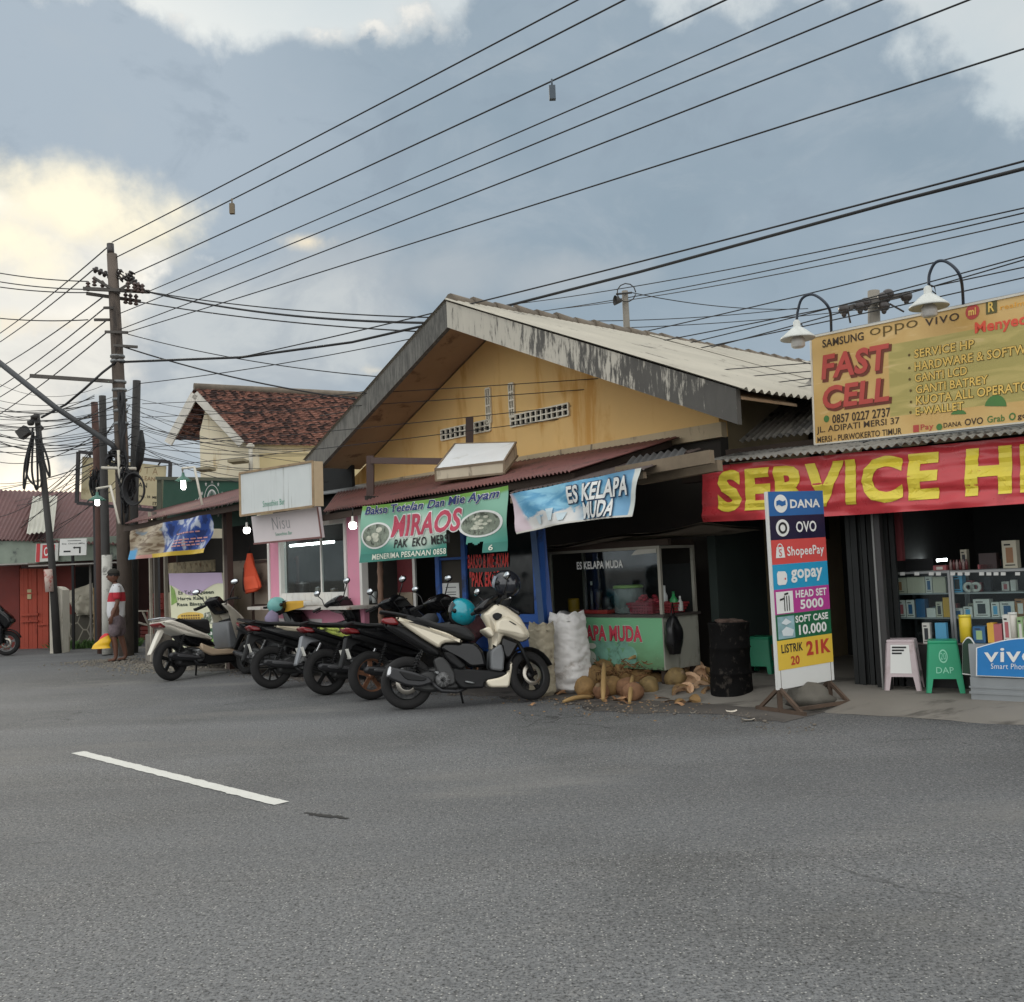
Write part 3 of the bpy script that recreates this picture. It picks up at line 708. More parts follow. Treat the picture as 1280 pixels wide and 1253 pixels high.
# poster board in front of the stall
sf = Surf(S.p(217, 826, .28), S.p(292, 822, .28), S.p(277, 716, -.02), S.p(211, 717, -.02))
po = thing('poster_board', 'cream and lilac poster board for ice dessert leaning behind the cream scooter', 'poster', sf.pt(.5, 0))
mb = MB(); sf.slab(mb, .03); mb.build('board', M('cream_print', C(220, 218, 186), .5, var=.05), po)
mb = MB(); patch(mb, sf, [(0, .82)]+[(i/12, .80+.07*math.cos(i/12*6.28+.4)) for i in range(13)]+[(1, 1), (0, 1)], .003); mb.build('lilac_band', M('lilac', C(190, 168, 196), .5, var=.05), po)
mb = MB()
letter(mb, sf, 'Es Teler Queen', .17, .735, .82, .79, .004, fat=.02); letter(mb, sf, 'Harga Kaki Lima', .15, .665, .87, .715, .004, fat=.02); letter(mb, sf, 'Rasa Bintang Lima', .13, .595, .95, .648, .004, fat=.02)
mb.build('lettering', M('ink_green_black', C(36, 52, 40), .6), po)
mb = MB(); patch(mb, sf, disc(.37, .48, .25, .055), .004); mb.build('oval', M('mustard', C(216, 178, 74), .5), po)
mb = MB()
for y in (.485, .455):
    for j in range(8): patch(mb, sf, rect(.2+j*.043, y, .2+j*.043+.03, y+.018), .007)
mb.build('small_print', M('ink_brown', C(110, 80, 36), .6), po)
mb = MB(); patch(mb, sf, disc(.72, .46, .17, .07), .004); patch(mb, sf, disc(.42, .34, .2, .05), .0045); mb.build('dessert_picture', M('dessert', C(84, 94, 70), .5, var=.6, vscale=16, stain=C(208, 206, 190), samt=.55, sscale=14), po)
mb = MB(); patch(mb, sf, disc(.72, .28, .13, .06), .006); mb.build('price_disc', M('deep_green', C(34, 84, 42), .5), po)
mb = MB(); letter(mb, sf, '13K', .63, .262, .81, .30, .009, fat=.03); mb.build('lettering', INKW, po)
mb = MB(); patch(mb, sf, disc(.62, .17, .26, .07), .004); patch(mb, sf, [(.02, .62), (.14, .66), (.1, .8), (.03, .86)], .004); mb.build('leaf_print', M('lime_leaf', C(128, 164, 74), .5, var=.3, vscale=10), po)

# orange bag
def bag(name, label, q, off, pl, w, h, d, mat, seed, straps=True, cat='bag'):
    p = pl.p(q[0], q[1], off); t = thing(name, label, cat, p-V((0, 0, h)))
    mb = MB()
    def fn(u, v):
        ang = 6.283*u; prof = (.12+.88*min(1, (1-v)*2.6)**.6)*(1-.35*max(0, .25-v)/.25*.9)
        q2 = 1+.22*mnoise.noise(V((math.cos(ang)*1.5+seed, math.sin(ang)*1.5, v*3)))
        return p+pl.u*(w/2*prof*math.cos(ang)*q2)+pl.n*(d/2*prof*math.sin(ang)*q2)+V((0, 0, -h*(1-v)))
    mb.grid(fn, 22, 14); mb.build('bag_body', mat, t, weld=True)
    if straps:
        mb = MB(); mb.tube([p+pl.u*-.05+V((0, 0, -.1)), p+V((0, 0, .12)), p+pl.u*.05+V((0, 0, -.1))], .008, 6); mb.build('strap', mat, t)
    return t
def cloth_bag():
    p = S.p(312, 692, -.2); t = thing('hanging_bag', 'bright orange drawstring bag hanging on the stall partition', 'bag', p-V((0, 0, .6)))
    prof = [(0, -.03, .03), (.12, -.06, .06), (.3, -.15, .12), (.55, -.20, .22), (.8, -.23, .33), (.92, -.21, .36), (1, -.16, .24)]; H = .60
    def ed(v):
        for a, b in zip(prof, prof[1:]):
            if v <= b[0]+1e-6: f_ = (v-a[0])/(b[0]-a[0]); return a[1]*(1-f_)+b[1]*f_, a[2]*(1-f_)+b[2]*f_
    def face(sg):
        def fn(u, v):
            l, r_ = ed(v); x = l+(r_-l)*u; th = .08*math.sin(math.pi*u)**.6*(.25+.75*math.sin(math.pi*min(1, v*.72+.12)))
            w = .035*mnoise.noise(V((u*3+v*2, v*3.5, sg+2)))+.018*math.sin(9*u+5*v)*v
            return p+S.u*(x-.0*v)+S.n*(sg*th+w*math.sin(math.pi*u))+V((0, 0, -H*v-.05*v*(1-u)))
        return fn
    mb = MB(); mb.grid(face(1), 16, 20); mb.grid(face(-1), 16, 20); mb.build('bag_body', M('orange_cloth', C(222, 84, 50), .75, var=.1), t, weld=True)
    mb = MB(); f1 = face(1)
    mb.grid(lambda u, v: f1(.02+.20*u, .35+.6*v)+S.n*.012, 5, 10); mb.build('dark_side', M('bag_dark', C(44, 30, 30), .8), t)
    mb = MB(); mb.grid(lambda u, v: f1(.28+.66*u, .60+.32*v)+S.n*.012, 8, 6); mb.build('pocket', M('orange_pocket', C(232, 96, 62), .7), t)
    mb = MB(); mb.tube([p+S.u*-.02, p+V((0, 0, .13)), p+S.u*.02], .008, 6); mb.build('strap', M('bag_dark', (0, 0, 0)), t)
cloth_bag()

# concrete block at the kerb, red crates, bench behind the walking man
mb = MB(); a, z = S.sz(186, 793, .1); S.box(mb, a-.13, a+.20, 0, z, -.25, .12)
tag(mb.build('concrete_block', M('old_concrete', C(128, 122, 114), .95, var=.25, bump=.5, stain=C(86, 80, 74), samt=.45), bevel=.02), 'upright grey concrete block behind the cream scooter tail', 'block')
for i, (x, y0, y1, o, c) in enumerate(((182, 800, 783, -2.2, C(128, 52, 44)), (190, 783, 762, -2.25, C(142, 60, 50)), (196, 762, 742, -2.3, C(136, 48, 42)))):
    mb = MB(); a, z0 = S.sz(x, y0, o); z1 = S.sz(x, y1, o)[1]
    S.box(mb, a-.3, a+.3, z0, z0+.03, o-.35, o)
    for oo in (o-.02, o-.35): 
        for k_ in range(3): S.box(mb, a-.3, a+.3, z0+.05+k_*(z1-z0-.05)/3, z0+.05+(k_+.7)*(z1-z0-.05)/3, oo, oo+.02)
    for aa in (a-.3, a+.28): S.box(mb, aa, aa+.02, z0+.03, z1, o-.33, o-.021)
    tag(mb.build('plastic_crate', M('crate_red%d' % i, c, .6, var=.15)), ['lowest red crate stacked behind the thin stall posts', 'middle red crate stacked behind the thin stall posts', 'topmost red crate stacked behind the thin stall posts'][i], 'crate', 'red crates')
rk = thing('wire_rack', 'pale bent wire rack standing behind the walking man', 'rack', S.p(172, 812, -1.2))
mb = MB()
for x0, y0, x1, y1 in ((160, 764, 186, 764), (160, 764, 160, 812), (186, 764, 186, 812), (161, 775, 186, 782), (166, 764, 168, 782), (178, 764, 186, 782)): mb.bar(S.p(x0, y0, -1.2), S.p(x1, y1, -1.2), .03)
mb.build('frame', M('pale_post', (0, 0, 0)), rk)
mb = MB()
for x in (160, 186): mb.bar(S.p(x, 812, -1.2), S.p(x, 812, -1.2)-S.n*.4, .03)
mb.build('foot', M('pale_post', (0, 0, 0)), rk)

# ------------------------------------------------------------------ pink kiosk
ki = thing('kiosk', 'pink and white drinks kiosk with open serving window', 'kiosk', S.pt(sx(400), 0, -.8))
PINK = M('pink_panel', C(214, 142, 164), .55, var=.08, stain=C(196, 150, 160), samt=.35)
a0, a1 = sx(342), sx(458); zt = S.sz(400, 655)[1]; zc = S.sz(400, 757, .1)[1]
mb = MB(); S.box(mb, a0+.02, a0+.30, zc, zt, 0, .06); S.box(mb, a1-.34, a1-.04, zc, zt+.1, 0, .06); S.box(mb, a0, a1, .1, zc-.03, -.04, .05)
mb.build('pink_panel', PINK, ki)
mb = MB()
for a in (a0-.03, a0+.302, a1-.40, a1-.038): S.box(mb, a, a+.055, zc, zt+.05, -.02, .08)
S.box(mb, a0+.36, a1-.402, zc+.0, zc+.18, -.02, .075); S.box(mb, a0+.36, a1-.402, zt-.03, zt+.06, -.02, .078)
S.box(mb, sx(404)-.015, sx(404)+.015, zc+.18, zt-.03, .0, .03); S.box(mb, a0-.03, a0+.02, 0, zc-.05, 0, .07)
mb.build('window_frame', WHITE, ki)
mb = MB(); S.box(mb, a0+.36, a1-.4, zc+.18, zt, .012, .018); mb.build('window_pane', GLASS, ki)
mb = MB(); S.box(mb, a0-.12, a1+.15, zc-.045, zc-.002, -.3, .38); mb.build('counter', M('counter_white', C(190, 184, 176), .5, var=.15, stain=C(130, 108, 96), samt=.38), ki)
mb = MB()
for i in range(9): S.box(mb, a0+.35+i*.17, a0+.35+i*.17+.15, zc+.005, zc+.16, .0755, .079)
mb.build('tile', M('white_tile', C(222, 220, 214), .3, var=.05), ki)
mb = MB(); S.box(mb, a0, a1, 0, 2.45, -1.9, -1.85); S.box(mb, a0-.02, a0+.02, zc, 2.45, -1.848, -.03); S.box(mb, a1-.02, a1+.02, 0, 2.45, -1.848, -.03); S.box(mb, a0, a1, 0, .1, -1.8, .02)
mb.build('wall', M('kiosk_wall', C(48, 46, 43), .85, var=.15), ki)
sfk = Surf(S.pt(a0+.05, .12, .052), S.pt(a1-.05, .12, .052), S.pt(a1-.05, zc-.08, .052), S.pt(a0+.05, zc-.08, .052))
mb = MB(); patch(mb, sfk, rect(.02, .0, .30, .86), .003); patch(mb, sfk, rect(.36, 0, .58, .86), .003); patch(mb, sfk, rect(.64, 0, .95, .8), .003); mb.build('front_print', M('print_white', C(214, 206, 204), .5, var=.1), ki)
mb = MB()
for i in range(3):
    for j in range(4): patch(mb, sfk, disc(.09+i*.31+.1*(j % 2), .22+.16*j, .03, .035, 10), .007); patch(mb, sfk, rect(.06+i*.31+.1*(j % 2), .15+.16*j, .13+i*.31+.1*(j % 2), .17+.16*j), .008)
mb.build('drink_picture', M('drink_print', C(92, 104, 92), .5, var=.5, vscale=12), ki)
mb = MB(); mb.tube([S.p(363, 682.5, -.25), S.p(417, 677.5, -.25)], .02, 10); tag(mb.build('tube_light', M('tube_lit', (1, 1, 1), .5, emit=(1, 1, .97, 9))), 'lit fluorescent tube inside the kiosk window', 'lamp')
mb = MB(); pbox(S, mb, (436, 747), (450, 722), -.35, -.1); bx_ = tag(mb.build('carton', M('blue_carton', C(52, 104, 140), .5, var=.1)), 'blue carton on the right of the kiosk window sill', 'carton')
mb = MB(); pbox(S, mb, (434, 721.5), (449, 708), -.35, -.12); tag(mb.build('carton', M('white_red_pack', C(204, 196, 192), .5, var=.05, stain=C(176, 60, 58), samt=.42, sscale=7)), 'white and red pack on top of the blue carton', 'carton')
mb = MB()
mb.grid(lambda u, v: S.p(366+12*u-3*v*(1-u), 740-38*v, -.7)+S.n*.05*math.sin(9*u+2*v), 10, 8); tag(mb.build('apron', M('grey_apron', C(150, 148, 142), .85, var=.15)), 'pale apron hanging inside the kiosk on the left', 'apron')
for i_, (x_, y0_, y1_, r_, c_, l_) in enumerate(((378, 747, 727, .12, C(34, 33, 34), 'black rice cooker in the kiosk window beside the apron'), (398, 747, 733, .05, C(120, 116, 108), 'grey steel jug behind the kiosk mullion'), (418, 747, 735, .06, C(90, 74, 60), 'brown jar inside the right kiosk window'))):
    z0_ = S.sz(x_, y0_, -.45)[1]; z1_ = S.sz(x_, y1_, -.45)[1]; p_ = S.p(x_, y0_, -.45); h_ = z1_-z0_; t = thing('pot', l_, 'pot', p_)
    mb = MB(); mb.lathe([(.001, 0), (r_*.85, 0), (r_, h_*.2), (r_, h_*.8), (r_*.9, h_*.84)], O=p_, n=18); mb.build('body', M('pot%d' % i_, c_, .4), t)
    mb = MB(); mb.lathe([(r_*.95, h_*.841), (r_*.9, h_*.92), (r_*.2, h_*.95), (r_*.18, h_), (.001, h_)], O=p_, n=18); mb.build('lid', M('pot_lid', C(120, 120, 120), .4, .4), t)
mb = MB()
def cloth(u, v):
    q0, q1 = S.p(352, 753, .42), S.p(378, 752, .42); p = q0*(1-u)+q1*u
    t = v*.34; o = -.22+min(t, .2); dz = -max(0, t-.2)*(1.1-.5*u)
    return p+S.n*(o+.004*math.sin(20*u))+V((0, 0, dz+.008))
mb.grid(cloth, 14, 10); tag(mb.build('cloth', M('yellow_cloth', C(196, 152, 52), .85, var=.15)), 'yellow cloth draped over the kiosk counter edge', 'cloth')
for i, (x, c) in enumerate(((462, C(150, 156, 158)), (468, C(128, 132, 130)))):
    p = S.p(x, 754, -.05); mb = MB(); mb.lathe([(.03, 0), (.045, .15), (.043, .15), (.028, .01)], O=p, n=14)
    tag(mb.build('drinking_glass', M('cup_plastic%d' % i, c, .2, var=.05)), ['left clear cup on the right end of the kiosk counter', 'right clear cup on the right end of the kiosk counter'][i], 'cup', 'cups on the kiosk counter')
mb = MB(); S.box(mb, S.sz(392, 600, -1.9)[0], S.sz(440, 600, -1.9)[0], 0, S.sz(420, 580, -1.9)[1], -1.96, -1.9); mb.build('shade_board', NEARBLK, ki)  # invented dark board, put in for the shadowed void left of the gable
# two pale sign boxes above the kiosk
sb = thing('sign_box', 'large rust-edged white sign box with pale green lettering above the kiosk', 'sign', S.p(350, 640, .5))
sf = Surf(S.p(301, 645, .62), S.p(392, 633, .62), S.p(391, 577, .62), S.p(300, 592, .62))
mb = MB(); sf.slab(mb, .12); mb.build('box_body', M('streaky_white', C(206, 210, 208), .5, var=.05, vscale=3, stain=C(170, 172, 168), samt=.42, sscale=3, sstretch=(6, 6, .3)), sb)
mb = MB(); cs = [sf.pt(0, 0, .003), sf.pt(1, 0, .003), sf.pt(1, 1, .003), sf.pt(0, 1, .003)]
for i in range(4): mb.bar(cs[i], cs[(i+1) % 4], .03)
mb.build('edge_trim', M('rust_trim', C(150, 128, 100), .8, var=.4, vscale=6), sb)
mb = MB(); q = [sf.pt(1, 0, -.002), sf.pt(1, 1, -.002)]; 
mb.add([q[0]+S.u*.02, q[1]+S.u*.02, q[1]+S.u*.02-S.n*.13, q[0]+S.u*.02-S.n*.13, q[0]+S.u*.035, q[1]+S.u*.035, q[1]+S.u*.035-S.n*.13, q[0]+S.u*.035-S.n*.13], [(0, 1, 2, 3), (7, 6, 5, 4), (0, 4, 5, 1), (1, 5, 6, 2), (2, 6, 7, 3), (3, 7, 4, 0)])
mb.build('end_panel', M('beige_end', C(186, 166, 136), .8, var=.15), sb)
mb = MB(); letter(mb, sf, 'Smoothies Bar', .33, .13, .63, .27, .004, fat=.0); mb.build('lettering', M('pale_green_ink', C(96, 156, 132), .6), sb)
sb2 = thing('sign_box', 'smaller pinkish white sign box with faint grey lettering under the large one', 'sign', S.p(358, 675, .3))
sf = Surf(S.p(318, 680, .4), S.p(402, 672, .4), S.p(397, 634, .4), S.p(314, 646, .4))
mb = MB(); sf.slab(mb, .05); mb.build('box_body', M('pinkish_white', C(214, 204, 204), .5, var=.05), sb2)
mb = MB(); letter(mb, sf, 'Nisu', .32, .42, .58, .86, .004, fat=-.012, space=1.1); mb.build('lettering', M('grey_ink', C(150, 148, 150), .6), sb2)
mb = MB(); letter(mb, sf, 'Smoothies Bar', .35, .2, .6, .32, .004, fat=.0); mb.build('lettering', M('pale_green_ink', (0, 0, 0)), sb2)
mb = MB(); mb.bar(sf.pt(0, 0, .004), sf.pt(1, 0, .004), .025); mb.bar(sf.pt(1, 0, .004), sf.pt(1, 1, .004), .02); mb.build('edge_trim', M('brown_trim', C(120, 82, 78), .7), sb2)

# ------------------------------------------------------------------ meatball noodle stall
ms = thing('food_stall', 'noodle stall with blue door frames and dark red panel behind the torn green banner', 'stall', S.pt(sx(560), 0, -1))
mb = MB(); S.box(mb, sx(456), sx(690), 0, 2.4, -2.1, -2.05); mb.build('back_wall', NEARBLK, ms)
mb = MB(); pbox(S, mb, (477, 742), (516, 690), -.52, -.5); mb.build('red_panel', M('dull_red', C(110, 44, 48), .7), ms)
mb = MB(); pbox(S, mb, (477, 768), (516, 741), -.52, -.49); mb.build('pale_board', M('pale_board', C(150, 136, 118), .8, stain=C(100, 88, 76), samt=.4), ms)
mb = MB(); pbox(S, mb, (460, 820), (545, 769), -.55, -.5); mb.build('counter_front', DARKW, ms)
mb = MB(); pbox(S, mb, (515.5, 770), (518.5, 660), -.48, -.45); mb.build('post', WHITE, ms)
mb = MB(); pbox(S, mb, (461, 800), (470, 655), -.3, -.22); mb.build('post', BROWN, ms)
mb = MB()
for x0, x1 in ((545, 550), (578, 583)): pbox(S, mb, (x0, 850), (x1, 640), -.36, -.3)
pbox(S, mb, (545, 700), (583, 697), -.352, -.31)
pbox(S, mb, (583, 778), (672, 768), -.362, -.29); pbox(S, mb, (668, 860), (677, 655), -.365, -.28)
pbox(S, mb, (583, 815), (668, 812), -.352, -.30)
mb.build('door_frame', BLUE, ms)
mb = MB(); pbox(S, mb, (551, 850), (577, 776), -.35, -.33); pbox(S, mb, (584, 811), (667, 779), -.35, -.325); mb.build('lower_panel', M('blue_panel', C(40, 78, 150), .5, var=.2), ms)
mb = MB(); pbox(S, mb, (551, 776), (577, 655), -.36, -.34); mb.build('door_board', M('dim_board', C(66, 60, 52), .8, var=.3), ms)
sf = Surf(S.p(584, 767, -.33), S.p(667, 767, -.33), S.p(667, 655, -.33), S.p(584, 655, -.33))
mb = MB(); sf.slab(mb, .012); pn = mb.build('window_pane', M('black_glass', C(18, 21, 22), .12, var=.1), ms)
sw = Surf(S.p(585, 734, -.318), S.p(640, 733, -.318), S.p(640, 690, -.318), S.p(585, 693, -.318))
mb = MB(); letter(mb, sw, 'BAKSO & MIE AYAM', .0, .56, .92, .98, .003, fat=.02); letter(mb, sw, '"PAK EKO"', .04, 0, .72, .46, .003, fat=.03); mb.build('lettering', M('red_vinyl', C(226, 58, 52), .5), pn)
mb = MB(); pbox(S, mb, (553, 752), (574, 729), -.338, -.334); pp = mb.build('notice', INKW, ms)
mb = MB()
for y in (734, 740, 743, 747, 749): pbox(S, mb, (557, y+.8), (570, y), -.333, -.332)
mb.build('small_print', INK, pp)
# bamboo pole and the blue leaning posts
mb = MB(); p0, p1 = S.p(477, 808, .2), S.p(474, 640, .2); n = 9
pts = []; rr = []
for i in range(n*3+1):
    t = i/(n*3); pts.append(p0*(1-t)+p1*t); rr.append(.042 if i % 3 == 0 else .034)
p0g = V((pts[0].x, pts[0].y, 0)); mb.tube([p0g]+pts, [.036]+rr, 12)
tag(mb.build('bamboo_pole', M('bamboo', C(122, 92, 74), .6, var=.25, vscale=3)), 'brown bamboo pole under the left end of the torn green banner', 'pole')
mb = MB(); q = S.p(682, 800, -.22); g0 = V((q.x, q.y, 0)); mb.bar(g0, S.p(664, 640, -.22), .065)
tag(mb.build('canopy_post', M('blue_post', C(58, 82, 118), .6, var=.25, vscale=3)), 'leaning dusty blue post left of the young coconut cart', 'post')
mb = MB(); q = S.p(693, 800, -.4); g0 = V((q.x, q.y, 0)); mb.bar(g0, S.p(676, 640, -.4), .06)
tag(mb.build('canopy_post', M('blue_bright', C(44, 80, 150), .5, var=.2)), 'leaning bright blue post just left of the cart glass', 'post')

# torn green banner
def hole(u, v):
    # torn-out piece low on the right
    if .64 < u < .765 and v < .43-.25*(u-.64): return False
    if .64 < u < .84+.02*math.sin(v*60) and v < .10: return False
    if .765 <= u < .86 and v < .16+.03*math.sin(u*90): return False
    return True
sf = Surf(S.p(449, 704, .5), S.p(633, 689, .5), S.p(634, 607, .5), S.p(452, 633, .5), wave=wv(.022, 2.2, 1.2, 3, 1.2), sag_top=.03, sag_bot=.0)
gb = thing('banner', 'torn green noodle stall banner with red and blue lettering', 'banner', sf.pt(.5, 0))
def gmat():
    m = bpy.data.materials.new('green_print'); m.use_nodes = True; k = NT(m.node_tree); b = k.n['Principled BSDF']; b.inputs['Roughness'].default_value = .42
    uv = k.new('ShaderNodeUVMap').outputs[0]; s = k.new('ShaderNodeSeparateXYZ'); k.l.new(uv, s.inputs[0]); u, v = s.outputs[0], s.outputs[1]
    n = k.noise(uv, 4, 5, .55, .3)
    col = k.mix(k.step(k.math('ADD', v, k.math('MULTIPLY', n, .3)), .25, .75), C(58, 138, 122), C(132, 182, 158))
    c2 = k.math('ADD', k.math('MULTIPLY', k.math('ABSOLUTE', k.math('SUBTRACT', u, .45)), 1.7), k.math('MULTIPLY', k.math('ABSOLUTE', k.math('SUBTRACT', v, .45)), 1.6))
    col = k.mix(k.step(c2, .75, .2), col, C(206, 218, 204))
    col = k.mix(k.step(k.math('ADD', v, k.math('MULTIPLY', n, .1)), .93, 1.0), col, C(110, 158, 62))
    col = k.mix(k.step(v, .155, .145), col, C(48, 122, 108))
    k.put(b.inputs['Base Color'], col); return m
mb = MB(); sf.sheet(mb, 96, 44, keep=hole); mb.build('sheet', gmat(), gb)
ct = (40, 8)
sk = -.0
mb = MB(); letter(mb, sf, 'Bakso Tetelan Dan Mie Ayam', .03, .80, .95, .985, .008, fat=.02, shear=.25, grow=.035, cut=ct); letter(mb, sf, 'MIRAOS', .24, .40, .73, .78, .008, fat=.03, shear=.2, grow=.04, cut=ct)
for cx, cy, rx, ry in ((.125, .46, .115, .235), (.845, .47, .135, .215)): patch(mb, sf, disc(cx, cy, rx, ry, 28), .006, ct)
mb.build('white_outline', INKW, gb)
mb = MB(); letter(mb, sf, 'Bakso Tetelan Dan Mie Ayam', .03, .80, .95, .985, .013, fat=.02, shear=.25, cut=ct); mb.build('lettering', M('navy_ink', C(40, 52, 110), .6), gb)
mb = MB(); letter(mb, sf, 'MIRAOS', .24, .40, .73, .78, .013, fat=.03, shear=.2, cut=ct); mb.build('lettering', M('pink_red_ink', C(190, 70, 92), .6, var=.2, vscale=9), gb)
mb = MB(); letter(mb, sf, 'PAK  EKO  MERSI', .275, .21, .66, .365, .009, fat=.02, cut=ct); mb.build('lettering', INK, gb)
mb = MB(); letter(mb, sf, 'MENERIMA PESANAN 0858', .10, .035, .635, .135, .009, fat=.02, cut=ct); letter(mb, sf, '6', .90, .03, .925, .12, .009, fat=.02); mb.build('lettering', M('cream_ink', C(218, 222, 206), .6), gb)
mb = MB()
for cx, cy, rx, ry in ((.125, .46, .1, .205), (.845, .47, .118, .185)): patch(mb, sf, disc(cx, cy, rx, ry, 28), .0095, ct)
mb.build('bowl_picture', M('bowl_print', C(128, 136, 120), .5, var=.4, vscale=14, stain=C(58, 62, 50), samt=.52, sscale=13), gb)
mb = MB()
for i in range(9):
    a = rnd.random()*6.28; r_ = rnd.random()*.7; patch(mb, sf, disc(.125+.085*r_*math.cos(a), .46+.17*r_*math.sin(a), .022, .048, 12), .0125)
for i in range(14):
    a = rnd.random()*6.28; r_ = rnd.random()*.8; patch(mb, sf, disc(.845+.1*r_*math.cos(a), .47+.15*r_*math.sin(a), .016, .022, 8), .0125)
mb.build('food_picture', M('food_print', C(196, 196, 178), .5, var=.4, vscale=18), gb)

# blue young coconut banner
sf = Surf(S.p(647, 668, .66), S.p(790, 646, .66), S.p(802, 585, .66), S.p(637, 618, .66), wave=wv(.03, 2.4, 1.4, 8, .8), sag_top=.0, sag_bot=-.03)
cb = thing('banner', 'sagging blue and white young coconut banner under the lower canopy', 'banner', sf.pt(.5, 0))
def cmat():
    m = bpy.data.materials.new('blue_print'); m.use_nodes = True; k = NT(m.node_tree); b = k.n['Principled BSDF']; b.inputs['Roughness'].default_value = .42
    uv = k.new('ShaderNodeUVMap').outputs[0]; s = k.new('ShaderNodeSeparateXYZ'); k.l.new(uv, s.inputs[0]); u, v = s.outputs[0], s.outputs[1]
    n = k.noise(k.mapping(uv, (1.6, 1, 1)), 3.2, 5, .55, .9); n2 = k.noise(k.mapping(uv, (2, 1, 1), (5, 3, 0)), 6, 4, .5, .5)
    col = k.mix(k.step(n, .40, .62), C(86, 152, 190), C(138, 194, 218)); col = k.mix(k.step(u, .62, .95), col, C(112, 160, 194))
    w = k.math('ADD', k.math('MULTIPLY', k.math('SUBTRACT', 1.0, v), .9), k.math('MULTIPLY', n2, .7))
    col = k.mix(k.math('MULTIPLY', k.step(w, .86, .98), k.step(u, .68, .50)), col, C(216, 214, 210))
    col = k.mix(k.step(k.math('ADD', u, k.math('MULTIPLY', v, .12)), .16, .12), col, C(202, 184, 190))
    col = k.mix(k.step(u, .955, .965), col, C(206, 210, 204))
    col = k.mix(k.step(v, .05, .03), col, C(200, 196, 186))
    k.put(b.inputs['Base Color'], col); return m
mb = MB(); sf.sheet(mb, 60, 24); mb.build('sheet', cmat(), cb)
mb = MB(); letter(mb, sf, 'ES KELAPA', .475, .47, .935, .90, .014, fat=.03, grow=.04, cut=ct); letter(mb, sf, 'MUDA', .605, .045, .85, .44, .014, fat=.03, grow=.04, cut=ct); mb.build('dark_outline', M('navy_outline', C(44, 62, 92), .6), cb)
mb = MB(); letter(mb, sf, 'ES KELAPA', .475, .47, .935, .90, .02, fat=.03, cut=ct); letter(mb, sf, 'MUDA', .605, .045, .85, .44, .02, fat=.03, cut=ct); mb.build('lettering', INKW, cb)
mb = MB()
for cx, cy, w, h in ((.33, .30, .03, .30), (.22, .22, .022, .2), (.42, .2, .04, .18)): patch(mb, sf, [(cx-w*.5, cy-h*.5), (cx+w*.5, cy-h*.5), (cx+w, cy+h*.5), (cx-w, cy+h*.5)], .015, ct)
mb.build('glass_picture', M('pale_print', C(198, 214, 220), .5, var=.1), cb)
# ------------------------------------------------------------------ young coconut cart
OC = -.75; OS = OC-.12
c0, zc = S.sz(688, 768, OC); c1 = S.sz(828, 766, OC)[0]; zt_ = S.sz(828, 682, OC)[1]; zb_ = S.sz(828, 838, OC)[1]; DW = .62
cart = thing('drinks_cart', 'green drinks cart with glass case and grey tin side, for young coconut ice', 'cart', S.pt((c0+c1)/2, 0, OC-DW/2))
mb = MB(); S.box(mb, c0, c1, zb_, zc-.03, OC-DW, OC); mb.build('body', M('cart_tin', C(158, 158, 146), .6, var=.12, stain=C(98, 96, 88), samt=.42, sscale=2.5, sstretch=(1.5, 1.5, .6)), cart)
mb = MB(); S.box(mb, c0-.02, c1+.03, zc-.028, zc, OC-DW-.02, OC+.02); mb.build('counter_top', M('dark_edge', C(64, 58, 54), .6, var=.3), cart)
def cmat2():
    m = bpy.data.materials.new('green_cart_print'); m.use_nodes = True; k = NT(m.node_tree); b = k.n['Principled BSDF']; b.inputs['Roughness'].default_value = .4
    uv = k.new('ShaderNodeUVMap').outputs[0]; s = k.new('ShaderNodeSeparateXYZ'); k.l.new(uv, s.inputs[0]); v = s.outputs[1]
    n = k.noise(k.mapping(uv, (2, 1, 1)), 3, 6, .6, .4); n3 = k.noise(k.mapping(uv, (2, 1, 1)), 16, 6, .7)
    col = k.mix(k.step(k.math('ADD', v, k.math('MULTIPLY', n, .5)), .2, 1.0), C(96, 128, 92), C(116, 178, 134))
    col = k.mix(k.step(n3, .62, .7), col, C(160, 176, 150))
    col = k.mix(k.math('MULTIPLY', k.step(v, .1, .0), k.step(n3, .45, .55)), col, C(70, 74, 58))
    k.put(b.inputs['Base Color'], col); return m
sf = Surf(S.pt(c0+.01, zb_+.0, OC+.004), S.pt(c1-.01, zb_, OC+.004), S.pt(c1-.01, zc-.035, OC+.004), S.pt(c0+.01, zc-.035, OC+.004))
mb = MB(); sf.sheet(mb, 4, 4); pr_ = mb.build('front_print', cmat2(), cart)
mb = MB(); letter(mb, sf, 'ES KELAPA MUDA', .06, .53, .83, .84, .002, fat=.03, grow=.035); mb.build('white_outline', INKW, cart)
mb = MB(); letter(mb, sf, 'ES KELAPA MUDA', .06, .53, .83, .84, .004, fat=.03, grow=.018); mb.build('dark_outline', M('dark_red_ink', C(92, 30, 40), .6), cart)
mb = MB(); letter(mb, sf, 'ES KELAPA MUDA', .06, .53, .83, .84, .006, fat=.02); mb.build('lettering', M('rose_ink', C(200, 62, 82), .6), cart)
mb = MB()
for cx, cy, rx, ry, in ((.47, .26, .065, .19), (.60, .25, .062, .19), (.72, .25, .062, .19), (.45, .46, .05, .08), (.55, .46, .05, .08), (.66, .47, .05, .07)): patch(mb, sf, disc(cx, cy, rx, ry, 22), .003+.0004*cx)
mb.build('coconut_picture', M('green_nut', C(116, 164, 146), .5, var=.3, vscale=9, stain=C(64, 104, 78), samt=.4, sscale=7), cart)
mb = MB(); patch(mb, sf, disc(.36, .18, .06, .15, 20), .0045); patch(mb, sf, disc(.385, .42, .04, .06, 20), .0045); mb.build('cut_coconut_picture', M('nut_white', C(208, 212, 200), .5), cart)
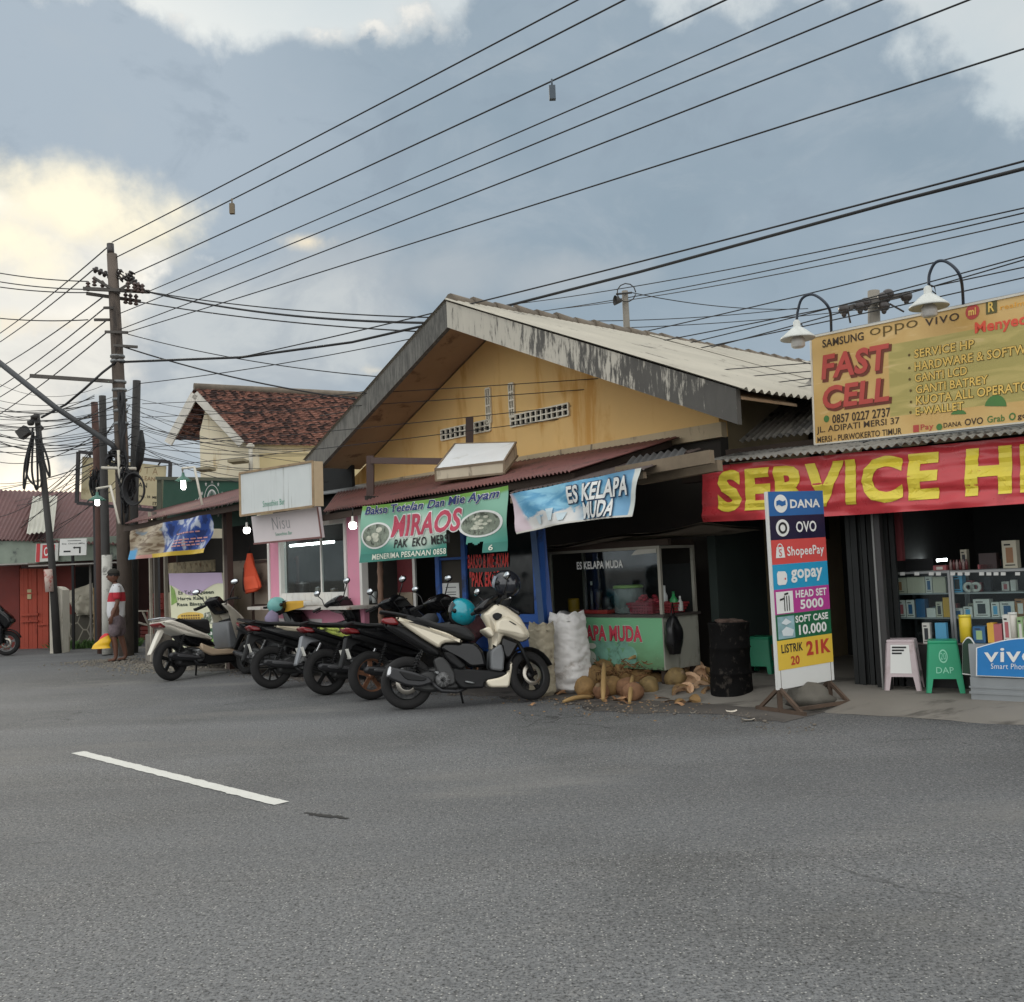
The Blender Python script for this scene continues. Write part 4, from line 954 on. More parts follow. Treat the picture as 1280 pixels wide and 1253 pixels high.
# glass case
ALU = M('aged_aluminium', C(160, 156, 144), .5, .3, var=.2)
mb = MB(); t = .035
for a, o in ((c0, OC), (c1, OC), (c1, OC-DW), (c0, OC-DW)): S.box(mb, a-(t if a == c1 else 0), a+(t if a == c0 else 0), zc+.002, zt_, o-(t if o == OC else 0), o+(t if o < OC else 0))
S.box(mb, c0+t, c1-t, zt_-.03, zt_, OC-.03, OC-.001); S.box(mb, c1-.03, c1-.001, zt_-.03, zt_, OC-DW+t, OC-t)
mb.build('case_frame', ALU, cart)
mb = MB(); S.box(mb, c0+t, c1-t, zc+.003, zt_-.032, OC-.02, OC-.015); gp = mb.build('glass_pane', glass('cart_glass', (.82, .86, .86), .05, .16), cart)
sg = Surf(S.pt(c0, zc, OC-.012), S.pt(c1, zc, OC-.012), S.pt(c1, zt_, OC-.012), S.pt(c0, zt_, OC-.012))
mb = MB(); letter(mb, sg, 'ES KELAPA MUDA', .27, .70, .685, .82, .0, fat=.03); mb.build('lettering', INKW, gp)
mb = MB(); patch(mb, sg, [(.76, .88), (.97, .9), (.97, .98), (.85, .97), (.8, .95)], .001); mb.build('paper_scrap', M('cream_scrap', C(196, 194, 184), .7), gp)
mb = MB(); S.box(mb, c0+.02, c1-.02, zc+.003, zt_-.2, OC-DW+.02, OC-DW+.03); mb.build('back_board', NEARBLK, cart)
rf = Surf(S.p(667, 686, OC+.35), S.p(876, 655, OC+.35), S.pt(c1+.75, zt_+.13, OC-DW-.2), S.pt(c0-.15, zt_+.12, OC-DW-.2), wave=wv(.02, 2, 1, 4))
mb = MB(); mb.grid(lambda u, v: rf.pt(u, v), 24, 8); mb.grid(lambda u, v: rf.pt(u, v)-V((0, 0, .025)), 24, 8)
mb.build('tin_roof', M('old_tin', C(122, 112, 100), .8, var=.25, stain=C(70, 62, 54), samt=.48), cart)
mb = MB(); S.box(mb, c0+.02, c1+.12, zt_+.002, zt_+.07, OC-.06, OC-.0); S.box(mb, c0, c1, zt_+.002, zt_+.07, OC-DW, OC-DW+.06); mb.build('roof_batten', WOODDK, cart)
for a, o in ((c0+.06, OC-.06), (c1-.06, OC-.06), (c0+.06, OC-DW+.06), (c1-.06, OC-DW+.06)):
    mb = MB(); S.box(mb, a-.025, a+.025, 0, zb_-.001, o-.025, o+.025); mb.build('leg', WOODDK, cart)
# things in the case
def onS(px, o, z=None): o += OS; a, _ = S.sz(px, 750, o); return S.pt(a, zc+.004 if z is None else z, o)
def jar(px, o, r, h, mat, name, label, cat, lid=None, z=None, prof=None):
    p = onS(px, o, z); mb = MB(); mb.lathe([(x*r, y*h) for x, y in (prof or [(.001, 0), (.92, 0), (1, .05), (1, .9), (.9, 1), (.001, 1)])], O=p, n=16)
    if lid is None: return tag(mb.build(name, mat), label, cat)
    t = thing(name, label, cat, p); mb.build('body', mat, t)
    mb = MB(); mb.lathe([(x*r, y*h) for x, y in ([(1.02, .93), (1.05, .94), (1.05, 1.02), (.9, 1.05), (.001, 1.05)] if prof is None else [(.36, .94), (.36, 1.08), (.001, 1.08)])], O=p, n=16); mb.build('lid', lid, t); return t
BOT = [(.001, 0), (.95, 0), (1, .04), (1, .62), (.42, .8), (.34, .96), (.001, .96)]
jar(717, -.1, .07, .17, M('mustard_tin', C(176, 136, 36), .5), 'tin', 'mustard yellow tin standing in the cart glass case', 'tin')
TR = M('red_tray', C(196, 62, 54), .5)
mb = MB(); a, b = S.sz(731, 750, OS-.05)[0], S.sz(766, 750, OS-.05)[0]; S.box(mb, a, b, zc+.004, zc+.012, OS-.25, OS+.05); S.box(mb, a, b, zc+.012, zc+.045, OS+.035, OS+.05); S.box(mb, a, b, zc+.012, zc+.045, OS-.25, OS-.235); S.box(mb, a, a+.012, zc+.012, zc+.045, OS-.234, OS+.034); S.box(mb, b-.012, b, zc+.012, zc+.045, OS-.234, OS+.034)
tag(mb.build('tray', TR), 'flat red tray under the dark bottles in the cart case', 'tray')
jar(740, -.08, .034, .33, M('syrup', C(34, 26, 26), .25), 'bottle', 'tall dark syrup bottle with white cap in the cart case', 'bottle', M('cap_white', C(214, 214, 210), .5), z=zc+.016, prof=BOT)
jar(749, -.12, .045, .25, M('amber_jar', C(78, 62, 48), .25, stain=C(188, 140, 74), samt=.35), 'jar', 'dark jar with amber band between the syrup bottle and the green-lidded tub', 'jar', BLACK, z=zc+.016)
jar(760, -.05, .06, .17, M('smoky_jar', C(44, 40, 38), .3), 'jar', 'short smoky jar just left of the green-lidded tub', 'jar', BLACK, z=zc+.016)
jar(786, -.12, .165, .30, M('tub', C(128, 136, 132), .25, var=.06), 'tub', 'clear plastic tub with lime green lid in the cart case', 'tub', M('lime_lid', C(150, 190, 98), .4), prof=None)
def basket(px, w, d, h, o, label, mat):
    o += OS; a = S.sz(px, 750, o)[0]; mb = MB(); z = zc+.004
    for k_ in range(4):
        e = .012*k_; zz = z+h*k_/4
        for oo in (o-d/2-e, o+d/2+e-.012): S.box(mb, a-w/2-e, a+w/2+e, zz, zz+h*.19, oo, oo+.012)
        for aa in (a-w/2-e, a+w/2+e-.012): S.box(mb, aa, aa+.012, zz, zz+h*.19, o-d/2-e+.0125, o+d/2+e-.0125)
    for i in range(9):
        aa = a-w/2+w*i/8; S.box(mb, aa-.008, aa+.008, z, z+h*.98, o+d/2-.004, o+d/2+.008)
    S.box(mb, a-w/2, a+w/2, z, z+.008, o-d/2+.013, o+d/2-.013)
    return tag(mb.build('basket', mat), label, 'basket')
BR = M('maroon_plastic', C(160, 52, 66), .5)
basket(810, .30, .24, .13, -.08, 'maroon plastic basket heaped with red packets, right of the tub', BR)
mb = MB(); p = onS(810, -.08)
for i in range(22): mb.ball(p+V((rnd.uniform(-.11, .11), rnd.uniform(-.08, .08), .12+rnd.uniform(0, .07))), rnd.uniform(.022, .036), 1, .8, .7, 7, 5, Matrix.Rotation(rnd.random()*3, 3, 'X'))
tag(mb.build('packet_heap', M('red_packets', C(190, 60, 74), .45, var=.4, vscale=14)), 'heap of small red packets in the maroon basket', 'packets', kind='stuff')
basket(836, .26, .22, .12, -.22, 'dark red basket holding bottles at the cart right end', M('dark_red_plastic', C(128, 36, 42), .5))
jar(831, -.25, .035, .26, M('white_bottle', C(206, 208, 206), .4), 'bottle', 'white bottle standing in the dark red basket', 'bottle', M('cap_white', (0, 0, 0)), prof=BOT, z=zc+.02)
jar(842, -.2, .045, .2, M('green_bottle', C(46, 150, 84), .35), 'bottle', 'green bottle standing in the dark red basket', 'bottle', M('green_cap', C(36, 110, 64), .4), prof=BOT, z=zc+.02)
jar(850, -.22, .03, .15, M('pale_bottle', C(188, 192, 186), .4), 'bottle', 'small pale bottle at the right end of the dark red basket', 'bottle', M('cap_white', (0, 0, 0)), prof=BOT, z=zc+.02)
# black plastic bag hung on the corner of the cart, on the tin side
pe = Plane(S.pt(c1, 0, OC), S.pt(c1, 0, OC-DW)); 
bag('plastic_bag', 'black plastic bag hanging at the cart corner on the grey tin side', (841, 768), .10, pe, .22, .42, .16, M('black_film', C(22, 22, 23), .3, var=.2), 6, True)

# ------------------------------------------------------------------ sacks
def sack(px, py, w, h, d, label, mat, seed, lean=0):
    p = gnd(px, py); n_, m_ = 64, 90; mb = MB()
    def fn(u, v):
        a = 6.283*u; ca, sa = math.cos(a), math.sin(a)
        e = (abs(ca)**3.2+abs(sa)**3.2)**(-1/3.2)
        prof = .96+.12*math.sin(v*3.0+seed)-.10*(v > .93)*(v-.93)/.07
        prof *= 1-.25*max(0, (.05-v)/.05)
        ph = v*46+4.5*mnoise.noise(V((ca*1.6, sa*1.6, seed+v*2))); fold = .075*mnoise.noise(V((ca*1.2+seed, sa*1.2, v*13)))+.075*(abs(math.sin(ph*.5))-.6)*(.5+mnoise.noise(V((ca*2+seed, sa*2, v*5))))+.03*mnoise.noise(V((ca*5, sa*5+seed, v*28)))
        top = .05*mnoise.noise(V((ca*2.5, sa*2.5, seed+9)))*(v > .9)
        return p+S.u*(w/2*e*ca*(prof+fold)+lean*v)+S.n*(d/2*e*sa*(prof+fold)-d/2)+V((0, 0, h*v+top+.004))
    mb.grid(fn, n_, m_)
    tp = [fn(i/n_, 1) for i in range(n_)]; c = sum(tp, V((0, 0, 0)))/n_-V((0, 0, .06)); mb.add(tp+[c], [(i, (i+1) % n_, n_) for i in range(n_)], True)
    return tag(mb.build('sack', mat, weld=True), label, 'sack')
sack(698, 867, .43, .87, .38, 'bulging white woven sack standing in front of the green cart', M('white_sack', C(226, 223, 220), .8, var=.08, bump=.3, bscale=150, stain=C(168, 158, 148), samt=.36), 1.0)
sack(668, 871, .30, .78, .26, 'dirty beige woven sack behind the cream scooter front wheel', M('beige_sack', C(176, 166, 144), .85, var=.12, bump=.3, bscale=150, stain=C(120, 108, 90), samt=.42), 3.1, .02)

# ------------------------------------------------------------------ coconuts and husks
HUSK = M('husk', C(142, 112, 70), .8, var=.4, vscale=5, bump=.8, bscale=50, stain=C(88, 66, 48), samt=.5, sscale=6)
HUSK2 = M('husk_ripe', C(134, 98, 70), .8, var=.3, vscale=6, bump=.6, stain=C(92, 62, 48), samt=.5, sscale=6)
HUSK3 = M('husk_green', C(134, 112, 72), .75, var=.3, vscale=6, bump=.5, stain=C(104, 84, 54), samt=.5, sscale=5)
FLESH = M('cut_husk', C(200, 164, 130), .8, var=.25, vscale=9, bump=.3, stain=C(150, 104, 70), samt=.42, sscale=8)
def coconut(px, py, r, label, mat, lift=0, o=0, seed=0, el=1.15):
    p = gnd(px, py); p = p+V((0, 0, r*.9+lift)); t = thing('coconut', label, 'coconut', p-V((0, 0, r*.9)), 'coconuts piled in front of the cart')
    rot = Matrix.Rotation(seed*1.3, 3, 'Z') @ Matrix.Rotation(1.0+.5*math.sin(seed*7), 3, 'Y')
    mb = MB(); mb.ball(p, r, 1, .97, el, 18, 12, rot, .16, seed); mb.build('husk', mat, t)
    q = p+rot @ V((0, 0, r*el*.97)); mb = MB(); mb.lathe([(.03, 0), (.026, .012), (.001, .014)], O=q, ax=rot @ V((0, 0, 1)), n=9); mb.build('stalk_cap', M('stalk_cap', C(120, 100, 74), .9), t)
for i, (x, y, r, l, lift) in enumerate(((732, 872, .115, 'yellowish coconut at the left end of the pile beside the white sack', 0), (745, 864, .12, 'brown coconut behind the yellowish one at the left end', 0.05),
    (766, 871, .115, 'dull brown coconut in the middle front of the pile', 0), (783, 872, .11, 'reddish brown coconut right of the middle in the pile front', 0), (803, 862, .12, 'dark coconut at the right end of the pile', .03),
    (766, 858, .115, 'pale coconut on top of the pile against the green cart', .17), (780, 862, .11, 'shaded coconut behind the reddish one', .07), (752, 874, .085, 'small brown coconut between the two front left ones', 0),
    (845, 866, .11, 'olive coconut at the left of the cut husks', .06), (792, 876, .10, 'brown coconut between the reddish one and the bent stalk', 0), (812, 870, .11, 'coconut at the right end of the front row of the pile', 0), (822, 862, .10, 'shaded coconut right of the pile below the cart corner', 0), (757, 862, .11, 'coconut behind the front left ones against the sack', .12), (795, 858, .11, 'coconut high at the back right of the pile', .2))):
    coconut(x, y, r, l, (HUSK, HUSK, HUSK, HUSK2, HUSK, HUSK3, HUSK, HUSK2, HUSK3, HUSK2, HUSK3, HUSK, HUSK, HUSK2)[i], lift, seed=i+1)
def husk(px, py, r, lift, rx, rz, label, seed):
    p = gnd(px, py)+V((0, 0, lift+r*.5)); rot = Matrix.Rotation(rz, 3, 'Z') @ Matrix.Rotation(rx, 3, 'X'); t = thing('coconut_husk', label, 'coconut husk', p-V((0, 0, r*.5)), 'cut coconut husks beside the drum')
    out, inn = [], []; mb = MB(); mb2 = MB()
    def shell(rr, flip):
        def fn(u, v):
            a = 6.283*u; th = v*1.35; q = V((math.sin(th)*math.cos(a), .75*math.sin(th)*math.sin(a), -math.cos(th)+.25))*rr
            q *= 1+.15*mnoise.noise(V((q.x*9+seed, q.y*9, q.z*9)))
            return p+rot @ q
        return fn
    mb.grid(shell(r, 0), 18, 7); mb.build('shell', HUSK, t)
    f1, f2 = shell(r, 0), shell(r*.62, 0)
    mb2.grid(lambda u, v: f1(u, 1)*(1-v)+f2(u, 1)*v, 18, 2); mb2.grid(f2, 18, 7); mb2.build('flesh', FLESH, t)
hl = [(868, 858, .13, .16, .9, .2, 'pale cut husk on top of the husk heap'), (862, 866, .13, .06, 1.1, -.3, 'cut husk facing the street in the middle of the husk heap'), (876, 869, .12, .0, 1.3, .4, 'cut husk low in front of the husk heap'),
      (887, 866, .11, .08, .7, 1.2, 'brown husk at the right of the heap against the drum'), (886, 873, .1, .0, 1.5, .9, 'small cut husk on the ground beside the drum'), (852, 873, .12, .0, 2.2, .5, 'grey upturned husk at the left of the husk heap'),
      (870, 878, .08, -.02, 1.6, 2, 'small husk piece in front of the heap'), (850, 880, .06, -.02, 2.4, .2, 'thin husk flake lying left in front of the heap'), (892, 862, .1, .16, .4, 1.9, 'husk wedged high against the drum side'), (878, 860, .1, .12, 1.2, -.6, 'husk behind the topmost pale one'), (857, 872, .12, .02, 1.0, -.9, 'cut husk at the left foot of the heap'), (869, 872, .11, .02, .8, .7, 'cut husk at the front centre of the heap'), (880, 866, .11, .06, 1.4, -1.2, 'cut husk leaning at the right centre of the heap'), (864, 862, .1, .13, .6, 1.6, 'husk just left of the topmost pale one')]
for i, h in enumerate(hl): husk(*h, seed=i*2.3)
# stalks and bunch twigs
mb = MB(); c = gnd(772, 866)
for i in range(70):
    a = rnd.random()*6.28; p = c+S.u*rnd.uniform(-.36, .42)+S.n*rnd.uniform(-.1, .12)+V((0, 0, rnd.uniform(.12, .36)))
    d_ = V((math.cos(a), math.sin(a), rnd.uniform(-.6, .6)))*rnd.uniform(.06, .16)
    mb.tube([p, p+d_*.5+V((0, 0, rnd.uniform(-.02, .03))), p+d_], [.008, .006, .003], 5)
tag(mb.build('twigs', M('twig', C(112, 80, 48), .85, var=.3)), 'tangled bare coconut bunch twigs over the pile', 'twigs', kind='stuff')
def stalk(a, b, r, label, bend=.02):
    a = gnd(*a)+V((0, 0, r)) if len(a) == 2 else gnd(a[0], a[1])+V((0, 0, a[2])); b = gnd(*b)+V((0, 0, r)) if len(b) == 2 else gnd(b[0], b[1])+V((0, 0, b[2]))
    mb = MB(); n = 6; mb.tube([a*(1-t)+b*t+V((0, 0, bend*math.sin(3.14*t))) for t in [i/n for i in range(n+1)]], [r*.6, r, r*1.1, r, r, r*.9, r*.7], 8); tag(mb.build('stalk', M('pale_stalk', C(160, 130, 84), .7, var=.2)), label, 'stalk')
stalk((704, 880), (742, 874), .022, 'pale coconut stalk lying on the road left of the pile')
stalk((754, 879), (757, 870, .34), .026, 'upright pale stalk leaning on the pile')
stalk((787, 882), (792, 872, .22), .022, 'short bent stalk in front of the reddish coconut')
stalk((788, 866, .36), (822, 858, .36), .02, 'yellow stalk lying along the bottom edge of the cart')
mb = MB()
for i in range(130):
    c = gnd(rnd.gauss(815, 60), 869+rnd.gauss(0, 5)); a = rnd.random()*6.28; r_ = rnd.uniform(.03, .09); d1 = V((math.cos(a), math.sin(a), 0)); d2 = V((-d1.y, d1.x, 0)); tl = rnd.uniform(-.5, .5)
    mb.grid(lambda u, v: c+d1*((u-.5)*r_*2)+d2*((v-.5)*r_*rnd.uniform(.5, .9))+V((0, 0, .02+r_*abs(tl)*.4+(u-.5)*r_*tl-.9*r_*(u-.5)**2+.2*r_*(v-.5))), 4, 2)
tag(mb.build('husk_scraps', M('scrap_tan', C(168, 128, 92), .85, var=.45, vscale=7)), 'tan husk scraps strewn between the coconuts and the drum', 'husk scraps', kind='stuff')
# litter scraps
for i, (x, y, r, l) in enumerate(((914, 891, .05, 'white shell scrap on the road in front of the drum'), (935, 902, .055, 'white curled scrap on the road left of the payment sign'), (820, 884, .03, 'small pale chip in front of the husks'), (866, 892, .025, 'tiny pale chip on the road below the husk heap'))):
    p = gnd(x, y); mb = MB(); mb.grid(lambda u, v: p+V(((u-.5)*r*2, (v-.5)*r, .008+.02*(u-.5)**2*4*.5+.01*math.sin(v*3+i))), 8, 4); tag(mb.build('litter', M('scrap', C(206, 196, 180), .8)), l, 'litter')

mb = MB()
for i in range(240):
    px, py = rnd.gauss(790, 70), 870+abs(rnd.gauss(0, 12)); p = gnd(px, py); s = rnd.uniform(.004, .018)
    mb.ball(p+V((0, 0, s*.3)), s, 1, rnd.uniform(.4, 1), .4, 5, 3, Matrix.Rotation(rnd.random()*6, 3, 'Z'))
tag(mb.build('husk_crumbs', M('crumbs', C(150, 122, 90), .9, var=.5, vscale=9)), 'scattered husk crumbs on the ground before the cart', 'crumbs', kind='stuff')

# ------------------------------------------------------------------ drum
p = gnd(920, 877); dr = thing('oil_drum', 'soot-black old drum standing beside the coconut husks', 'drum', p)
mb = MB(); r = .20; h = .76
mb.lathe([(.001, 0), (r, 0), (r*1.04, .01), (r, .03), (r, h*.12), (r, h*.22), (r, h*.33), (r*1.05, h*.345), (r, h*.36), (r, h*.46), (r, h*.56), (r, h*.66), (r*1.05, h*.675), (r, h*.69), (r, h-.02), (r*1.04, h), (r*.97, h+.005), (r*.95, h-.05), (.001, h-.06)], O=p+V((0, r*.8, 0)), n=32)
mb.v = [v+V((mnoise.noise(v*5), mnoise.noise(v*5+V((9, 0, 0))), .3*mnoise.noise(v*4)))*.022 for v in mb.v]
mb.build('barrel', M('sooty_drum', C(13, 12, 12), .9, var=.3, bump=.5, bscale=18, stain=C(60, 55, 50), samt=.40, sscale=11, spec=.2), dr)
mb = MB()
for i in range(9): mb.ball(p+V((rnd.uniform(-.13, .13), r*.8+rnd.uniform(-.1, .1), h-.03+rnd.uniform(0, .05))), rnd.uniform(.04, .07), 1.3, .8, .45, 8, 5, Matrix.Rotation(rnd.random()*6, 3, 'Z'), .3, i)
mb.build('rubbish', M('ash_rubbish', C(84, 68, 60), .9, var=.5, vscale=8), dr)

# ------------------------------------------------------------------ phone shop
A_ = lambda px, o=0.0: S2.sz(px, 760, o)[0]
sl, sr = A_(880)-.02, A_(1280)+3.2; ZS = 2.48
shop = thing('shop_building', 'dark open-fronted phone shop under grey corrugated sheets', 'shop', S2.pt(A_(1100), 0, -1.6))
mb = MB(); S2.box(mb, sl, sr, FLOOR, ZS, -3.3, -3.2); mb.build('back_wall', NEARBLK, shop)
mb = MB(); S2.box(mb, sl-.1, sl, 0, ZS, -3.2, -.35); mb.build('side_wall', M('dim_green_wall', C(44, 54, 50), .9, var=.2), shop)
mb = MB(); S2.box(mb, sr, sr+.1, 0, ZS, -3.2, -.1); mb.build('side_wall', NEARBLK, shop)
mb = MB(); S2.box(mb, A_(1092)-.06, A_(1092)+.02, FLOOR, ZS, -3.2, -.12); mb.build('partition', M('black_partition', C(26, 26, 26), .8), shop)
mb = MB(); S2.box(mb, sl-.1, sr, ZS-.14, ZS-.1, -3.3, -.1); mb.build('ceiling', NEARBLK, shop)
mb = MB(); S2.box(mb, A_(1100), A_(1107), FLOOR, 2.4, -.06, .02); mb.build('post', M('dark_post', C(52, 50, 50), .5, var=.3), shop)
mb = MB(); S2.box(mb, A_(1097.5), A_(1100)-.002, FLOOR, 2.4, -.05, .03); mb.build('post_trim', M('pale_trim', C(120, 120, 118), .6), shop)
mb = MB()
for i in range(9): S2.box(mb, A_(1048)+i*.055, A_(1048)+i*.055+.045, FLOOR, 2.3, -.32, -.28+.01*(i % 2))
S2.box(mb, A_(1060), A_(1064), FLOOR, 2.2, -.279, -.24)
mb.build('folding_shutter', M('shutter', C(38, 40, 40), .5, .4, var=.2), shop)
mb = MB(); S2.box(mb, A_(1103), A_(1112), 1.3, 2.2, -.5, -.42); mb.build('red_post', M('dull_red', (0, 0, 0)), shop)
# roofs over the shop
mb = MB(); e0, e1 = S2.p(870, 580, .42), S2.p(1280, 541, .42); ex = (e1-e0); e1 = e0+ex*1.8
mb2 = MB(); corr(mb, e0, e1, e1-S2.n*.95+V((0, 0, .17)), e0-S2.n*.95+V((0, 0, .17)), .076, .015, 3, seed=21, rag=.04); mb.build('eave_sheet', GREYSH, shop)
q0 = S2.p(922, 553, -.45); q1 = q0+S2.u*5.5; q3 = S2.p(1016, 472, -3.0); q2 = q3+S2.u*5.5
corr(mb2, q0, q1, q2, q3, .076, .016, 4, seed=31, rag=.03); mb2.build('roof_sheet', M('grey_asbestos', C(122, 118, 110), .9, var=.2, vscale=1.6, stain=C(60, 58, 55), samt=.55, sscale=2.5, sstretch=(1, 1, .5)), shop)
mb = MB(); S2.box(mb, sl-.1, sr, ZS-.25, ZS-.14, .0, .12); a0_, z0_ = S2.sz(922, 553, -.45); S2.box(mb, sl+.1, sr, z0_-.2, z0_-.06, -.65, -.52); mb.build('beam', WOODDK, shop)
# dark gap wall between the yellow house and the shop
mb = MB(); S2.box(mb, sl-.9, sl+.3, 1.6, 3.0, -2.7, -2.6); mb.build('gable_boards', M('dark_boards', C(48, 44, 40), .9), shop)
# red banner
sf = Surf(S2.p(879, 653, .3), S2.p(1330, 626, .3), S2.p(1330, 541, .3), S2.p(879, 584, .3), wave=lambda u, v: .010*math.sin(17*v+9*u+3*mnoise.noise(V((u*4, v*2, 7))))+.018*math.sin(11*u+2*v)+.045*mnoise.noise(V((u*7, v*2.6+u*3, 3)))+.015*mnoise.noise(V((u*22, v*7, 5)))+.022*mnoise.noise(V((u*5, v*13+u*4, 9))), sag_bot=.015)
rb = thing('banner', 'long red phone repair banner with big yellow letters across the shop front', 'banner', sf.pt(.5, 0))
mb = MB(); sf.sheet(mb, 110, 24); mb.build('sheet', M('red_vinyl_sheet', C(194, 62, 68), .3, var=.06, stain=C(178, 52, 58), samt=.4), rb)
mb = MB(); letter(mb, sf, 'SERVICE HP', .055, .16, .985, .90, .008, fat=.045, space=1.12, cut=(90, 14)); mb.build('lettering', M('yellow_ink', C(226, 206, 70), .45, var=.05), rb)
# billboard
sf = Surf(BB.p(1018.5, 556, 0), BB.p(1330, 523, 0), BB.p(1330, 357, 0), BB.p(1013.5, 422, 0))
uu = lambda px, py: None
def bu(px, py):
    """picture point on the board -> u, v"""
    q = BB.p(px, py, 0); a = (q-sf.c[0]).dot(BB.u); W = (sf.c[1]-sf.c[0]).dot(BB.u); u = a/W
    zb0 = sf.c[0].z*(1-u)+sf.c[1].z*u; zt0 = sf.c[3].z*(1-u)+sf.c[2].z*u
    return u, (q.z-zb0)/(zt0-zb0)
bl = thing('billboard', 'large faded amber billboard of the phone shop, standing on its roof', 'billboard', sf.pt(.5, 0))
def amat():
    m = bpy.data.materials.new('amber_print'); m.use_nodes = True; k = NT(m.node_tree); b = k.n['Principled BSDF']; b.inputs['Roughness'].default_value = .4
    uv = k.new('ShaderNodeUVMap').outputs[0]; s = k.new('ShaderNodeSeparateXYZ'); k.l.new(uv, s.inputs[0]); u, v = s.outputs[0], s.outputs[1]
    n = k.noise(k.mapping(uv, (3, 1.4, 1)), 1.5, 5, .5, .6); n2 = k.noise(k.mapping(uv, (2, 5, 1), rot=(0, 0, .3)), 2.2, 5, .5, .8)
    col = k.mix(k.step(n, .3, .7), C(198, 158, 90), C(212, 176, 110))
    g = k.math('MULTIPLY', k.step(u, .345, .352), k.math('MULTIPLY', k.step(v, .165, .175), k.step(v, .80, .79)))
    green = k.mix(k.step(n2, .4, .6), C(168, 154, 84), C(186, 168, 98))
    col = k.mix(g, col, green); col = k.mix(k.math('MULTIPLY', k.step(n2, .6, .68), .4), col, C(226, 196, 142))
    k.put(b.inputs['Base Color'], col); return m
mb = MB(); sf.sheet(mb, 30, 12); mb.build('sheet', amat(), bl)
mb = MB(); cs = [sf.pt(0, 0, -.03), sf.pt(1, 0, -.03), sf.pt(1, 1, -.03), sf.pt(0, 1, -.03)]
for i in range(4): mb.bar(cs[i], cs[(i+1) % 4], .045)
for u in (.2, .4, .6, .8): mb.bar(sf.pt(u, 0, -.03), sf.pt(u, 1, -.03), .035)
mb.build('frame', M('zinc_frame', C(150, 152, 152), .5, .4, var=.15), bl)
mb = MB(); q = [sf.pt(0, 1, .004), sf.pt(1, 1, .004)]; mb.bar(q[0], q[1], .02); mb.bar(sf.pt(0, 0, .004), sf.pt(0, 1, .004), .016); mb.bar(sf.pt(0, 0, .004), sf.pt(1, 0, .004), .016); mb.build('edge_hem', M('hem_white', C(206, 200, 186), .5), bl)
mb = MB()
for u in (.1, .5, .9):
    p_ = sf.pt(u, .95, -.06); q_ = p_-BB.n*.9; mb.bar(p_, V((q_.x, q_.y, 2.55)), .04); mb.bar(sf.pt(u, 0, -.05), V((sf.pt(u, 0).x, sf.pt(u, 0).y, 2.2))-BB.n*.05, .05)
mb.build('strut', STEEL, bl)
def bt(body, q0, q1, mats, off=.004, fat=.012, shear=0, space=1.04, grow=None):
    """lettering on the board: q0 = baseline left picture point, q1 = (right edge, cap height) in picture units"""
    u0, v0 = bu(*q0); u1 = bu(q1[0], q0[1])[0]; v1 = bu(q0[0], q0[1]-q1[1])[1]; m = MB(); letter(m, sf, body, u0, v0, u1, v1, off, fat, shear, space, grow=grow); return m
BK = M('sign_black', C(62, 46, 30), .6); RD = M('sign_red', C(184, 72, 62), .55, var=.15, vscale=2); DR = M('sign_dark_red', C(110, 52, 34), .6); GOLD = M('sign_gold', C(226, 188, 96), .6); OL = M('sign_olive', C(96, 76, 26), .6); GR = M('sign_green', C(74, 118, 58), .6)
def uvrect(q0, q1): u0, v0 = bu(*q0); u1, v1 = bu(*q1); return u0, v0, u1, v1
def put(body, q0, q1, name, mat, **kw): bt(body, q0, q1, None, **kw).build(name, mat, bl)
put('SAMSUNG', (1025, 436), (1076, 10), 'lettering', BK, fat=.02)
put('oppo', (1083, 425.5), (1142, 13), 'lettering', OL, fat=-.006, space=1.0)
put('vivo', (1150, 410), (1192, 13), 'lettering', BK, fat=-.004)
for dx, g, m_ in ((2.2, .03, DR), (0, 0, RD)):
    o_ = .004 if dx else .008
    put('FAST', (1025+dx, 476+dx), (1110+dx, 31), 'lettering', m_, fat=.03, shear=.12, off=o_, grow=g or None)
    put('CELL', (1028+dx, 513+dx), (1111+dx, 29), 'lettering', m_, fat=.03, shear=.12, off=o_, grow=g or None)
put('0857 0227 2737', (1040, 530), (1113, 11), 'lettering', BK, fat=.02)
put('JL. ADIPATI MERSI 37', (1021, 544), (1125, 10), 'lettering', BK, fat=.012)
put('MERSI - PURWOKERTO TIMUR', (1022, 554), (1128, 7.5), 'lettering', BK, fat=.015)
put('Menyediakan', (1212, 423), (1322, 18), 'lettering', M('sign_orange_red', C(214, 82, 58), .6), fat=.03)
rows = [('SERVICE HP', (1139, 449), (1213, 10.5)), ('HARDWARE & SOFTWARE', (1140, 465), (1306, 11)), ('GANTI LCD', (1141, 479), (1206, 10.5)), ('GANTI BATREY', (1143, 493), (1233, 10.5)), ('KUOTA ALL OPERATOR', (1144, 507), (1296, 11)), ('E-WALLET', (1144, 520), (1204, 10))]
for r_ in rows:
    put(r_[0], r_[1], r_[2], 'lettering_outline', OL, fat=.02, grow=.035, off=.004); put(r_[0], r_[1], r_[2], 'lettering', GOLD, fat=.015, off=.008)
    m_ = MB(); u0, v0 = bu(r_[1][0]-7, r_[1][1]-4); patch(m_, sf, disc(u0, v0, .005, .012, 10), .004); m_.build('bullet', OL, bl)
put('Pay', (1151, 540), (1167, 9), 'lettering', RD, fat=.01); put('DANA', (1179.5, 535), (1202, 6), 'lettering', BK, fat=.01); put('OVO', (1206, 532.5), (1229, 8.5), 'lettering', BK, fat=.015); put('Grab', (1234, 529), (1256, 8.5), 'lettering', GR, fat=.015); put('gojek', (1272, 526), (1300, 9), 'lettering', BK, fat=.015)
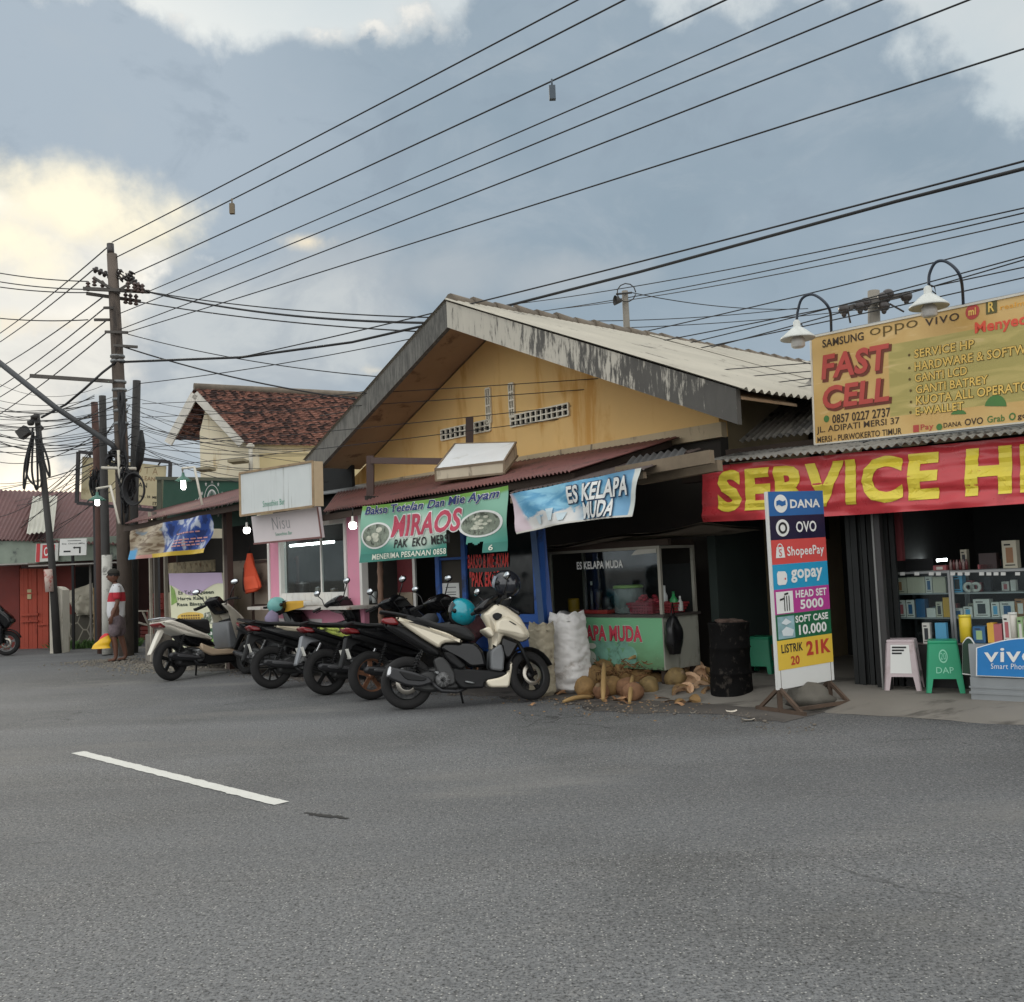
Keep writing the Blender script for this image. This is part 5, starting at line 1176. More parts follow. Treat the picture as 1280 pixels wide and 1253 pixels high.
mb = MB(); u, v = bu(1207, 392); patch(mb, sf, disc(u, v, .026, .062, 24), .004); mb.build('red_badge', RD, bl)
mb = MB(); letter(mb, sf, 'mi', u-.014, v-.028, u+.014, v+.03, .008, fat=.03); mb.build('lettering', GOLD, bl)
mb = MB(); u, v = bu(1230, 386); patch(mb, sf, rect(u-.020, v-.055, u+.020, v+.055), .004); mb.build('green_badge', M('badge_green', C(92, 88, 50), .6), bl)
mb = MB(); letter(mb, sf, 'R', u-.011, v-.04, u+.011, v+.04, .008, fat=.02); mb.build('lettering', GOLD, bl)
put('realme', (1241, 390), (1278, 6), 'lettering', M('sign_amber', C(222, 160, 60), .6), fat=.01)
mb = MB(); u, v = bu(1032.5, 524); patch(mb, sf, disc(u, v, .013, .032, 16), .004); u, v = bu(1174, 534); patch(mb, sf, disc(u, v, .012, .028, 16), .004); u, v = bu(1265, 521); ring(mb, sf, u, v, .012, .03, .4)
u, v = bu(1243, 510); patch(mb, sf, disc(u, v, .04, .10, 14, 0, math.pi), .004); u, v = bu(1197, 519); patch(mb, sf, disc(u, v, .03, .04, 14, 0, math.pi), .004); mb.build('green_motif', GR, bl)
mb = MB(); u, v = bu(1145, 536); patch(mb, sf, rect(u-.012, v-.03, u+.012, v+.03), .004); mb.build('red_badge', RD, bl)
# gooseneck lamps over the billboard
def goose(ptop, pbase, cx, sh, label):
    pts = [BB.p(*q, .35) for q in ptop]; foot = BB.p(*pbase, .0); t = thing('gooseneck_lamp', label, 'lamp', foot, 'gooseneck lamps over the amber billboard')
    mb = MB(); path = [BB.p(pbase[0], pbase[1]+30, -.05), BB.p(*pbase, 0.0)]+pts
    # smooth
    sm = []
    for i in range(len(path)-1):
        p0 = path[max(i-1, 0)]; p1 = path[i]; p2 = path[i+1]; p3 = path[min(i+2, len(path)-1)]
        for k_ in range(6):
            s_ = k_/6; sm.append(.5*((2*p1)+(p2-p0)*s_+(2*p0-5*p1+4*p2-p3)*s_*s_+(3*p1-p0-3*p2+p3)*s_**3))
    sm.append(path[-1]); mb.tube(sm, .014, 8); mb.build('neck', M('dark_blue_pipe', C(34, 44, 58), .5), t)
    b = BB.p(*sh, .35); mb = MB(); r = .175
    mb.lathe([(.02, .17), (.035, .15), (.035, .10), (.06, .085), (r*.55, .055), (r*.95, -.005), (r, -.02), (r*.97, -.028), (r*.5, .03), (.03, .06)], O=b, n=28); mb.build('lamp_shade', M('shade_white', C(200, 202, 196), .35, var=.06), t)
    mb = MB(); mb.lathe([(.05, .0), (.07, -.03), (.068, -.10), (.05, -.115), (.001, -.118)], O=b, n=16); mb.build('bulb', M('bulb_off', C(200, 196, 190), .25), t)
    mb = MB(); a_ = pts[-1]; mb.tube([a_, a_+V((.05, 0, -.02)), a_+V((.06, 0, -.09)), b+V((0, 0, .16))], .007, 6); mb.build('cord', BLACK, t)
goose([(1036, 385), (1018, 369), (1003, 373), (997, 390), (996, 404)], (1039, 411), 0, (997, 421), 'white gooseneck lamp at the left end of the amber billboard')
goose([(1200, 345), (1184, 328), (1170, 328), (1162, 342), (1161, 356)], (1204, 378), 0, (1161, 381), 'white gooseneck lamp over the middle of the amber billboard')

# payment sign on its stand
gl_, gr_ = gnd(975, 892), gnd(1045, 882); TP = Plane(gl_, gr_)
sf = Surf(TP.p(972, 863, .0), TP.p(1043, 850, .0), TP.p(1028, 613.5, -.0), TP.p(957, 615, .0))
ts = thing('standing_sign', 'tall narrow payment sign with coloured bands on a rusty stand', 'sign', (gl_+gr_)/2)
mb = MB(); sf.slab(mb, .022); mb.build('board', M('sign_white', C(216, 216, 212), .5, var=.04), ts)
bands = [(1.0, .875, 'blue_band', C(34, 98, 160)), (.875, .752, 'navy_band', C(26, 22, 54)), (.752, .627, 'coral_band', C(206, 78, 74)), (.627, .50, 'cyan_band', C(40, 150, 192)), (.50, .373, 'magenta_band', C(178, 60, 140)), (.373, .243, 'green_band', C(26, 96, 62)), (.243, .095, 'yellow_band', C(222, 186, 66))]
for v1, v0, nm, c_ in bands:
    mb = MB(); patch(mb, sf, rect(.035, v0, 1.0, v1), .003); mb.build(nm, M(nm, c_, .4, var=.05), ts)
W_ = MB(); W2 = MB(); K_ = MB(); R_ = MB()
patch(W_, sf, disc(.24, .937, .115, .047, 26), .006); letter(W_, sf, 'DANA', .40, .912, .93, .957, .006, fat=.03)
patch(W_, sf, disc(.245, .812, .115, .044, 26), .006); letter(W_, sf, 'OVO', .48, .785, .84, .842, .006, fat=.02)
letter(W_, sf, 'ShopeePay', .30, .652, .95, .715, .006, fat=.015); patch(W_, sf, [(.10, .66), (.26, .66), (.24, .715), (.12, .715)], .006); ring(W_, sf, .18, .717, .045, .016, .3, .006)
letter(W_, sf, 'gopay', .34, .527, .90, .595, .006, fat=.03); patch(W_, sf, [(.10, .53), (.12, .522), (.24, .522), (.27, .54), (.27, .575), (.24, .59), (.12, .592), (.1, .58)], .006)
letter(W_, sf, 'HEAD SET', .40, .448, .95, .487, .006, fat=.03); letter(W_, sf, '5000', .47, .388, .88, .437, .006, fat=.03)
letter(W_, sf, 'SOFT CASE', .37, .322, .95, .358, .006, fat=.03); letter(W_, sf, '10.000', .42, .258, .91, .31, .006, fat=.03)
patch(W_, sf, rect(.06, .378, .35, .488), .006); patch(W2, sf, rect(.06, .25, .35, .362), .006)
W_.build('lettering', INKW, ts); W2.build('case_picture', M('pale_teal', C(140, 172, 178), .5, var=.3, vscale=12), ts)
mb = MB(); patch(mb, sf, [(.16, .925), (.2, .932), (.25, .923), (.32, .93), (.32, .955), (.27, .948), (.21, .957), (.16, .95)], .009); mb.build('flag_mark', M('blue_band', (0, 0, 0)), ts)
ring(K_, sf, .245, .812, .075, .03, .4, .009, 24); letter(K_, sf, 'LISTRIK', .10, .178, .47, .222, .006, fat=.02)
patch(K_, sf, [(.12, .442), (.20, .448), (.20, .458), (.12, .452)], .009); patch(K_, sf, [(.2, .468), (.27, .472), (.27, .482), (.2, .478)], .009)
for x in (.19, .23, .27): patch(K_, sf, [(x, .388), (x+.014, .388), (x+.014, .465), (x, .465)], .0095)
K_.build('dark_marks', INK, ts)
letter(R_, sf, '21K', .53, .148, .96, .222, .006, fat=.04); letter(R_, sf, '20', .25, .112, .40, .158, .006, fat=.03); R_.build('red_lettering', M('brick_red_ink', C(182, 58, 42), .5), ts)
mb = MB(); letter(mb, sf, 'S', .155, .667, .205, .705, .009, fat=.0); patch(mb, sf, disc(.235, .552, .012, .006, 10), .009); mb.build('small_marks', M('coral_band', (0, 0, 0)), ts)
mb = MB(); patch(mb, sf, [(.14, .265), (.3, .26), (.33, .29), (.2, .31), (.12, .29)], .009); patch(mb, sf, [(.12, .33), (.2, .318), (.3, .33), (.2, .352)], .009); mb.build('case_detail', M('case_white', C(206, 214, 216), .5, var=.2), ts)
RUST = M('rusty_iron', C(84, 68, 56), .85, var=.35, vscale=6, bump=.3)
mb = MB()
for u in (.06, .94):
    b = sf.pt(u, .02, -.025); g = V((b.x, b.y, 0)); mb.bar(g+V((0, 0, .02)), b+V((0, 0, .3)), .04)
    for sg in (-1, 1): mb.bar(g+TP.n*sg*.26+V((0, 0, .02)), g+V((0, 0, .22)), .03)
    mb.bar(g-TP.n*.3+V((0, 0, .018)), g+TP.n*.3+V((0, 0, .018)), .035)
b0, b1 = sf.pt(.06, .02, .0), sf.pt(.94, .02, .0); mb.bar(V((b0.x, b0.y, .055))+TP.n*.2, V((b1.x, b1.y, .055))+TP.n*.2, .03)
mb.build('stand', RUST, ts)
p = (gl_+gr_)/2+TP.n*.02; mb = MB(); mb.ball(p+V((0, 0, .10)), .17, 1.2, .9, .75, 16, 10, None, .45, 4)
tag(mb.build('ballast_stone', M('rock', C(98, 94, 86), .95, var=.3, bump=.6, bscale=20)), 'rough grey stone weighing down the payment sign stand', 'stone')

# plastic stools
def stool(px, py, z, h, yaw, mat, label, prints=None):
    p = gnd(px, py, z); t = thing('plastic_stool', label, 'stool', p, None, (0, 0, yaw)); wt, wb = .125, .165
    mb = MB(); mb.box((-wt, -wt, h-.035), (wt, wt, h)); mb.build('seat', mat, t, local=True, bevel=.012)
    for i in range(4):
        a = [V((-1, -1, 0)), V((1, -1, 0)), V((1, 1, 0)), V((-1, 1, 0))]; A_0, A_1 = a[i], a[(i+1) % 4]; mb = MB()
        n_ = V(((A_0.x+A_1.x)/2, (A_0.y+A_1.y)/2, 0)); tdir = (A_1-A_0)/2
        def P3(s_, zz, inn=0): w = wb+(wt-wb)*zz/h; return n_*(w-inn)+tdir*s_*w+V((0, 0, zz))
        solid = (i == 0)
        pol = [(-1, 0), (-.72, 0), (-.62, h*.27), (.62, h*.27), (.72, 0), (1, 0), (1, h-.03), (-1, h-.03)] if solid else None
        if solid:
            vs = [P3(s_, zz) for s_, zz in pol]+[P3(s_, zz, .012) for s_, zz in pol]; k_ = len(pol)
            mb.add(vs, [list(range(k_)), list(range(k_, 2*k_))[::-1]]+[(j, (j+1) % k_, k_+(j+1) % k_, k_+j) for j in range(k_)])
        else:
            for pol in ([(-1, 0), (-.72, 0), (-.6, h-.03), (-1, h-.03)], [(1, 0), (.72, 0), (.6, h-.03), (1, h-.03)], [(-.6, h-.09), (.6, h-.09), (.6, h-.03), (-.6, h-.03)], [(-.68, h*.27), (.68, h*.27), (.66, h*.36), (-.66, h*.36)]):
                if i in (1, 3) or pol[0][1] != h*.27 or True:
                    vs = [P3(s_, zz, .001*(pol[0][1] > 0)) for s_, zz in pol]+[P3(s_, zz, .012) for s_, zz in pol]
                    mb.add(vs, [(0, 1, 2, 3), (7, 6, 5, 4)]+[(j, (j+1) % 4, 4+(j+1) % 4, 4+j) for j in range(4)])
        mb.build('leg_panel', mat, t, local=True)
    if prints:
        class SS: pass
        s2 = Surf(P3q(wb, wt, h, -.8, .3), P3q(wb, wt, h, .8, .3), P3q(wb, wt, h, .8, .95), P3q(wb, wt, h, -.8, .95)); s2.N = V((0, -1, .1)).normalized(); prints(s2, t)
    return t
def P3q(wb, wt, h, s_, f): w = wb+(wt-wb)*f; return V((s_*w, -w, f*h))
s2ang = math.atan2(S2.u.y, S2.u.x)
def pw(s2, t):
    mb = MB(); patch(mb, s2, rect(.08, .06, .86, .92), .003); o = mb.build('label_sheet', INKW, t, local=True)
    mb = MB()
    for y, w in ((.82, .6), (.73, .5), (.64, .4)): patch(mb, s2, rect(.14, y, .14+w, y+.05), .006)
    mb.build('small_print', INK, o, local=True)
def pgr(s2, t):
    mb = MB(); ring(mb, s2, .5, .62, .17, .2, .22, .003); letter(mb, s2, 'DAP', .22, .12, .84, .3, .003, fat=.0); letter(mb, s2, '20', .4, .52, .6, .72, .003, fat=.0); mb.build('lettering', M('pale_mint', C(150, 222, 190), .5), t, local=True)
GREEN = M('green_plastic', C(32, 156, 112), .38, var=.06); WPL = M('pinkish_plastic', C(196, 180, 182), .45, var=.06, stain=C(168, 150, 148), samt=.35)
stool(1131, 861, FLOOR, .47, s2ang+.25, WPL, 'pinkish white plastic stool with a paper label, left of the green one', pw)
stool(1182, 864, FLOOR, .47, s2ang+.32, GREEN, 'bright green plastic stool in front of the shop counter', pgr)
stool(955, 845, FLOOR*.6, .45, s2ang+.1, M('green_plastic_dk', C(28, 132, 96), .4), 'green plastic stool in the dark behind the black drum')

# glass display counters
CF = -.15
def cab(a0, a1, z0, z1, o0, o1, shelves, name, label, front=None):
    t = thing(name, label, 'display case', S2.pt((a0+a1)/2, z0, (o0+o1)/2)); mb = MB(); w = .022
    for a in (a0, a1-w):
        for o in (o0, o1-w): S2.box(mb, a, a+w, z0, z1, o, o+w)
    for z in (z1-w,): 
        S2.box(mb, a0+w, a1-w, z, z+w, o1-w, o1-.001); S2.box(mb, a0+w, a1-w, z, z+w, o0+.001, o0+w); S2.box(mb, a0+.001, a0+w-.001, z, z+w, o0+w, o1-w); S2.box(mb, a1-w, a1-.001, z, z+w, o0+w, o1-w)
    mb.build('frame', M('alu_frame', C(150, 152, 152), .4, .5), t)
    for z in shelves: 
        mb = MB(); S2.box(mb, a0+w, a1-w, z-.012, z, o0+w, o1-w-.006); mb.build('shelf', M('shelf', C(146, 150, 150), .4, .2), t)
    mb = MB(); S2.box(mb, a0+w, a1-w, z0+.02, z1-w, o1-.012, o1-.008); mb.build('glass_pane', GLASS, t)
    mb = MB(); S2.box(mb, a0+w, a1-w, z0, z1-.03, o0+.002, o0+.01); mb.build('back_panel', M('cab_back', C(40, 42, 44), .6), t)
    return t
zz = lambda py, o: S2.sz(1190, py, o)[1]
u0a, u1a, u2a = A_(1108, CF-.35), A_(1190, CF-.35), A_(1281, CF-.35)
shl = [zz(y, CF-.35) for y in (715, 741.5, 772.5)]
cab(u0a, u1a, FLOOR, shl[0]+.012, CF-.85, CF-.35, [shl[1], shl[2], shl[2]-.28], 'display_case', 'left glass display case with rows of white phone boxes behind the stools')
cab(u1a+.004, u2a+.5, FLOOR, shl[0]+.01, CF-.85, CF-.352, [shl[1], shl[2], shl[2]-.28], 'display_case', 'right glass display case with blue and white boxes above the blue phone sign')
def carton(a, z, w, h, d, o, col, label, mark=None, i=[0]):
    i[0] += 1; mb = MB(); S2.box(mb, a, a+w, z+.002, z+h, o-d, o)
    b = mb.build('carton', M('card_%d_%d_%d' % tuple(int(255*x) for x in col[:3]), col, .55, var=.05)); tag(b, label, 'carton', 'cartons in the phone shop')
    if mark is not None:
        s_ = Surf(S2.pt(a, z, o), S2.pt(a+w, z, o), S2.pt(a+w, z+h, o), S2.pt(a, z+h, o)); mm = MB(); patch(mm, s_, rect(.25, .2, .75, .75), .002); mm.build('printed_picture', M('mk_%d_%d' % (int(255*mark[0]), int(255*mark[2])), mark, .5), b)
        mm = MB(); patch(mm, s_, rect(.15, .82, .6, .88), .002); patch(mm, s_, rect(.15, .1, .85, .14), .002); mm.build('small_print', INK, b)
WC = C(206, 204, 196); CY = C(84, 158, 196); DB = C(40, 88, 128); OR_ = C(206, 160, 58); BRN = C(146, 104, 70); IV = C(188, 182, 162); YL = C(214, 188, 48); PK = C(170, 92, 96); GN = C(140, 168, 120); DK = C(40, 44, 50)
def rowof(z, o, items):
    for x0, x1, h, col, mk, lb_ in items:
        a, b = A_(x0, o), A_(x1, o); carton(a, z, b-a, h, .12, o, col, lb_, mk)
o_ = CF-.42
rowof(shl[1], o_, [(1112, 1135, .155, IV, BRN, 'ivory carton at the left end of the top glass shelf'), (1136, 1158, .16, IV, None, 'plain ivory carton second from left on the top glass shelf'), (1159, 1167, .16, WC, DB, 'slim white carton with blue picture on the top glass shelf'), (1168, 1184, .155, IV, None, 'ivory carton at the right end of the left top shelf'),
    (1192, 1205, .17, CY, DK, 'light blue carton with phone picture, left on the right top shelf')])
rowof(shl[2], o_, [(1107, 1112, .07, CY, None, 'low cyan carton at the left end of the middle shelf'), (1113, 1120, .15, DB, CY, 'upright blue carton near the left end of the middle shelf'), (1121, 1132, .17, WC, PK, 'white carton with rosy picture on the middle shelf'), (1133, 1143, .17, WC, DB, 'white carton with blue picture on the middle shelf'), (1145, 1156, .18, DB, None, 'dark blue carton on the middle shelf'),
    (1158, 1169, .09, WC, None, 'low white carton right of the dark blue one'), (1170, 1178, .15, IV, DK, 'ivory carton with a phone picture on the middle shelf'), (1179, 1187, .19, OR_, None, 'orange carton beside the case divider'),
    (1192, 1203, .085, WC, DB, 'low white carton just right of the case divider'), (1204, 1215, .10, WC, CY, 'second low white carton right of the divider'), (1217, 1237, .17, WC, DK, 'large white carton on the right middle shelf'), (1239, 1249, .14, WC, CY, 'white carton with small blue print on the right middle shelf'), (1250, 1268, .145, WC, DB, 'white carton with two dark blue tubes on the right middle shelf'), (1269, 1282, .17, BRN, WC, 'brown carton at the right end of the middle shelf')])
rowof(shl[0]+.014, o_-.0, [(1170, 1186, .05, PK, WC, 'low pink carton on the left case top'), (1226, 1246, .045, PK, None, 'flat pink tray on the right case top'), (1228, 1250, .15, C(58, 44, 44), None, 'dark carton behind the flat pink tray'), (1258, 1276, .26, IV, BRN, 'tall ivory carton with a brown picture on the right case top')])
carton(A_(1112, CF-.8), shl[0]+.014, .5, .12, .1, CF-.72, C(34, 34, 36), 'dark carton in the gloom behind the left case', None)
for i, x in enumerate(range(1190, 1214, 4)):
    p_ = S2.pt(A_(x, o_), shl[0]+.014, o_-.05); mb = MB(); mb.lathe([(.001, 0), (.014, 0), (.014, .07), (.008, .085), (.008, .10), (.001, .10)], O=p_, n=10); t = tag(mb.build('small_bottle', M('dim_bottle%d' % (i % 2), (C(150, 130, 126), C(110, 60, 60))[i % 2], .3)), 'one of the row of tiny bottles on top of the glass cases', 'bottle', 'tiny bottles on the case top')
for i, x in enumerate((1213, 1222)):
    p_ = S2.pt(A_(x, o_), shl[1]+.05, o_); mb = MB(); mb.lathe([(.022, 0), (.05, 0), (.05, .025), (.022, .025), (.022, 0)], O=p_, ax=S2.n, n=18); tag(mb.build('cable_coil', M('coil_white', C(190, 188, 180), .5)), ('left', 'right')[i]+' white coiled cable standing on the right top shelf', 'cable', 'white coiled cables')
for lv in (0, 1, 2):
    zl_ = shl[lv] if lv else shl[0]+.014; n0 = 1112 if lv else 1195
    for x in range(n0, 1281, 11):
        if rnd.random() < .35: continue
        w_ = rnd.uniform(6, 10); a_0 = A_(x, CF-.62); a_1 = A_(x+w_, CF-.62); c_ = rnd.choice((WC, IV, CY, WC, DB, PK, DK))
        carton(a_0, zl_, a_1-a_0, rnd.uniform(.08, .15 if lv else .2), .08, CF-.60, c_, 'one of the small boxes packed at the back of the glass shelves', rnd.choice((DK, CY, None, PK)))
for i, x in enumerate(range(1116, 1280, 9)):
    s3 = Surf(S2.p(x, 719.5, CF-.345), S2.p(x+6, 719.5, CF-.345), S2.p(x+6, 715.5, CF-.345), S2.p(x, 715.5, CF-.345)); mb = MB(); s3.slab(mb, .002)
    if rnd.random() < .7: tag(mb.build('price_tag', INKW), 'one of the tiny white price tags along the top rail of the glass cases', 'price tag', 'price tags on the glass cases')
# front counter with blue phone panel and a dark green panel beside it
FO = .38
fc = thing('shop_counter', 'low metal front counter carrying the blue phone panel at right', 'counter', S2.pt(A_(1250), FLOOR, FO-.3))
a0, a1 = A_(1206, FO), A_(1282, FO)+1.4; z1 = S2.sz(1240, 800, FO)[1]
z1 = S2.sz(1250, 806, FO)[1]; zk = S2.sz(1250, 848, FO)[1]
mb = MB(); S2.box(mb, a0, a1, FLOOR, zk, FO-.4, FO); S2.box(mb, a0, a1, zk+.002, z1, FO-.4, FO-.02); S2.box(mb, a0-.01, a1, FLOOR+.05, FLOOR+.07, FO, FO+.012); S2.box(mb, a0-.01, a1, FLOOR+.1, FLOOR+.115, FO, FO+.01); mb.build('body', M('counter_metal', C(146, 150, 152), .4, .4, var=.12), fc)
sfp = Surf(S2.p(1220, 845, FO+.03), S2.p(1330, 850, FO+.03), S2.p(1330, 800, FO+.03), S2.p(1220, 806, FO+.03))
prof = [(0, 0), (1, 0), (1, .9)]+[(1-i/14, .90+.22*math.sin(math.pi*i/14)) for i in range(1, 14)]+[(0, .90)]
def arch(sf_, mat, name, parent, inset=0, off=0):
    m_ = MB(); pp_ = [(.5+(x-.5)*(1-inset), .5+(y-.5)*(1-inset*1.6)) for x, y in prof]; n_ = len(pp_)
    vs = [sf_.pt(x, y, off) for x, y in pp_]+[sf_.pt(x, y, off-.02) for x, y in pp_]; m_.add(vs, [list(range(n_)), list(range(n_, 2*n_))[::-1]]+[(j, (j+1) % n_, n_+(j+1) % n_, n_+j) for j in range(n_)]); return m_.build(name, mat, parent)
arch(sfp, INKW, 'panel_border', fc); arch(sfp, M('phone_blue', C(30, 120, 186), .35, var=.12, vscale=2), 'blue_panel', fc, .03, .004)
mb = MB(); letter(mb, sfp, 'vivo', .10, .44, .72, .86, .008, fat=.012); letter(mb, sfp, 'Smart Phone', .18, .24, .62, .40, .008, fat=-.004); mb.build('lettering', INKW, fc)
sfg = Surf(S2.p(1203, 843, FO-.06), S2.p(1219, 845, FO-.06), S2.p(1219, 803, FO-.06), S2.p(1203, 800, FO-.06))
arch(sfg, INKW, 'panel_border', fc); arch(sfg, M('phone_green', C(20, 52, 34), .4), 'green_panel', fc, .04, .004)
mb = MB(); ring(mb, sfg, .80, .48, .12, .12, .25, .008); mb.build('ring_mark', INKW, fc)
zt2 = z1+.004; o_ = FO-.1
rowof(zt2, o_, [(1214, 1229, .14, DB, GN, 'dark teal carton behind the yellow can on the front counter'), (1232, 1240, .17, OR_, None, 'orange carton on the front counter'), (1240, 1250, .16, PK, None, 'rose carton on the front counter'), (1252, 1261, .24, WC, PK, 'tall white carton with red print on the front counter'), (1270, 1277, .22, GN, WC, 'pale green carton at the right of the front counter'), (1278, 1290, .2, IV, None, 'ivory carton cut by the photo edge on the front counter')])
def can_(px, r, h, col, label, lid):
    p_ = S2.pt(A_(px, o_-.04), zt2, o_-.04); t = thing('canister', label, 'canister', p_); mb = MB(); mb.lathe([(.001, 0), (r, 0), (r, h*.9), (r*.9, h*.92), (.001, h*.92)], O=p_, n=20); mb.build('body', M('can_'+lid, col, .4), t); mb = MB(); mb.lathe([(r*.94, h*.921), (r*1.03, h*.925), (r*1.03, h), (.001, h)], O=p_, n=20); mb.build('lid', M('lid_'+lid, C(214, 196, 70) if lid == 'y' else C(206, 206, 200), .4), t)
can_(1205, .05, .24, YL, 'yellow canister on the front counter beside the green stool', 'y'); can_(1265, .035, .26, C(206, 200, 190), 'white bottle-shaped canister between the white and green cartons', 'w')
carton(A_(1151, -.33), .5, .07, .2, .05, -.33, WC, 'white folded box standing behind the white stool', DK); carton(A_(1167, -.33), .5, .10, .2, .06, -.33, CY, 'light blue tall box standing behind the two stools', None)
sb_ = thing('low_counter', 'dark low counter behind the two plastic stools', 'counter', S2.pt(A_(1160), FLOOR, -.1)); mb = MB(); S2.box(mb, A_(1112), A_(1196), FLOOR, .497, -.47, -.30); mb.build('body', M('dark_counter', C(46, 44, 44), .6), sb_); mb = MB(); S2.box(mb, A_(1111), A_(1197), .4975, .4995, -.48, -.29); mb.build('top', M('counter_lip', C(120, 106, 104), .5), sb_)
mb = MB(); p0, p1 = S2.pt(A_(1110, -.8), zz(703, -.8), -1.4), S2.pt(A_(1163, -.8), zz(700, -.8), -1.4); mb.tube([p0, p1], .014, 10)
tag(mb.build('tube_light', M('tube_shop', (1, 1, 1), .5, emit=(.9, 1, .98, 22))), 'lit fluorescent tube in the back of the phone shop', 'lamp')
# ------------------------------------------------------------------ motorbikes (local: x forward, y left, z up, rear axle at x=0)
def offset_poly(poly, d):
    n = len(poly); A = sum(poly[i][0]*poly[(i+1) % n][1]-poly[(i+1) % n][0]*poly[i][1] for i in range(n)); s = 1 if A > 0 else -1; out = []
    for i in range(n):
        p0, p1, p2 = [V((q[0], q[1])) for q in (poly[i-1], poly[i], poly[(i+1) % n])]
        a, b = (p1-p0), (p2-p1)
        a = a.normalized() if a.length > 1e-6 else V((1, 0)); b = b.normalized() if b.length > 1e-6 else V((1, 0))
        n1, n2 = V((-a.y, a.x))*s, V((-b.y, b.x))*s; m = n1+n2
        m = m.normalized() if m.length > .2 else n1
        k_ = d/max(.45, m.dot(n1)); out.append((p1.x+m.x*k_, p1.y+m.y*k_))
    return out
def rounded(poly, it=1, q=.22):
    for _ in range(it):
        o = []
        for i in range(len(poly)):
            a, b = poly[i], poly[(i+1) % len(poly)]; q = min(.24, .022/max(1e-6, math.hypot(a[0]-b[0], a[1]-b[1])))
            o += [(a[0]*(1-q)+b[0]*q, a[1]*(1-q)+b[1]*q), (a[0]*q+b[0]*(1-q), a[1]*q+b[1]*(1-q))]
        poly = o
    return poly
def shell(mb, poly, y0, y1, e=.015, rnd_=1, wf=None, q=.22):
    """pillowed solid of a side profile between y0 and y1; wf(x,z) scales the width"""
    if rnd_: poly = rounded(poly, rnd_, q)
    n = len(poly); yc = (y0+y1)/2; h = (y1-y0)/2; e = min(e, h*.8); rings = []
    for yy, inset in ((-1, e), (-1+.3*e/h, e*.35), (-1+e/h, 0), (1-e/h, 0), (1-.3*e/h, e*.35), (1, e)):
        pp_ = offset_poly(poly, inset) if inset else poly
        rings.append([V((x, yc+yy*h*(wf(x, z) if wf else 1), z)) for x, z in pp_])
    vs = [v for r_ in rings for v in r_]; fs = []
    for k_ in range(5):
        for j in range(n): fs.append((k_*n+j, k_*n+(j+1) % n, (k_+1)*n+(j+1) % n, (k_+1)*n+j))
    mb.add(vs, fs, True); mb.add(rings[0], [list(range(n))[::-1]], False); mb.add(rings[-1], [list(range(n))], False)
SEATM = M('seat_vinyl', C(30, 30, 31), .7, var=.12, bump=.15); GLOSS = M('gloss_black', C(18, 18, 20), .2, var=.08, coat=.2, spec=.35); MATB = M('matt_black', C(25, 25, 26), .55, var=.2, spec=.3); ENG = M('engine_cast', C(62, 62, 62), .5, .5, var=.25, bump=.2); CHROME = M('chrome', C(190, 190, 192), .18, .9, var=.05); REDL = M('red_lens', C(120, 20, 24), .2, coat=.5, var=.1); EXH = M('exhaust_black', C(48, 48, 50), .4, .3, var=.25); MIRG = M('mirror_glass', C(214, 218, 222), .04, 1.0, var=.02); DISC = M('brake_steel', C(176, 170, 160), .3, .8)
def shade(o): return o
def wheel(par, c, R_, wdt, rimm, spokes, steer=None, disc=False):
    T_ = steer or (lambda v: v); c = V(c)
    mb = MB(); prof = [(R_*.66, -.34), (R_*.80, -.5), (R_*.93, -.42), (R_*.985, -.22), (R_, 0), (R_*.985, .22), (R_*.93, .42), (R_*.80, .5), (R_*.66, .34)]
    mb.lathe([(r_, h*wdt) for r_, h in prof], O=c, ax=V((0, 1, 0)), n=40); mb.v = [T_(v) for v in mb.v]; w_ = mb.build('wheel', RUBBER, par, local=True)
    mb = MB(); mb.lathe([(R_*.70, -.36*wdt), (R_*.70, .36*wdt), (R_*.63, .34*wdt), (R_*.60, 0), (R_*.63, -.34*wdt), (R_*.70, -.36*wdt)], O=c, ax=V((0, 1, 0)), n=36)
    mb.lathe([(.001, -.05), (.035, -.05), (.045, -.02), (.045, .02), (.035, .05), (.001, .05)], O=c, ax=V((0, 1, 0)), n=16)
    for i in range(spokes):
        a = 6.283*i/spokes+.3
        for da in ((-.16, .16) if spokes <= 6 else (0,)):
            d0 = V((math.cos(a+da*2), 0, math.sin(a+da*2))); d1 = V((math.cos(a+da*.5), 0, math.sin(a+da*.5)))
            mb.bar(c+d0*.035, c+d1*R_*.63, .022, .022 if spokes <= 6 else .02, up=V((0, 1, 0)))
    mb.v = [T_(v) for v in mb.v]; mb.build('rim', rimm, w_, local=True)
    if disc:
        mb = MB(); mb.lathe([(R_*.28, -.062), (R_*.44, -.062), (R_*.44, -.058), (R_*.28, -.058), (R_*.28, -.062)], O=c, ax=V((0, 1, 0)), n=28); mb.v = [T_(v) for v in mb.v]; mb.build('brake_disc', DISC, w_, local=True)
    return w_
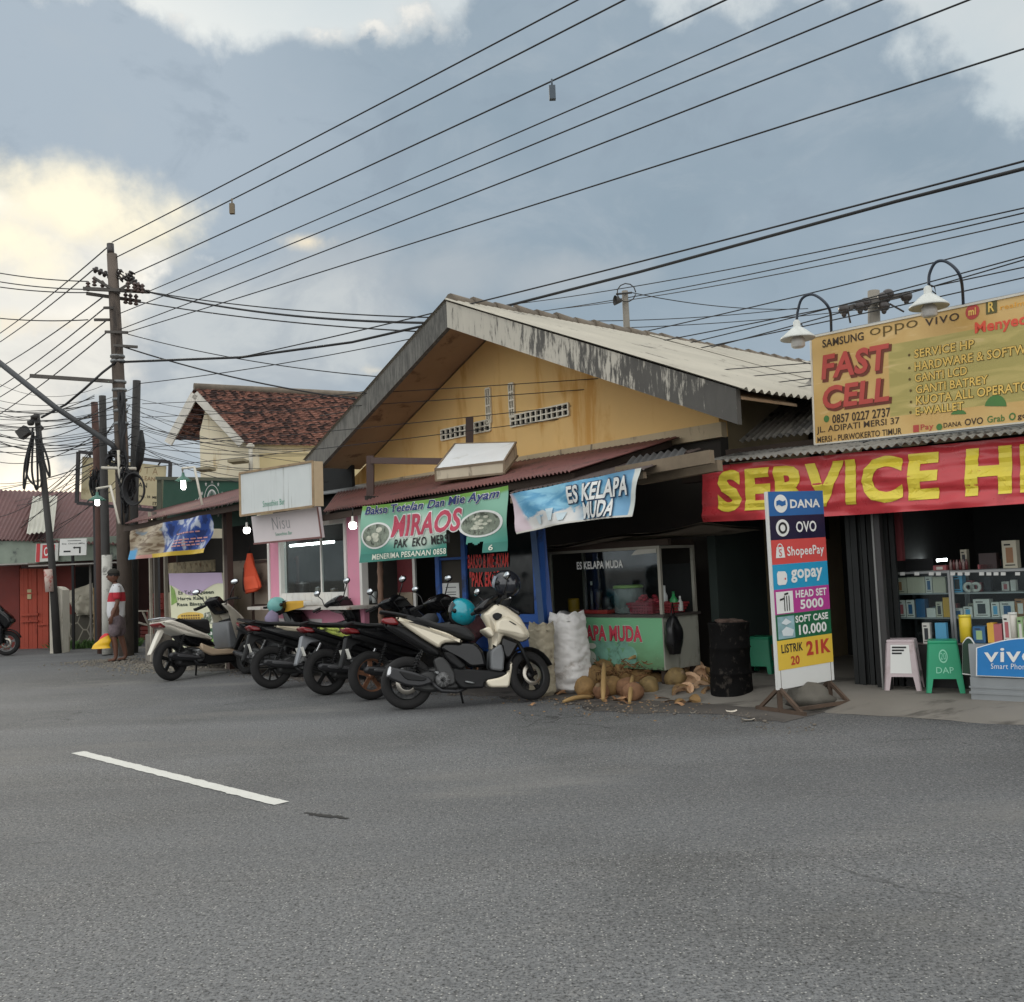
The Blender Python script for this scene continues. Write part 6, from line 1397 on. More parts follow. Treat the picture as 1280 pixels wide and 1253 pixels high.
def bike(name, label, Pr, Pf, spec, group, cat='motorcycle', lean=-7, steer=24, wb=1.28):
    """Pr, Pf: ground points under the rear and front wheels"""
    h = Pf-Pr; yaw = math.atan2(h.y, h.x); t = thing(name, label, cat, (Pr.x, Pr.y, 0), group, (R(lean), 0, yaw)); t.rotation_mode = 'XYZ'
    RW = .27; s = spec; k_ = h.length/wb if h.length > .9 else 1.0; k_ = max(.94, min(1.08, k_)); t.scale = (k_, k_, k_)
    ax0, axd = V((wb-.06, 0, .42)), V((-.42, 0, .9)).normalized(); rot = Matrix.Rotation(R(steer), 3, axd)
    st_ = lambda v: ax0+rot @ (v-ax0)
    def part(nm, fn, mat, steered=False, parent=t, bevel=0):
        mb = MB(); fn(mb)
        if steered: mb.v = [st_(v) for v in mb.v]
        return mb.build(nm, mat, parent, local=True, bevel=bevel)
    wheel(t, (0, 0, RW), RW, s.get('rw', .115), s['rim'], s.get('spokes', 5), disc=s.get('disc', False))
    wheel(t, (wb, 0, RW), RW*.97, .095, s['rim'], s.get('spokes', 5), st_, True)
    for nm, poly, y0, y1, e, mat, *op in s['panels']:
        f_ = (lambda mb, poly=poly, y0=y0, y1=y1, e=e: shell(mb, poly, y0, y1, e, s.get('round', 1), s.get('wf')))
        part(nm, f_, mat, bool(op and op[0]))
    # fork, front fender
    def fork(mb):
        for y in (-.085, .085): mb.tube([(wb, y, RW), (wb-.10, y, .52), (wb-.20, y*.8, .74)], [.02, .022, .024], 8)
        mb.bar((wb-.2, -.09, .72), (wb-.2, .09, .72), .05)
    part('fork', fork, MATB, True)
    def fend(mb):
        pts = [(wb+RW*1.10*math.cos(a), RW+RW*1.10*math.sin(a)) for a in [R(x) for x in range(20, 171, 15)]]; inn = [(wb+RW*1.04*math.cos(a), RW+RW*1.04*math.sin(a)) for a in [R(x) for x in range(170, 19, -15)]]
        shell(mb, pts+inn, -.07, .07, .008, 0)
    part('front_fender', fend, s['fender'], True)
    # swingarm, shock, engine
    part('engine', lambda mb: (shell(mb, [(.05, .2), (.2, .16), (.52, .17), (.62, .26), (.56, .36), (.30, .42), (.12, .36)], -.11, .13, .03, 1), mb.lathe([(.001, -.15), (.07, -.15), (.09, -.12), (.09, .0)], O=V((.36, 0, .28)), ax=V((0, 1, 0)), n=18), [mb.obox(V((.40, -.10, .24+i*.022)), V((1, 0, 0)), V((0, 1, 0)), V((0, 0, 1)), (0, 0, 0), (.16, .2, .008)) for i in range(6)]), ENG)
    def shock(mb):
        a, b = V((.02, -.12, .30)), V((.16, -.12, .60)); n_ = 36
        mb.tube([a, b], .013, 6); mb.tube([a+(b-a)*(.15+.75*i/n_)+V((.028*math.cos(i*1.4), .028*math.sin(i*1.4), 0)) for i in range(n_+1)], .006, 5)
    part('shock_absorber', shock, s.get('shock', MATB))
    ex = s.get('exhaust', 'box')
    def exh(mb):
        if ex == 'box': shell(mb, [(-.20, .34), (-.17, .44), (.06, .38), (.24, .30), (.25, .25), (.12, .22), (-.02, .24), (-.17, .31)], -.21, -.11, .02, 1)
        else: shell(mb, [(-.16, .31), (-.14, .37), (.14, .335), (.42, .265), (.42, .235), (.2, .23), (-.05, .26)], -.20, -.11, .025, 1)
        mb.tube([(.24, -.15, .26), (.34, -.15, .17), (.5, -.12, .15), (.6, -.06, .18), (.62, -.03, .26)], .021, 8)
    eo = part('exhaust', exh, EXH)
    if ex == 'box':
        part('exhaust_tip', lambda mb: shell(mb, [(-.225, .335), (-.19, .45), (-.15, .44), (-.155, .35)], -.212, -.108, .02, 1), CHROME, parent=eo)
        part('heat_shield', lambda mb: shell(mb, [(-.10, .40), (.05, .355), (.20, .305), (.16, .275), (-.02, .30)], -.222, -.20, .008, 1), MATB, parent=eo)
    else: part('heat_shield', lambda mb: shell(mb, [(-.06, .335), (.12, .315), (.34, .265), (.34, .25), (.1, .28), (-.05, .30)], -.212, -.195, .006, 1), M('shield_grey', C(92, 92, 94), .4, .4), parent=eo)
    def cyl(mb):
        for i in range(7): mb.lathe([(.001, i*.02), (.062, i*.02), (.062, i*.02+.011), (.001, i*.02+.011)], O=V((.50, -.05, .30)), ax=V((.8, 0, .25)), n=14)
        mb.lathe([(.03, 0), (.075, .002), (.078, .02), (.03, .03)], O=V((.36, -.155, .28)), ax=V((0, -1, 0)), n=20)
        for i in range(10): a = 6.283*i/10; mb.bar((.36+.02*math.cos(a), -.187, .28+.02*math.sin(a)), (.36+.072*math.cos(a), -.182, .28+.072*math.sin(a)), .006)
    part('cooling_fins', cyl, M('fin_metal', C(104, 104, 104), .45, .5, var=.2), parent=None or t)
    part('brake_cable', lambda mb: (mb.tube([(s['handle'][0]-.03, -.15, s['handle'][1]), (s['handle'][0]+.08, -.08, s['handle'][1]-.10), (s['handle'][0]+.10, -.06, s['handle'][1]-.3)], .006, 5), mb.tube([(.1, -.10, .42), (.3, -.13, .36), (.55, -.12, .34)], .007, 5)), MATB)
    part('foot_rest', lambda mb: mb.tube([(.28, -.12, .36), (.30, -.24, .355)], .014, 7), STEEL)
    # stand, licence plate, handlebar, mirrors
    part('side_stand', lambda mb: mb.tube([(.56, .12, .2), (.60, .20, .012), (.64, .22, .012)], .013, 6), MATB)
    hb = s['handle']; hx, hz = hb
    part('handlebar', lambda mb: mb.tube([(hx-.10, -.34, hz-.015), (hx-.04, -.2, hz+.01), (hx, -.06, hz-.01), (hx, .06, hz-.01), (hx-.04, .2, hz+.01), (hx-.10, .34, hz-.015)], [.012, .012, .013, .013, .012, .012], 8), MATB, True)
    for y in (-1, 1):
        part('grip', lambda mb: mb.tube([(hx-.105, y*.35, hz-.016), (hx-.052, y*.23, hz+.006)], .019, 10), RUBBER, True)
        part('brake_lever', lambda mb: mb.tube([(hx-.02, y*.2, hz), (hx-.01, y*.26, hz-.01), (hx-.05, y*.36, hz-.03)], .007, 6), s.get('lever', MATB), True)
        if s.get('mirrors', True):
            def mir(mb):
                mb.tube([(hx-.03, y*.19, hz+.01), (hx-.01, y*.24, hz+.12), (hx-.02, y*.30, hz+.19)], .007, 6)
                mb.ball((hx-.02, y*.31, hz+.23), .062, .35, 1.05, .68, 14, 9)
            m_ = part('mirror', mir, GLOSS, True)
            part('mirror_glass', lambda mb: mb.ball((hx-.031, y*.31, hz+.23), .055, .28, 1.02, .66, 14, 9), MIRG, True, parent=m_)
    if s.get('plate'):
        px_, pz_ = s['plate']; part('licence_plate', lambda mb: mb.obox(V((px_, 0, pz_)), V((.25, 0, -.97)), V((0, 1, 0)), V((.97, 0, .25)), (-.05, -.11, -.003), (.06, .11, .003)), M('plate_white', C(206, 204, 196), .5, stain=C(60, 60, 60), samt=.3, sscale=30))
    return t
def conv(ox, gy, sx_, sz_, tilt): return lambda pts: [((x-ox)/sx_, (gy+tilt*(x-ox)-y)/sz_) for x, y in pts]
# --- big cream scooter, profiles read off the photo
cv = conv(165, 1098, 722, 660, -.0685)
CREAM = M('cream_paint', C(222, 212, 190), .38, var=.03, coat=.35); 
wfv = lambda x, z: .62+.38*min(1, max(0, (x+.25)/.5)) if x < .25 else 1.0
vario = dict(rim=M('rim_black', C(30, 30, 30), .4, .3), spokes=5, rw=.13, disc=True, fender=MATB, handle=(.99, 1.04), wf=None, round=1, plate=None, lever=CHROME, panels=[
    ('tail_body', cv([(0, 520), (60, 528), (170, 545), (290, 620), (410, 690), (420, 745), (330, 720), (150, 620), (40, 560)]), -.11, .11, .03, MATB),
    ('side_panel', cv([(85, 476), (180, 490), (330, 537), (480, 577), (602, 637), (440, 645), (410, 684), (280, 612), (170, 542)]), -.155, .155, .03, CREAM),
    ('tail_light', cv([(-12, 488), (85, 474), (128, 527), (60, 532), (-5, 520)]), -.12, .12, .02, REDL),
    ('grab_rail', cv([(-20, 430), (110, 444), (250, 470), (240, 482), (90, 464), (-20, 452)]), -.12, .12, .015, MATB),
    ('seat', cv([(150, 470), (290, 474), (400, 508), (560, 516), (640, 540), (688, 592), (682, 630), (600, 616), (480, 574), (330, 534), (200, 492)]), -.13, .13, .035, SEATM),
    ('under_seat_cover', cv([(420, 690), (440, 648), (600, 640), (690, 638), (745, 700), (765, 800), (640, 812), (560, 760), (470, 720)]), -.13, .13, .03, GLOSS),
    ('side_cover', cv([(440, 705), (500, 712), (610, 800), (560, 830), (470, 770)]), -.165, -.10, .02, MATB),
    ('floorboard', cv([(500, 815), (620, 820), (890, 832), (925, 848), (880, 872), (740, 905), (735, 948), (560, 955), (490, 880)]), -.15, .15, .02, MATB),
    ('lower_fin', cv([(745, 893), (860, 872), (922, 838), (945, 752), (956, 795), (922, 940), (770, 942)]), -.16, .16, .02, CREAM),
    ('leg_shield', cv([(800, 690), (880, 640), (900, 720), (885, 832), (788, 822)]), -.17, .17, .02, M('grey_plastic', C(110, 112, 114), .55)),
    ('front_fairing', cv([(752, 440), (862, 365), (930, 380), (1038, 448), (1108, 560), (1100, 602), (1040, 628), (960, 596), (900, 580), (880, 642), (800, 692), (832, 580), (800, 520)]), -.15, .15, .045, CREAM),
    ('fairing_side', cv([(850, 470), (940, 450), (1050, 520), (1094, 590), (1040, 612), (920, 575), (830, 570)]), -.20, .20, .04, CREAM),
    ('knee_wing', cv([(742, 545), (800, 525), (826, 575), (815, 605)]), -.19, .19, .015, CREAM),
    ('fork_cover', cv([(880, 612), (905, 588), (1032, 632), (1000, 675), (950, 745), (905, 750), (880, 700)]), -.14, .14, .03, GLOSS),
    ('fairing_recess', cv([(818, 452), (850, 428), (905, 446), (850, 492)]), -.206, .206, .008, MATB),
    ('badge', cv([(938, 488), (950, 486), (1000, 512), (992, 518)]), -.207, .207, .003, MATB),
    ('panel_stripe', cv([(190, 506), (240, 508), (350, 545), (345, 550), (240, 518), (190, 512)]), -.158, .158, .003, MATB),
    ('engine_cover', cv([(360, 760), (420, 735), (470, 770), (520, 850), (520, 925), (450, 940), (400, 890)]), -.17, -.05, .02, ENG),
    ('foot_peg', cv([(590, 898), (660, 910), (655, 920), (590, 912)]), -.19, -.12, .006, STEEL),
    ('windscreen', cv([(930, 382), (965, 372), (1052, 415), (1040, 448)]), -.11, .11, .015, GLOSS),
    ('headlight', cv([(1040, 606), (1100, 588), (1112, 600), (1060, 628)]), -.12, .12, .01, M('dark_lens', C(40, 44, 50), .1, coat=.5)),
    ('instrument_panel', cv([(690, 410), (760, 345), (880, 290), (890, 330), (780, 420), (720, 440)]), -.09, .09, .03, GLOSS, True),
])
vb = bike('scooter', 'large cream and black scooter nearest the camera, with a dark helmet hung on its handlebar', gnd(510, 887), gnd(663, 877), vario, 'motorbikes parked in front of the stalls', 'scooter', -6, 26, 1.29)
# --- cream left scooter
c2_ = conv(212, 688, 318, 330, -.055)
SCREAM = M('ivory_paint', C(220, 214, 200), .35, var=.03, coat=.35); GREYP = M('grey_plastic', (0, 0, 0))
sco = dict(rim=M('rim_black', (0, 0, 0)), spokes=5, fender=SCREAM, handle=(.97, .99), exhaust='tube', round=1, plate=None, panels=[
    ('side_panel', c2_([(142, 434), (200, 424), (262, 442), (330, 470), (400, 494), (424, 522), (340, 506), (260, 494), (185, 464)]), -.14, .14, .03, SCREAM),
    ('seat', c2_([(222, 420), (300, 424), (412, 424), (418, 490), (392, 490), (330, 464), (252, 440)]), -.13, .13, .035, SEATM),
    ('grab_rail', c2_([(132, 416), (180, 412), (236, 420), (230, 430), (150, 428)]), -.11, .11, .012, CHROME),
    ('tail_light', c2_([(138, 436), (172, 440), (176, 462), (150, 452)]), -.10, .10, .012, REDL),
    ('rear_fender', c2_([(165, 462), (186, 470), (166, 500), (108, 570), (98, 574), (138, 505)]), -.035, .035, .01, SCREAM),
    ('under_seat_cover', c2_([(250, 488), (330, 498), (424, 522), (440, 552), (350, 548), (290, 530)]), -.12, .12, .025, GLOSS),
    ('skirt', c2_([(345, 530), (385, 545), (440, 563), (560, 563), (548, 590), (400, 590), (352, 568)]), -.15, .15, .02, M('champagne_paint', C(190, 168, 142), .4, var=.04)),
    ('floorboard', c2_([(330, 560), (400, 588), (560, 592), (545, 626), (380, 628), (300, 600)]), -.13, .13, .02, MATB),
    ('leg_shield', c2_([(506, 436), (576, 430), (562, 560), (506, 560)]), -.16, .16, .02, GREYP),
    ('front_fairing', c2_([(488, 354), (522, 350), (604, 410), (624, 444), (600, 520), (562, 580), (546, 560), (580, 440), (558, 402)]), -.17, .17, .04, SCREAM),
    ('headset', c2_([(442, 336), (480, 318), (522, 346), (560, 398), (506, 400), (470, 372)]), -.10, .10, .03, GLOSS, True),
    ('headlight', c2_([(600, 420), (628, 448), (606, 490), (590, 470)]), -.13, .13, .012, M('clear_lens', C(190, 194, 196), .15, coat=.5)),
])
bike('scooter', 'ivory scooter parked side-on in front of the ice dessert poster, leftmost of the parked row', gnd(215, 851), gnd(303, 838), sco, 'motorbikes parked in front of the stalls', 'scooter', -5, 18, 1.24)
# --- sporty underbones seen from behind right
c3_ = conv(165, 708, 385, 470, -.04)
def sport(acc, rim, fender=MATB, spokes=5, plate=True, stripe=None, exhaust='tube'):
    pn_ = [
    ('tail_body', c3_([(55, 372), (130, 366), (210, 400), (330, 450), (400, 482), (360, 500), (210, 440), (110, 392)]), -.10, .10, .03, MATB),
    ('side_panel', c3_([(100, 336), (320, 345), (432, 378), (462, 402), (402, 482), (330, 450), (200, 402), (118, 370)]), -.13, .13, .03, GLOSS),
    ('accent_panel', c3_(stripe or [(170, 340), (312, 350), (316, 386), (232, 372)]), -.142, .142, .02, acc),
    ('tail_light', c3_([(48, 330), (100, 338), (132, 366), (68, 362)]), -.09, .09, .015, REDL),
    ('seat', c3_([(70, 300), (150, 314), (240, 314), (430, 338), (446, 378), (300, 352), (160, 332), (80, 316)]), -.12, .12, .03, SEATM),
    ('rear_fender', c3_([(60, 376), (112, 372), (170, 396), (150, 412), (92, 420), (62, 470), (30, 540), (18, 536), (44, 450)]), -.04, .04, .01, fender),
    ('frame_cover', c3_([(390, 470), (470, 400), (520, 430), (560, 540), (560, 580), (400, 590), (360, 520)]), -.11, .11, .025, GLOSS),
    ('floorboard', c3_([(330, 580), (400, 560), (600, 545), (610, 580), (420, 612)]), -.12, .12, .02, MATB),
    ('leg_shield', c3_([(540, 320), (600, 310), (640, 400), (640, 560), (580, 570), (560, 440)]), -.17, .17, .025, GLOSS),
    ('front_fairing', c3_([(560, 240), (620, 225), (690, 300), (712, 350), (660, 420), (600, 330)]), -.16, .16, .04, GLOSS),
    ('headset', c3_([(470, 210), (540, 160), (590, 175), (640, 235), (600, 270), (520, 250)]), -.11, .11, .03, GLOSS, True),
    ('side_stay', c3_([(430, 395), (442, 398), (352, 588), (338, 584)]), -.15, -.12, .008, CHROME)]
    return dict(rim=rim, spokes=spokes, fender=fender, handle=(.94, 1.03), exhaust=exhaust, round=1, plate=((-.29, .53) if plate else None), panels=pn_)
GM_ = 'motorbikes parked in front of the stalls'
def spot(px, py, yaw, L_=1.26):
    p = gnd(px, py); return p, p+V((math.cos(R(yaw)), math.sin(R(yaw)), 0))*L_
p, q = spot(341, 861, 33); bike('motorcycle', 'black underbone motorcycle with beige side panel, second from the left in the parked row', p, q, sport(M('beige_paint', C(190, 180, 158), .4), M('rim_black', (0, 0, 0)), spokes=9), GM_, 'motorcycle', -7, 20, 1.26)
p, q = spot(409, 869, 35); bike('motorcycle', 'black motorcycle with lime green tail stripe, middle of the parked row', p, q, sport(M('lime_paint', C(178, 190, 92), .4, stain=C(40, 41, 42), samt=.56, sscale=7), M('rim_black', (0, 0, 0)), fender=M('silver_fender', C(128, 130, 134), .4, .3), stripe=[(115, 340), (260, 348), (430, 396), (455, 416), (420, 468), (330, 428), (200, 388)]), GM_, 'motorcycle', -7, 16, 1.26)
p, q = spot(466, 875, 36); bike('motorcycle', 'black motorcycle with bronze wheel rims, just behind the big cream scooter', p, q, sport(GLOSS, M('bronze_rim', C(150, 108, 84), .35, .6), spokes=5), GM_, 'motorcycle', -7, 10, 1.26)
a_ = S.pt(sx(337), 0, .42); bike('motorcycle', 'small dark motorcycle parked right against the kiosk, behind the parked row', a_, a_+S.u*1.15+S.n*-.1, dict(sport(GLOSS, M('rim_black', (0, 0, 0)), plate=False), mirrors=False), GM_, 'motorcycle', -7, 0, 1.26)
# half a motorcycle at the left photo edge, front wheel to the right
pf = gnd(9, 820); pr0 = pf-V((1.27, .15, 0)); bike('motorcycle', 'dark motorcycle cut by the left photo edge', pr0, pf, sport(GLOSS, M('rim_grey', C(120, 120, 120), .4, .5), plate=False), None, 'motorcycle', 3, 8, 1.26)

# ------------------------------------------------------------------ helmets
def helmet(c, r, yaw, tilt, shellm, visor, label, open_=True):
    t = thing('helmet', label, 'helmet', c-V((0, 0, r))); rot = Matrix.Rotation(yaw, 3, 'Z') @ Matrix.Rotation(tilt, 3, 'Y'); mb = MB()
    def fn(u, v):
        a = 6.283*u; th = v*2.35; x, y, z = math.sin(th)*math.cos(a), math.sin(th)*math.sin(a), math.cos(th)
        if x > .2 and z < .30: z = .30+(z-.30)*max(.08, 1-(x-.2)*(1.4 if open_ else .6))
        return c+rot @ V((x*r*1.12, y*r*.92, z*r))
    mb.grid(fn, 32, 20); mb.build('shell', shellm, t, weld=True)
    mb = MB(); mb.ball(c+rot @ V((.01, 0, -.04)), r*.88, 1.05, .9, .95, 18, 12, rot); mb.build('lining', M('helmet_lining', C(26, 25, 26), .9), t)
    def fv(u, v):
        a = (u-.5)*2.5; z = .48-v*.85; w = math.sqrt(max(.05, 1-z*z*.75)); return c+rot @ V((math.cos(a)*r*1.17*w, math.sin(a)*r*.97*w, z*r))
    mb = MB(); mb.grid(fv, 20, 8); mb.build('visor', visor, t)
    mb = MB(); mb.grid(lambda u, v: c+rot @ V(((1.05+.28*v)*r*math.cos((u-.5)*1.7), r*.95*math.sin((u-.5)*1.7), r*(.50+.03*v))), 12, 3); mb.build('peak', M('peak_black', C(28, 28, 30), .4), t)
    for y in (-1, 1):
        mb = MB(); mb.lathe([(.001, .014), (.024, .012), (.026, 0)], O=c+rot @ V((.02, y*r*.93, .08*r)), ax=rot @ V((0, y, 0)), n=14); mb.build('visor_pivot', BLACK, t)
    return t
DV = M('dark_visor', C(22, 24, 28), .08, coat=.6, var=.05)
helmet(at(578, 765, gnd(510, 887).y+.95), .15, 2.6, -.55, M('teal_gloss', C(32, 154, 170), .2, var=.1, coat=.6, stain=C(60, 70, 74), samt=.3, sscale=7), DV, 'turquoise open-face helmet hanging on a handlebar behind the cream scooter')
helmet(at(633, 730, gnd(510, 887).y+.35), .145, 2.5, -.25, M('black_gloss_helmet', C(40, 42, 48), .15, coat=.6), M('smoke_visor', C(120, 126, 134), .1, coat=.6, var=.1), 'black helmet with smoked visor hung high on the cream scooter', False)
helmet(S.p(346, 757, .5), .12, .6, 0, M('mint_shell', C(110, 168, 164), .35), DV, 'mint green helmet resting on the motorcycle before the kiosk')
mb = MB(); c = S.p(340, 776, .62); mb.ball(c, .11, .9, 1, 1.25, 14, 10, None, .25, 3); tag(mb.build('shopping_bag', M('lilac_bag', C(128, 118, 142), .7)), 'small lilac bag hanging below the mint helmet', 'bag')
# hand covers and jacket over the middle handlebars
c = at(585, 780, gnd(466, 875).y+.55)
mb = MB(); mb.ball(c+V((.02, 0, -.04)), .15, 1.1, .7, 1.2, 16, 12, None, .5, 7); tag(mb.build('jacket', M('jacket', C(96, 60, 62), .85, var=.5, vscale=5, stain=C(40, 36, 38), samt=.55, sscale=5)), 'crumpled dark red jacket stuffed under the turquoise helmet', 'jacket')
for (x0, y0, x1, y1, dy, l) in ((545, 772, 521, 785, .8, 'padded black handlebar cover left of the turquoise helmet'), (636, 745, 612, 768, .45, 'padded black handlebar cover below the hung black helmet')):
    a, b = at(x0, y0, gnd(510, 887).y+dy), at(x1, y1, gnd(510, 887).y+dy-.15); mb = MB(); mb.tube([a, a*.7+b*.3, a*.4+b*.6, b], [.05, .085, .08, .045], 12); tag(mb.build('hand_cover', M('padded_black', C(40, 41, 44), .75, var=.2, bump=.3)), l, 'hand cover')

# ------------------------------------------------------------------ walking man
def skin_mesh(name, nodes, edges, mat, parent, sub=2):
    me = bpy.data.meshes.new(name); me.from_pydata([tuple(n[0]) for n in nodes], edges, []); o = bpy.data.objects.new(name, me); COL.objects.link(o)
    md = o.modifiers.new('skin', 'SKIN'); md.use_smooth_shade = True
    for i, n in enumerate(nodes):
        sv = me.skin_vertices[0].data[i]; sv.radius = (n[1], n[2] if len(n) > 2 else n[1]); sv.use_root = (i == 0)
    m2 = o.modifiers.new('sub', 'SUBSURF'); m2.levels = sub; m2.render_levels = sub
    dg = bpy.context.evaluated_depsgraph_get(); ne = bpy.data.meshes.new_from_object(o.evaluated_get(dg)); bpy.data.objects.remove(o)
    ne.materials.clear(); ne.materials.append(mat)
    for p_ in ne.polygons: p_.use_smooth = True; p_.material_index = 0
    ne.name = name; o = bpy.data.objects.new(name, ne); COL.objects.link(o); o.parent = parent; return o
foot = gnd(147, 827); man = thing('person', 'man in dark cap, white and red polo shirt and plaid shorts walking by the roadside', 'person', foot, None, (0, 0, R(198)))
SKN = M('skin', C(106, 70, 54), .55, var=.1)
# local: x = his forward, y = his left
N = [((0, 0, .88), .10, .12), ((0, 0, 1.02), .10, .13), ((-.01, 0, 1.2), .10, .145), ((-.01, 0, 1.33), .075, .12), ((.015, 0, 1.41), .05), ((.035, 0, 1.47), .055), 
     ((.03, .10, .80), .085), ((.06, .10, .47), .058), ((.03, .10, .30), .055), ((.02, .10, .09), .038), ((.05, .10, .04), .036), ((.16, .11, .025), .03, .04),
     ((-.03, -.10, .80), .085), ((-.05, -.10, .47), .058), ((-.10, -.10, .30), .055), ((-.14, -.10, .09), .038), ((-.11, -.10, .04), .036), ((.01, -.11, .025), .03, .04),
     ((-.01, .19, 1.34), .055), ((-.03, .235, 1.08), .042), ((.06, .24, .86), .032), ((.085, .24, .80), .028, .035),
     ((-.01, -.19, 1.34), .055), ((-.04, -.235, 1.08), .042), ((.04, -.24, .86), .032), ((.07, -.24, .80), .028, .035)]
E_ = [(0, 1), (1, 2), (2, 3), (3, 4), (4, 5), (0, 6), (6, 7), (7, 8), (8, 9), (9, 10), (10, 11), (0, 12), (12, 13), (13, 14), (14, 15), (15, 16), (16, 17), (3, 18), (18, 19), (19, 20), (20, 21), (3, 22), (22, 23), (23, 24), (24, 25)]
bi = len(N)
for s_, root in ((1, 21), (-1, 25)):
    bx, by, bz = N[root][0]
    for k_, (dx, dy, l_) in enumerate(((.022, 0, .075), (.008, 0, .085), (-.008, 0, .08), (-.022, 0, .065))):
        N += [((bx+dx, by, bz-.03), .010), ((bx+dx*1.15+.012, by-.012*s_, bz-.03-l_*.55), .009), ((bx+dx*1.1+.012, by-.035*s_, bz-.03-l_), .008)]
        i_ = len(N); E_ += [(root, i_-3), (i_-3, i_-2), (i_-2, i_-1)]
    N += [((bx+.035, by-.01*s_, bz-.005), .011), ((bx+.052, by-.02*s_, bz-.045), .009)]; i_ = len(N); E_ += [(root, i_-2), (i_-2, i_-1)]
body = skin_mesh('body', N, E_, SKN, man)
hd = MB(); HC = V((.055, 0, 1.575))
def headf(u, v):
    a = 6.283*u; th = 3.1416*v; x, y, z = math.sin(th)*math.cos(a), math.sin(th)*math.sin(a), math.cos(th)
    w = 1-.22*max(0, -z)**1.2; p_ = V((x*.098*w+.012*max(0, x)*(z < -.1), y*.076*w, z*.122))
    if x > .8: p_.x += .026*math.exp(-((z+.05)/.16)**2-(y/.16)**2)+.010*math.exp(-((z+.48)/.10)**2-(y/.35)**2)-.010*math.exp(-((z-.16)/.1)**2-((abs(y)-.36)/.18)**2)
    return HC+p_
hd.grid(headf, 32, 24)
for y in (-1, 1): hd.ball(HC+V((-.005, y*.078, -.01)), .028, .6, .35, 1.05, 10, 8)
for y in (-1, 1): pass
hd.build('head', SKN, man, local=True)
mb = MB()
for y in (-1, 1): mb.ball(HC+V((.084, y*.031, .018)), .011, .6, 1.2, .7, 8, 6)
mb.build('eye', M('eye_dark', C(40, 34, 32), .3), man, local=True)
mb = MB(); mb.ball(HC+V((.098, 0, -.058)), .02, .35, 1.2, .3, 8, 6); mb.build('mouth', M('lips', C(84, 46, 42), .6), man, local=True)
mb = MB(); mb.grid(lambda u, v: HC+V((-.012, 0, .02))+V((math.sin(v*1.75)*math.cos(6.283*u)*.104, math.sin(v*1.75)*math.sin(6.283*u)*.085, math.cos(v*1.75)*.112)), 24, 8)
mb.build('hair', M('hair', C(26, 23, 22), .8), man, local=True, weld=True)
mb = MB(); mb.grid(lambda u, v: HC+V((-.004, 0, .045))+V((math.sin(v*1.5)*math.cos(6.283*u)*.112, math.sin(v*1.5)*math.sin(6.283*u)*.092, math.cos(v*1.5)*.095)), 24, 8)
mb.grid(lambda u, v: HC+V((.10+.085*v*math.cos((u-.5)*2.2), .085*math.sin((u-.5)*2.4), .052-.02*v)), 12, 4); mb.build('cap', M('cap_dark', C(48, 46, 40), .85), man, local=True, weld=True)
def shirtm():
    m = bpy.data.materials.new('polo'); m.use_nodes = True; k = NT(m.node_tree); b = k.n['Principled BSDF']; b.inputs['Roughness'].default_value = .85
    s = k.new('ShaderNodeSeparateXYZ'); k.l.new(k.new('ShaderNodeTexCoord').outputs['Object'], s.inputs[0]); z = s.outputs[2]
    col = k.mix(k.math('MULTIPLY', k.step(z, 1.10, 1.105), k.step(z, 1.275, 1.27)), C(206, 206, 208), C(178, 44, 56)); k.put(b.inputs['Base Color'], col); return m
NS = [((0, 0, .74), .14, .17), ((.02, 0, .92), .145, .175), ((.015, 0, 1.06), .135, .172), ((-.01, 0, 1.2), .125, .175), ((-.01, 0, 1.345), .085, .13), ((.01, 0, 1.425), .058), ((-.01, .19, 1.35), .078), ((-.02, .228, 1.20), .072), ((-.027, .236, 1.13), .072), ((-.01, -.19, 1.35), .078), ((-.02, -.228, 1.20), .072), ((-.027, -.236, 1.13), .072)]
skin_mesh('shirt', NS, [(0, 1), (1, 2), (2, 3), (3, 4), (4, 5), (4, 6), (6, 7), (7, 8), (4, 9), (9, 10), (10, 11)], shirtm(), man)
NH = [((0, 0, .92), .12, .15), ((0, 0, .79), .12, .155), ((.03, .105, .64), .118), ((.06, .11, .43), .112), ((-.035, -.105, .64), .118), ((-.06, -.11, .43), .112)]
skin_mesh('shorts', NH, [(0, 1), (1, 2), (2, 3), (1, 4), (4, 5)], M('plaid', C(108, 96, 100), .9, var=.4, vscale=16), man)
for y, x in ((.105, .09), (-.105, -.05)):
    mb = MB(); mb.ball((x, y, .014), .06, 2.1, .82, .22, 14, 8); mb.build('sandal', M('sandal', C(40, 34, 30), .8), man, local=True)
# bag in his hand
hp = foot+V((-.20, -.16, .74))
hp = at(133, 792, foot.y-.18); mb = MB()
def bagf(u, v):
    a = 6.283*u; w = .03+.15*(1-v)**.8; q_ = 1+.25*mnoise.noise(V((math.cos(a), math.sin(a), v*3))); return hp+V((-.10*(1-v)+w*math.cos(a)*q_, w*.55*math.sin(a)*q_, -.27*(1-v)))
mb.grid(bagf, 18, 12); mb.m = 0
def flagm():
    m = bpy.data.materials.new('red_yellow_film'); m.use_nodes = True; k = NT(m.node_tree); b = k.n['Principled BSDF']; b.inputs['Roughness'].default_value = .4
    s = k.new('ShaderNodeSeparateXYZ'); k.l.new(k.new('ShaderNodeTexCoord').outputs['Object'], s.inputs[0]); col = k.mix(k.step(k.math('ADD', s.outputs[2], k.math('MULTIPLY', s.outputs[0], -.5)), .16, .175), C(232, 184, 30), C(206, 40, 44)); k.put(b.inputs['Base Color'], col); return m
tag(mb.build('carrier_bag', flagm(), weld=True), 'red and yellow bag held by the walking man', 'bag')
